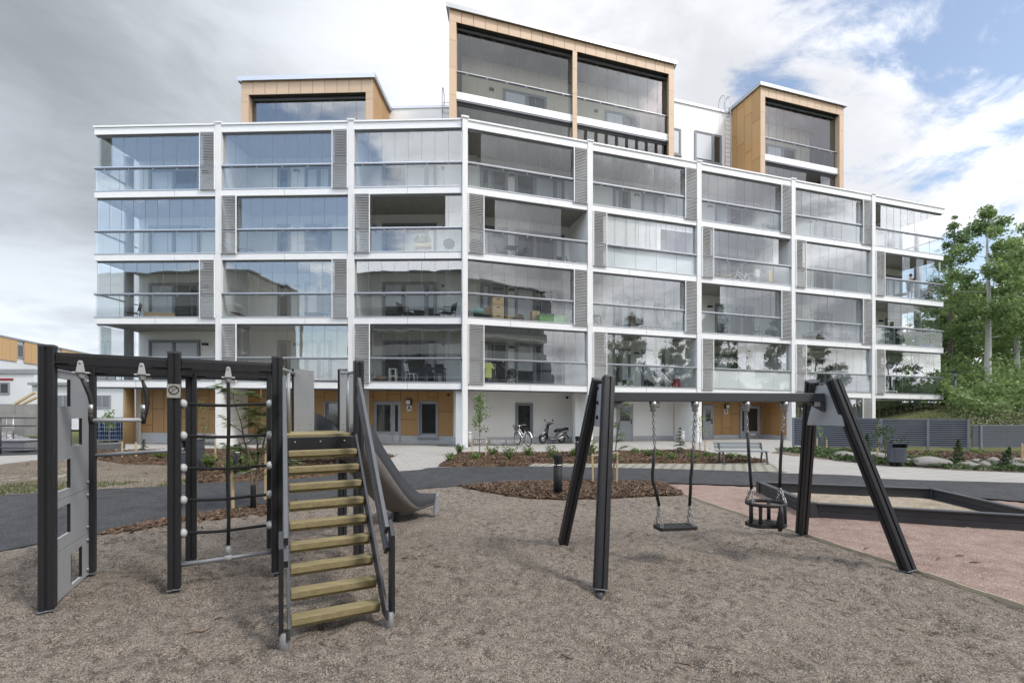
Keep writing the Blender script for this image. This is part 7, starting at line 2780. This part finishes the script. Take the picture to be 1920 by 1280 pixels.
for k, s in (('l', .5), ('r', -.5)):
    J[k + 'sh'] = ((-.17, s * .37, .95), .052)
    J[k + 'el'] = ((-.10, s * .54, .70), .042)
    J[k + 'wr'] = ((.14, s * .40, .64), .030)
    Bn += [('chs', k + 'sh'), (k + 'sh', k + 'el'), (k + 'el', k + 'wr')]
    J[k + 'hp'] = ((.02, s * .19, .49), .088)
    J[k + 'kn'] = ((.46, s * .22, .50), .060)
    J[k + 'an'] = ((.78, s * .20, .10), .038)
    J[k + 'to'] = ((.92, s * .22, .10), (.040, .026))
    Bn += [('pel', k + 'hp'), (k + 'hp', k + 'kn'), (k + 'kn', k + 'an'), (k + 'an', k + 'to')]
    hand(J, Bn, k + 'wr', J[k + 'wr'][0], (1, -s * .6, -.2), .5, k + 'f')
skinned('body', J, Bn, SKIN, T)
D = up_(J, ['wst', 'chs', 'lsh', 'rsh'], .02)
D['pel2'] = ((-.07, 0, .56), (.165, .13))
D['lel'] = ((-.14, .23, .83), .066)
D['rel'] = ((-.14, -.23, .83), .066)
skinned('shirt', D, [('pel2', 'wst'), ('wst', 'chs'), ('chs', 'lsh'), ('chs', 'rsh'), ('lsh', 'lel'), ('rsh', 'rel')], PALET, T)
D = up_(J, ['pel', 'lhp', 'rhp', 'lkn', 'rkn', 'lan', 'ran'], .016)
skinned('trousers', D, [('pel', 'lhp'), ('pel', 'rhp'), ('lhp', 'lkn'), ('rhp', 'rkn'), ('lkn', 'lan'), ('rkn', 'ran')], DENIM, T)
head_hair(T, (-.14, 0, 1.195), (1, 0, -.1), HAIR)
T = place('balcony_table', 'small dark table left of the standing person', 'table', 7, 3, 1688, .9)
table(T, BLACK, .7, .5, .5, .04)
# ------------------------------------------------------------------ trees
TRUNKW = pm('aspen_bark', (0.50, 0.49, 0.45), 0.85, 0, 0.35, 2.5, 0.4, 12, stretch=(1.5, 1.5, 6))
TRUNKD = pm('dark_tree_bark', (0.10, 0.085, 0.07), 0.9, 0, 0.3, 4, 0.5, 15)


def big_tree(name, label, loc, h, cw, c0, seed, leaf, bark, n=9000, ls=.30, group=None, tr=.20, lumps=26, lean=0.0):
    """trunk with limbs; leaves gathered in uneven clumps round the limb ends"""
    rnd = random.Random(seed)
    T = thing(name, label, 'tree', loc, 0, group)
    m = MB(None, bark)
    top = h * .93
    tp = [Vector((lean * h * (k / 9) ** 1.4 + rnd.gauss(0, .02) * h * .12 * (k > 0), rnd.gauss(0, .02) * h * .12 * (k > 0), -.3 + (top + .3) * k / 9)) for k in range(10)]
    m.tube(tp, [tr * (1.12 - .98 * k / 9) for k in range(10)], bark, 9)
    cl = []
    for i in range(lumps):
        f = c0 + (1 - c0) * (i + rnd.random()) / lumps
        k = min(8, int(f * 9))
        p = tp[k].lerp(tp[k + 1], min(1, f * 9 - k))
        g = (f - c0) / (1 - c0)
        wr = cw * (.55 + .45 * math.sin(math.pi * min(1, g * .9 + .16))) * (1 - .62 * g ** 2.2)
        a = i * 2.4 + rnd.uniform(-.5, .5)
        ln = wr * rnd.uniform(.45, 1.05)
        e = p + Vector((math.cos(a) * ln, math.sin(a) * ln, ln * rnd.uniform(.1, .65)))
        m.tube([p, p.lerp(e, .5) + Vector((0, 0, -.05 * ln)), e], [tr * .30 * (1.1 - f), tr * .2 * (1.1 - f), tr * .06], bark, 5)
        cl.append((e, cw * rnd.uniform(.20, .40) * (1 - .45 * g)))
        if rnd.random() < .7:
            cl.append((p.lerp(e, .55) + Vector((0, 0, .1)), cw * rnd.uniform(.16, .30) * (1 - .4 * g)))
    cl.append((tp[9], cw * .16))
    cl.append((tp[9] + Vector((0, 0, h * .04)), cw * .09))
    m.build('trunk', T)
    c = MB(None, leaf)
    W = [q[1] ** 2 for q in cl]
    pick = rnd.choices(range(len(cl)), W, k=n)
    for j in pick:
        e, r = cl[j]
        d = Vector((rnd.gauss(0, 1), rnd.gauss(0, 1), rnd.gauss(0, .75)))
        d = d / max(.2, d.length) * r * rnd.random() ** .45
        if rnd.random() < .10:
            d *= 1.45
        c.leaf(e + d, ls * rnd.uniform(.5, 1.25), rnd, leaf, .15, .62)
    c.build('crown', T, recalc=False)
    return T


WOOD_G = 'trees on the bank beyond the fence'
def bank_tree(u, vtop, Y, cw, c0, seed, leaf, bark, label, n=9000, ls=.3, tr=.2, name='aspen_tree', lumps=26, lean=0.0):
    x = px(u, Y)
    zb = bankz(x, Y) - .1
    return big_tree(name, label, (x, Y, zb), pz(vtop, Y) - zb, cw, c0, seed, leaf, bark, n, ls, WOOD_G, tr, lumps, lean)


bank_tree(1853, 378, 30, 2.7, .36, 1, LEAFT, TRUNKW, 'tall aspen with bare pale trunk in front of the wood', 15000, .20, .20)
bank_tree(1906, 440, 32, 2.6, .30, 2, LEAFT, TRUNKW, 'pale trunked aspen at the right edge of the wood', 11000, .205, .19)
bank_tree(1935, 410, 34, 2.8, .32, 3, LEAFT, TRUNKW, 'second pale trunked aspen cut by the right edge', 9500, .22, .19)
bank_tree(1778, 398, 38, 2.1, .22, 4, LEAFD, TRUNKD, 'dark narrow tree right beside the house corner', 7500, .21, .2, 'birch_tree', 26, .03)
bank_tree(1815, 520, 42, 3.2, .12, 5, LEAFD, TRUNKD, 'dark round tree behind the tall aspen', 9500, .34, .2, 'birch_tree')
bank_tree(1890, 560, 44, 4.4, .10, 6, LEAFD, TRUNKD, 'dark dense tree between the pale trunks', 8500, .36, .2, 'birch_tree')
bank_tree(1770, 560, 40, 3.4, .08, 7, LEAFT, TRUNKD, 'low leafy tree behind the lamp post', 7500, .32, .18, 'birch_tree')
bank_tree(1965, 520, 40, 4.4, .12, 8, LEAFD, TRUNKD, 'dark tree mostly beyond the right edge', 5000, .36, .2, 'birch_tree')
bank_tree(1735, 600, 46, 3.8, .08, 9, LEAFD, TRUNKD, 'dark tree seen through the corner balcony glass', 7000, .36, .2, 'birch_tree')


def thicket(name, rows, seed, leaf, size, hgt, n, label):
    """a mass of undergrowth along a strip: (u0, u1, Y)"""
    rnd = random.Random(seed)
    m = MB(None, leaf)
    for k in range(n):
        u0, u1, Y, hh = rows[k % len(rows)]
        u = rnd.uniform(u0, u1)
        y = Y + rnd.gauss(0, .9)
        x = px(u, Y)
        hm = hh * (.62 + .5 * noise.noise((x * .55, y * .4, seed)) + .25 * noise.noise((x * 1.7, y * 1.2, seed + 5)))
        z = bankz(x, y) + hm * rnd.random() ** .7
        m.leaf((x, y, z), size * rnd.uniform(.5, 1.3), rnd, leaf, .2, .6)
    return tag(m.build(name, recalc=False), label, None, None, 'stuff')


thicket('bush_undergrowth', [(1800, 2040, 26.5, 2.0), (1785, 2030, 28.5, 3.0), (1766, 2010, 31, 3.4), (1700, 1800, 31.8, 2.0), (1730, 2010, 33.5, 4.2), (1690, 2010, 35.5, 4.8)], 21, LEAFT, .24, 3, 24000, None)
thicket('meadow_weeds', [(1775, 2080, 22.8, .8), (1775, 2080, 24.2, 1.0), (1775, 2080, 25.4, 1.15)], 22, leafm('weed_leaf', (0.09, 0.12, 0.04), (0.24, 0.26, 0.12)), .11, 1, 10000, None)
thicket('meadow_flowers', [(1775, 2080, 22.6, .95), (1775, 2080, 24.0, 1.15), (1775, 2080, 25, 1.25)], 23, leafm('white_blossom', (0.45, 0.45, 0.33), (0.72, 0.70, 0.58)), .06, 1, 2200, None)

# ------------------------------------------------------------------ building site and houses at the far left
PANELW = pm('white_facade_panel', (0.62, 0.64, 0.66), 0.7, 0, 0.06, .4)
GREYF = pm('grey_facade_strip', (0.26, 0.27, 0.29), 0.6)
FARW = wood('far_wood_facade', (0.56, 0.36, 0.17), 0.85, 2, 3, .05)
FH = thing('far_apartment_house', 'distant flat roofed house with wood boarded top storey over white walls', 'house', (px(30, 50), 50, 0))
OF = Vector((px(30, 50), 50, 0))
fa_, fb2 = Vector((px(-160, 40), 40, 0)), Vector((px(172, 66), 66, 0))
dF = (fb2 - fa_)
LF = dF.length
dF.normalize()
nF = Vector((dF.y, -dF.x, 0))
TFH = lambda s, d, z: tuple(fa_ - OF + dF * s - nF * d + Z(z))
zt = pz(636, 52)
m = MB(TFH, PANELW).box(0, LF, .2, 12, 0, zt - 2.6).box(.05, LF - .05, .25, 11.8, zt - 2.6, zt - .1)
m.build('wall', FH)
m = MB(TFH, FARW)
x, k = 0.0, 0
while x < LF - 1.2:
    w0 = 1.15
    if k % 6 != 5:
        m.box(x + .02, x + w0 - .02, .1, .19, zt - 2.55, zt - .1)
    x += w0
    k += 1
m.build('wood_cladding', FH)
m = MB(TFH, GREYF)
m.box(-.1, LF + .1, .05, 12, zt - .1, zt + .1)
for q in (4, 11, 19, 26):
    m.box(q, q + 1.5, 3, 4.5, zt + .1, zt + .6)
m.build('roof', FH)
x, k = 0.0, 0
while x < LF - 1.2:
    if k % 6 == 5:
        for z in (zt - 2.0, zt - 5.0, zt - 8.0):
            if z > .8:
                m = MB(TFH)
                winunit(m, TFH, x + .1, x + 1.05, z, z + 1.4, .2, [])
                m.build('window', FH)
    x += 1.15
    k += 1
lad = MB(TFH, STEEL)
for q in (5.0, 5.5):
    lad.box(q, q + .05, -.1, -.05, zt - 3, zt + .7)
for k in range(12):
    lad.box(5.05, 5.5, -.1, -.06, zt - 2.9 + k * .3, zt - 2.87 + k * .3)
lad.build('roof_ladder', FH)

# pale low hall in front of it
y = 44.0
x0, x1 = px(-140, y), px(64, y)
HL = thing('low_white_hall', 'long low pale building with barred window left of the climbing frame', 'building', ((x0 + x1) / 2, y, 0))
hw = (x1 - x0) / 2
MB(None, PANELW).box(-hw, hw, 0, 9, 0, pz(700, y)).build('wall', HL)
MB(None, GREYF).box(-hw - .1, hw + .1, -.15, 9, pz(700, y), pz(692, y)).build('roof', HL)
m = MB(None)
winunit(m, lambda s, d, z: (s, d, z), hw - 4.2, hw - 2.4, pz(738, y), pz(718, y), 0, [hw - 3.3])
m.build('window', HL)
MB(None, REDC).box(hw - 4.6, hw - 2.0, -.05, -.01, pz(713, y), pz(709, y)).build('red_strip', HL)
# tall wall of the neighbouring building behind the trapeze
y = 40.0
x0, x1 = px(60, y), px(243, y)
TW = thing('pale_grey_house', 'pale grey neighbouring building behind the trapeze bar with dark eaves', 'building', ((x0 + x1) / 2, y, 0))
hw = (x1 - x0) / 2
MB(None, PANELW).box(-hw, hw, 0, 8, 0, pz(722, y)).build('wall', TW)
MB(None, GREYF).box(-hw - .1, hw, -.3, 8, pz(722, y), pz(717, y)).build('roof', TW)
for q in (-.5, .3):
    m = MB(None)
    winunit(m, lambda s, d, z: (s, d, z), hw * q, hw * q + 1.3, pz(764, y), pz(742, y), 0, [hw * q + .65])
    m.build('window', TW)
# concrete block retaining wall
CONC = pm('rough_concrete_block', (0.27, 0.26, 0.25), 0.9, 0, 0.25, 1.5, 0.4, 12)
y = 30.0
x0, x1 = px(-120, y), px(66, y)
RW = thing('concrete_block_wall', 'stacked rough concrete block wall at the building site', 'wall', ((x0 + x1) / 2, y, 0))
hw = (x1 - x0) / 2
m = MB(None, CONC)
zt_ = pz(757, y)
for r_ in range(3):
    n = 5
    for i in range(n):
        a = -hw + 2 * hw * (i + (.5 if r_ % 2 else 0)) / n
        m.box(a + .01, min(hw, a + 2 * hw / n) - .01, 0, .8, zt_ * r_ / 3 + .005, zt_ * (r_ + 1) / 3 - .005)
m.build('blocks', RW)
for k, (u0, v0, u1, v1) in enumerate(((28, 757, 66, 735), (42, 757, 70, 744))):
    y2 = 29.0
    a, b = Vector((px(u0, y2), y2, pz(v0, y2))), Vector((px(u1, y2), y2, pz(v1, y2)))
    o = MB(None, STAKE).bar((0, 0, 0), b - a, .14, .12).build('timber_beam', None, loc=tuple(a))
    tag(o, ('longer', 'shorter')[k] + ' pale timber beam propped on the concrete block wall', 'timber beam', 'propped timber beams')
# gravel heap
GRV = ground_mat('site_gravel', [(0.13, 0.13, 0.13), (0.24, 0.24, 0.24), (0.33, 0.33, 0.33)], (.5, 3.0), .9, 1.0, 16.0, .08, .1)
bed('site_gravel', [(px(-150, 27), 27), (px(62, 27), 27), (px(66, 22.5), 22.5), (px(-150, 22.5), 22.5)], GRV, .3, 0, .25, ((.8, 1), (2.2, .6)), .45, 1.6)
# blue container and its mesh fence
y = 26.0
x0, x1 = px(172, y), px(233, y)
BC = thing('blue_container', 'blue corrugated container behind the mesh site fence', 'container', ((x0 + x1) / 2, y, 0))
hw = (x1 - x0) / 2
m = MB(None, pm('container_blue', (0.035, 0.065, 0.16), 0.5, 0.1, 0.2, 2))
n = 16
h = pz(786, y)
for i in range(n):
    a = -hw + 2 * hw * i / n
    m.box(a, a + hw / n * 1.0, 0, 2.2, .1, h).box(a + hw / n, a + 2 * hw / n, .05, 2.2, .1, h - .003)
m.build('body', BC)
MB(None, pm('container_frame', (0.05, 0.08, 0.17), 0.5)).box(-hw - .05, hw + .05, -.04, 2.25, h + .002, h + .1).box(-hw - .05, hw + .05, -.04, 2.25, 0, .098).build('frame', BC)


def meshfence(label, u0, u1, Y, v0):
    x0, x1 = px(u0, Y), px(u1, Y)
    h = pz(v0, Y)
    T = thing('mesh_fence', label, 'fence', ((x0 + x1) / 2, Y, 0), 0, 'site fence panels')
    hw = (x1 - x0) / 2
    m = MB(None, STEEL)
    k = int(2 * hw / .33) + 1
    for i in range(k + 1):
        m.tube([(-hw + 2 * hw * i / k, 0, .12), (-hw + 2 * hw * i / k, 0, h)], .012, STEEL, 5)
    for i in range(6):
        z = .15 + (h - .17) * i / 5
        m.tube([(-hw, 0, z), (hw, 0, z)], .014, STEEL, 5)
    m.build('mesh_panel', T)
    for x in (-hw, hw):
        MB(None, STEEL).tube([(x, .03, 0), (x, .03, h + .05)], .025, STEEL, 8).build('post', T)
    for x in (-hw, hw):
        MB(None, CONC).box(x - .3, x + .3, -.1, .12, 0, .11).build('foot_block', T, .01)


meshfence('steel mesh site fence panel in front of the blue container', 176, 236, 23.5, 783)
meshfence('steel mesh site fence panel at the far left by the gravel', -70, 24, 22.0, 782)
# dark plastic bin by the street
x, y = gp(38, 846)
T = thing('site_bin', 'dark plastic site bin beside the gravel', 'bin', (x, y, 0))
MB(None, GREYF).prism([(-.5, -.3, .05), (.5, -.3, .05), (.56, -.36, .42), (-.56, -.36, .42)], (0, .7, 0)).build('body', T, .03)
MB(None, GREYF).box(-.6, .6, -.4, .42, .43, .50).build('lid', T, .02)
# rails at the far left edge
y = 17.5
T = thing('pipe_railing', 'dark pipe railing along the street at the left edge', 'railing', (px(20, y), y, 0))
for v in (782, 797, 838):
    MB(None, ANTHL).tube([(-3.2, 0, pz(v, y)), (.95, 0, pz(v, y) - .02)], .03, ANTHL, 8).build('rail', T)
MB(None, ANTHL).tube([(-.4, 0, 0), (-.4, 0, pz(782, y))], .035, ANTHL, 8).build('post', T)
twig_tree('young_tree', 'young street tree behind the trapeze bar', (px(205, 19), 19, 0), pz(770, 19), 81, LEAFT, 160, .10, .45, stem=.02, low=.5, clump=8)

# ------------------------------------------------------------------ what the glass mirrors: the houses and trees behind the viewer
OPPW = pm('shaded_render', (0.33, 0.315, 0.29), 0.85, 0, 0.06)


def back_house(label, x0, x1, y, dep, h, wing):
    T = thing('opposite_house', label, 'house', ((x0 + x1) / 2, y, 0), 0, 'houses facing the courtyard')
    hw = (x1 - x0) / 2
    MB(None, OPPW).box(-hw, hw, -dep, 0, 0, h).build('wall', T)
    MB(None, GREYF).box(-hw - .2, hw + .2, -dep - .2, .25, h, h + .25).build('roof', T)
    nf = int((h - 2.5) / 3)
    for k in range(nf):
        z = 3 + 3 * k
        MB(None, WHITE).box(-hw + .4, hw - .4, .0, 1.7, z - .25, z).box(-hw + .4, hw - .4, 1.66, 1.7, z, z + 1.0, GREYC if k % 2 else WHITE).build('balcony', T)
    n = int(hw * 2 / 4.5)
    for k in range(nf + 1):
        for i in range(n):
            x = -hw + 2 * hw * (i + .5) / n
            m = MB(None, WPANE).box(x - .9, x + .9, -.02, .03, 3 * k + .9, 3 * k + 2.3)
            m.box(x - .96, x - .9, -.02, .06, 3 * k + .84, 3 * k + 2.36, FRAME).box(x + .9, x + .96, -.02, .06, 3 * k + .84, 3 * k + 2.36, FRAME)
            m.build('window', T)
    for x in (-hw + .4, 0, hw - .6):
        MB(None, OPPW).box(x, x + .8, .001, .2, 0, h - .3).build('wood_pier', T)


back_house('white balconied house mirrored in the left glazing', -64, -37, -13, 12, 19.5, 0)
back_house('white balconied house mirrored in the middle glazing', -25, 30, -16, 12, 19.5, 0)
bt = [big_tree('birch_tree', 'leafy birch behind the viewer, mirrored dark in the right hand glazing', (x, y, 0), h, 3.8, .14, 70 + k, LEAFD, TRUNKD, 9000, .36, 'birches behind the viewer') for k, (x, y, h) in enumerate(((36, -5, 15.5), (44, 2, 17)))]
for k, (x, y, sc) in enumerate(((42, -12, .95), (47, 9, .8), (52, -4, 1.1), (40, -1, .72), (46, 14, .68), (48, 20, .66), (51, 26, .66))):
    dup(bt[k % 2], (x, y, 0), 1.3 * k, None, None, sc)
# ------------------------------------------------------------------ sky, sun, camera
SUN_EL, SUN_AZ = R(50), R(122)        # azimuth clockwise from +Y: behind the viewer, to the right
wd = bpy.data.worlds.new('World')
SC.world = wd
wd.use_nodes = True
nt = wd.node_tree
nt.nodes.clear()
sky = nt.nodes.new('ShaderNodeTexSky')
sky.sky_type = 'NISHITA'
sky.sun_disc = False
sky.sun_elevation = SUN_EL
sky.sun_rotation = SUN_AZ
sky.altitude = 50
sky.air_density, sky.dust_density, sky.ozone_density = 1.0, 1.5, 1.2
tc = nt.nodes.new('ShaderNodeTexCoord')
sp = ND(nt, 'ShaderNodeSeparateXYZ', Vector=tc.outputs['Generated'])
dx, dy, dz = sp.outputs
zz = MT(nt, 'ADD', MT(nt, 'MAXIMUM', dz, 0.0), 0.22)
pxn, pyn = MT(nt, 'DIVIDE', dx, zz), MT(nt, 'DIVIDE', dy, zz)
cv = ND(nt, 'ShaderNodeCombineXYZ', X=pxn, Y=pyn, Z=0.0)
wx = ND(nt, 'ShaderNodeTexNoise', Vector=cv.outputs[0], Scale=1.3, Detail=3.0)
wv = ND(nt, 'ShaderNodeVectorMath', i0=cv.outputs[0], i1=wx.outputs['Color'], _operation='MULTIPLY_ADD') if False else None
ad = nt.nodes.new('ShaderNodeVectorMath')
ad.operation = 'MULTIPLY_ADD'
nt.links.new(wx.outputs['Color'], ad.inputs[0])
ad.inputs[1].default_value = (0.5, 0.5, 0.0)
nt.links.new(cv.outputs[0], ad.inputs[2])
mpw = nt.nodes.new('ShaderNodeMapping')
mpw.inputs['Location'].default_value = (1.2, 51.0, 0.0)
nt.links.new(ad.outputs[0], mpw.inputs[0])
cover = ND(nt, 'ShaderNodeTexNoise', Vector=mpw.outputs[0], Scale=1.15, Detail=10.0, Roughness=0.64).outputs[0]
shade = ND(nt, 'ShaderNodeTexNoise', Vector=mpw.outputs[0], Scale=1.0, Detail=8.0, Roughness=0.58, Distortion=0.2).outputs[0]
# front = towards the building, back = behind the viewer
SS = lambda x, a, b: ND(nt, 'ShaderNodeMapRange', Value=x, i1=a, i2=b, _interpolation_type='SMOOTHSTEP').outputs[0]
front = SS(dy, -0.15, 0.2)
az = MT(nt, 'DIVIDE', dx, MT(nt, 'ADD', MT(nt, 'ABSOLUTE', dy), 0.35))
# how open the sky is in each direction (lifts or lowers the cloud cover)
open_f = SS(az, 0.08, 0.42)
open_b = MT(nt, 'ADD', MT(nt, 'MULTIPLY', SS(az, -0.05, -0.35), 0.90), MT(nt, 'MULTIPLY', SS(az, 0.5, 0.8), 0.86))
opn = MT(nt, 'ADD', MT(nt, 'MULTIPLY', front, open_f), MT(nt, 'MULTIPLY', MT(nt, 'SUBTRACT', 1.0, front), open_b))
thr = MT(nt, 'MULTIPLY_ADD', opn, MT(nt, 'MULTIPLY_ADD', front, -0.065, 0.355), 0.17)
mask = SS(MT(nt, 'SUBTRACT', cover, thr), -0.025, 0.07)
mask = MT(nt, 'MAXIMUM', mask, SS(dz, 0.16, 0.02))
# cloud brightness: grey to the left in front, white towards the right, thicker parts darker
grey_l = SS(az, 0.05, -0.75)
dark = MT(nt, 'MULTIPLY', SS(shade, 0.40, 0.62), 1.0)
bright = MT(nt, 'SUBTRACT', 1.0, MT(nt, 'MULTIPLY', dark, MT(nt, 'MULTIPLY_ADD', MT(nt, 'MULTIPLY', SS(az, -0.1, 0.15), MT(nt, 'SUBTRACT', 1.0, front)), 0.28, 0.36)))
bright = MT(nt, 'MULTIPLY', bright, MT(nt, 'SUBTRACT', 1.0, MT(nt, 'MULTIPLY', MT(nt, 'MULTIPLY', grey_l, front), MT(nt, 'MULTIPLY', SS(dz, -0.02, 0.42), 0.50))))
grey_b = MT(nt, 'MULTIPLY', MT(nt, 'MULTIPLY_ADD', SS(az, 0.5, 0.85), -1.25, SS(az, -0.1, 0.15)), MT(nt, 'SUBTRACT', 1.0, front))
bright = MT(nt, 'MULTIPLY', bright, MT(nt, 'SUBTRACT', 1.0, MT(nt, 'MULTIPLY', grey_b, MT(nt, 'ADD', MT(nt, 'MULTIPLY_ADD', SS(dz, 0.12, 0.42), 0.14, 0.30), MT(nt, 'MULTIPLY', SS(dz, 0.40, 0.58), 0.06)))))
gain = MT(nt, 'ADD', MT(nt, 'MULTIPLY_ADD', front, 8.8 - 22.5, 22.5), MT(nt, 'MULTIPLY', MT(nt, 'MULTIPLY', SS(az, 0.1, 0.7), front), 1.6))
cl = MT(nt, 'MULTIPLY', bright, gain)
ccol = ND(nt, 'ShaderNodeCombineColor', Red=MT(nt, 'MULTIPLY', cl, MT(nt, 'MULTIPLY_ADD', grey_l, -0.05, 0.965)), Green=MT(nt, 'MULTIPLY', cl, 0.985), Blue=MT(nt, 'MULTIPLY', cl, MT(nt, 'MULTIPLY_ADD', grey_l, 0.05, 1.035))).outputs[0]
sk = MIXC(nt, 1.0, sky.outputs[0], (1.02, 0.93, 0.84, 1), 'MULTIPLY')
gb = MT(nt, 'SUBTRACT', MT(nt, 'MULTIPLY_ADD', front, -2.2, 4.0), MT(nt, 'MULTIPLY', MT(nt, 'MULTIPLY', SS(az, 0.4, 1.1), MT(nt, 'SUBTRACT', 1.0, front)), 3.05))
gcol = ND(nt, 'ShaderNodeCombineColor', Red=gb, Green=gb, Blue=gb).outputs[0]
sk = MIXC(nt, 1.0, sk, gcol, 'MULTIPLY')
col = MIXC(nt, mask, sk, ccol)
bg = ND(nt, 'ShaderNodeBackground', Color=col, Strength=0.1)
ND(nt, 'ShaderNodeOutputWorld', Surface=bg.outputs[0])

sl = bpy.data.lights.new('sun', 'SUN')
sl.energy, sl.angle, sl.color = 2.0, R(11), (1.0, 0.955, 0.89)
so = bpy.data.objects.new('sun', sl)
COL.objects.link(so)
sv = Vector((math.sin(SUN_AZ) * math.cos(SUN_EL), math.cos(SUN_AZ) * math.cos(SUN_EL), math.sin(SUN_EL)))
so.rotation_euler = sv.to_track_quat('Z', 'Y').to_euler()

cam = bpy.data.cameras.new('camera')
cam.lens, cam.sensor_width, cam.shift_y, cam.clip_end, cam.clip_start = 16.0, 36.0, 130 / 1920, 3000, 0.05
co = bpy.data.objects.new('camera', cam)
COL.objects.link(co)
co.location, co.rotation_euler = (0, 0, CH), (R(90), 0, 0)
SC.camera = co
vs_ = SC.view_settings
vs_.view_transform, vs_.look, vs_.exposure, vs_.gamma = 'Standard', 'None', 0.48, 1.0
vs_.use_curve_mapping = False
SC.render.engine = 'CYCLES'
SC.cycles.use_denoising = True
SC.cycles.max_bounces, SC.cycles.transparent_max_bounces, SC.cycles.glossy_bounces, SC.cycles.diffuse_bounces = 10, 24, 4, 6
SC.cycles.caustics_reflective = SC.cycles.caustics_refractive = False
SC.cycles.sample_clamp_indirect = 6.0
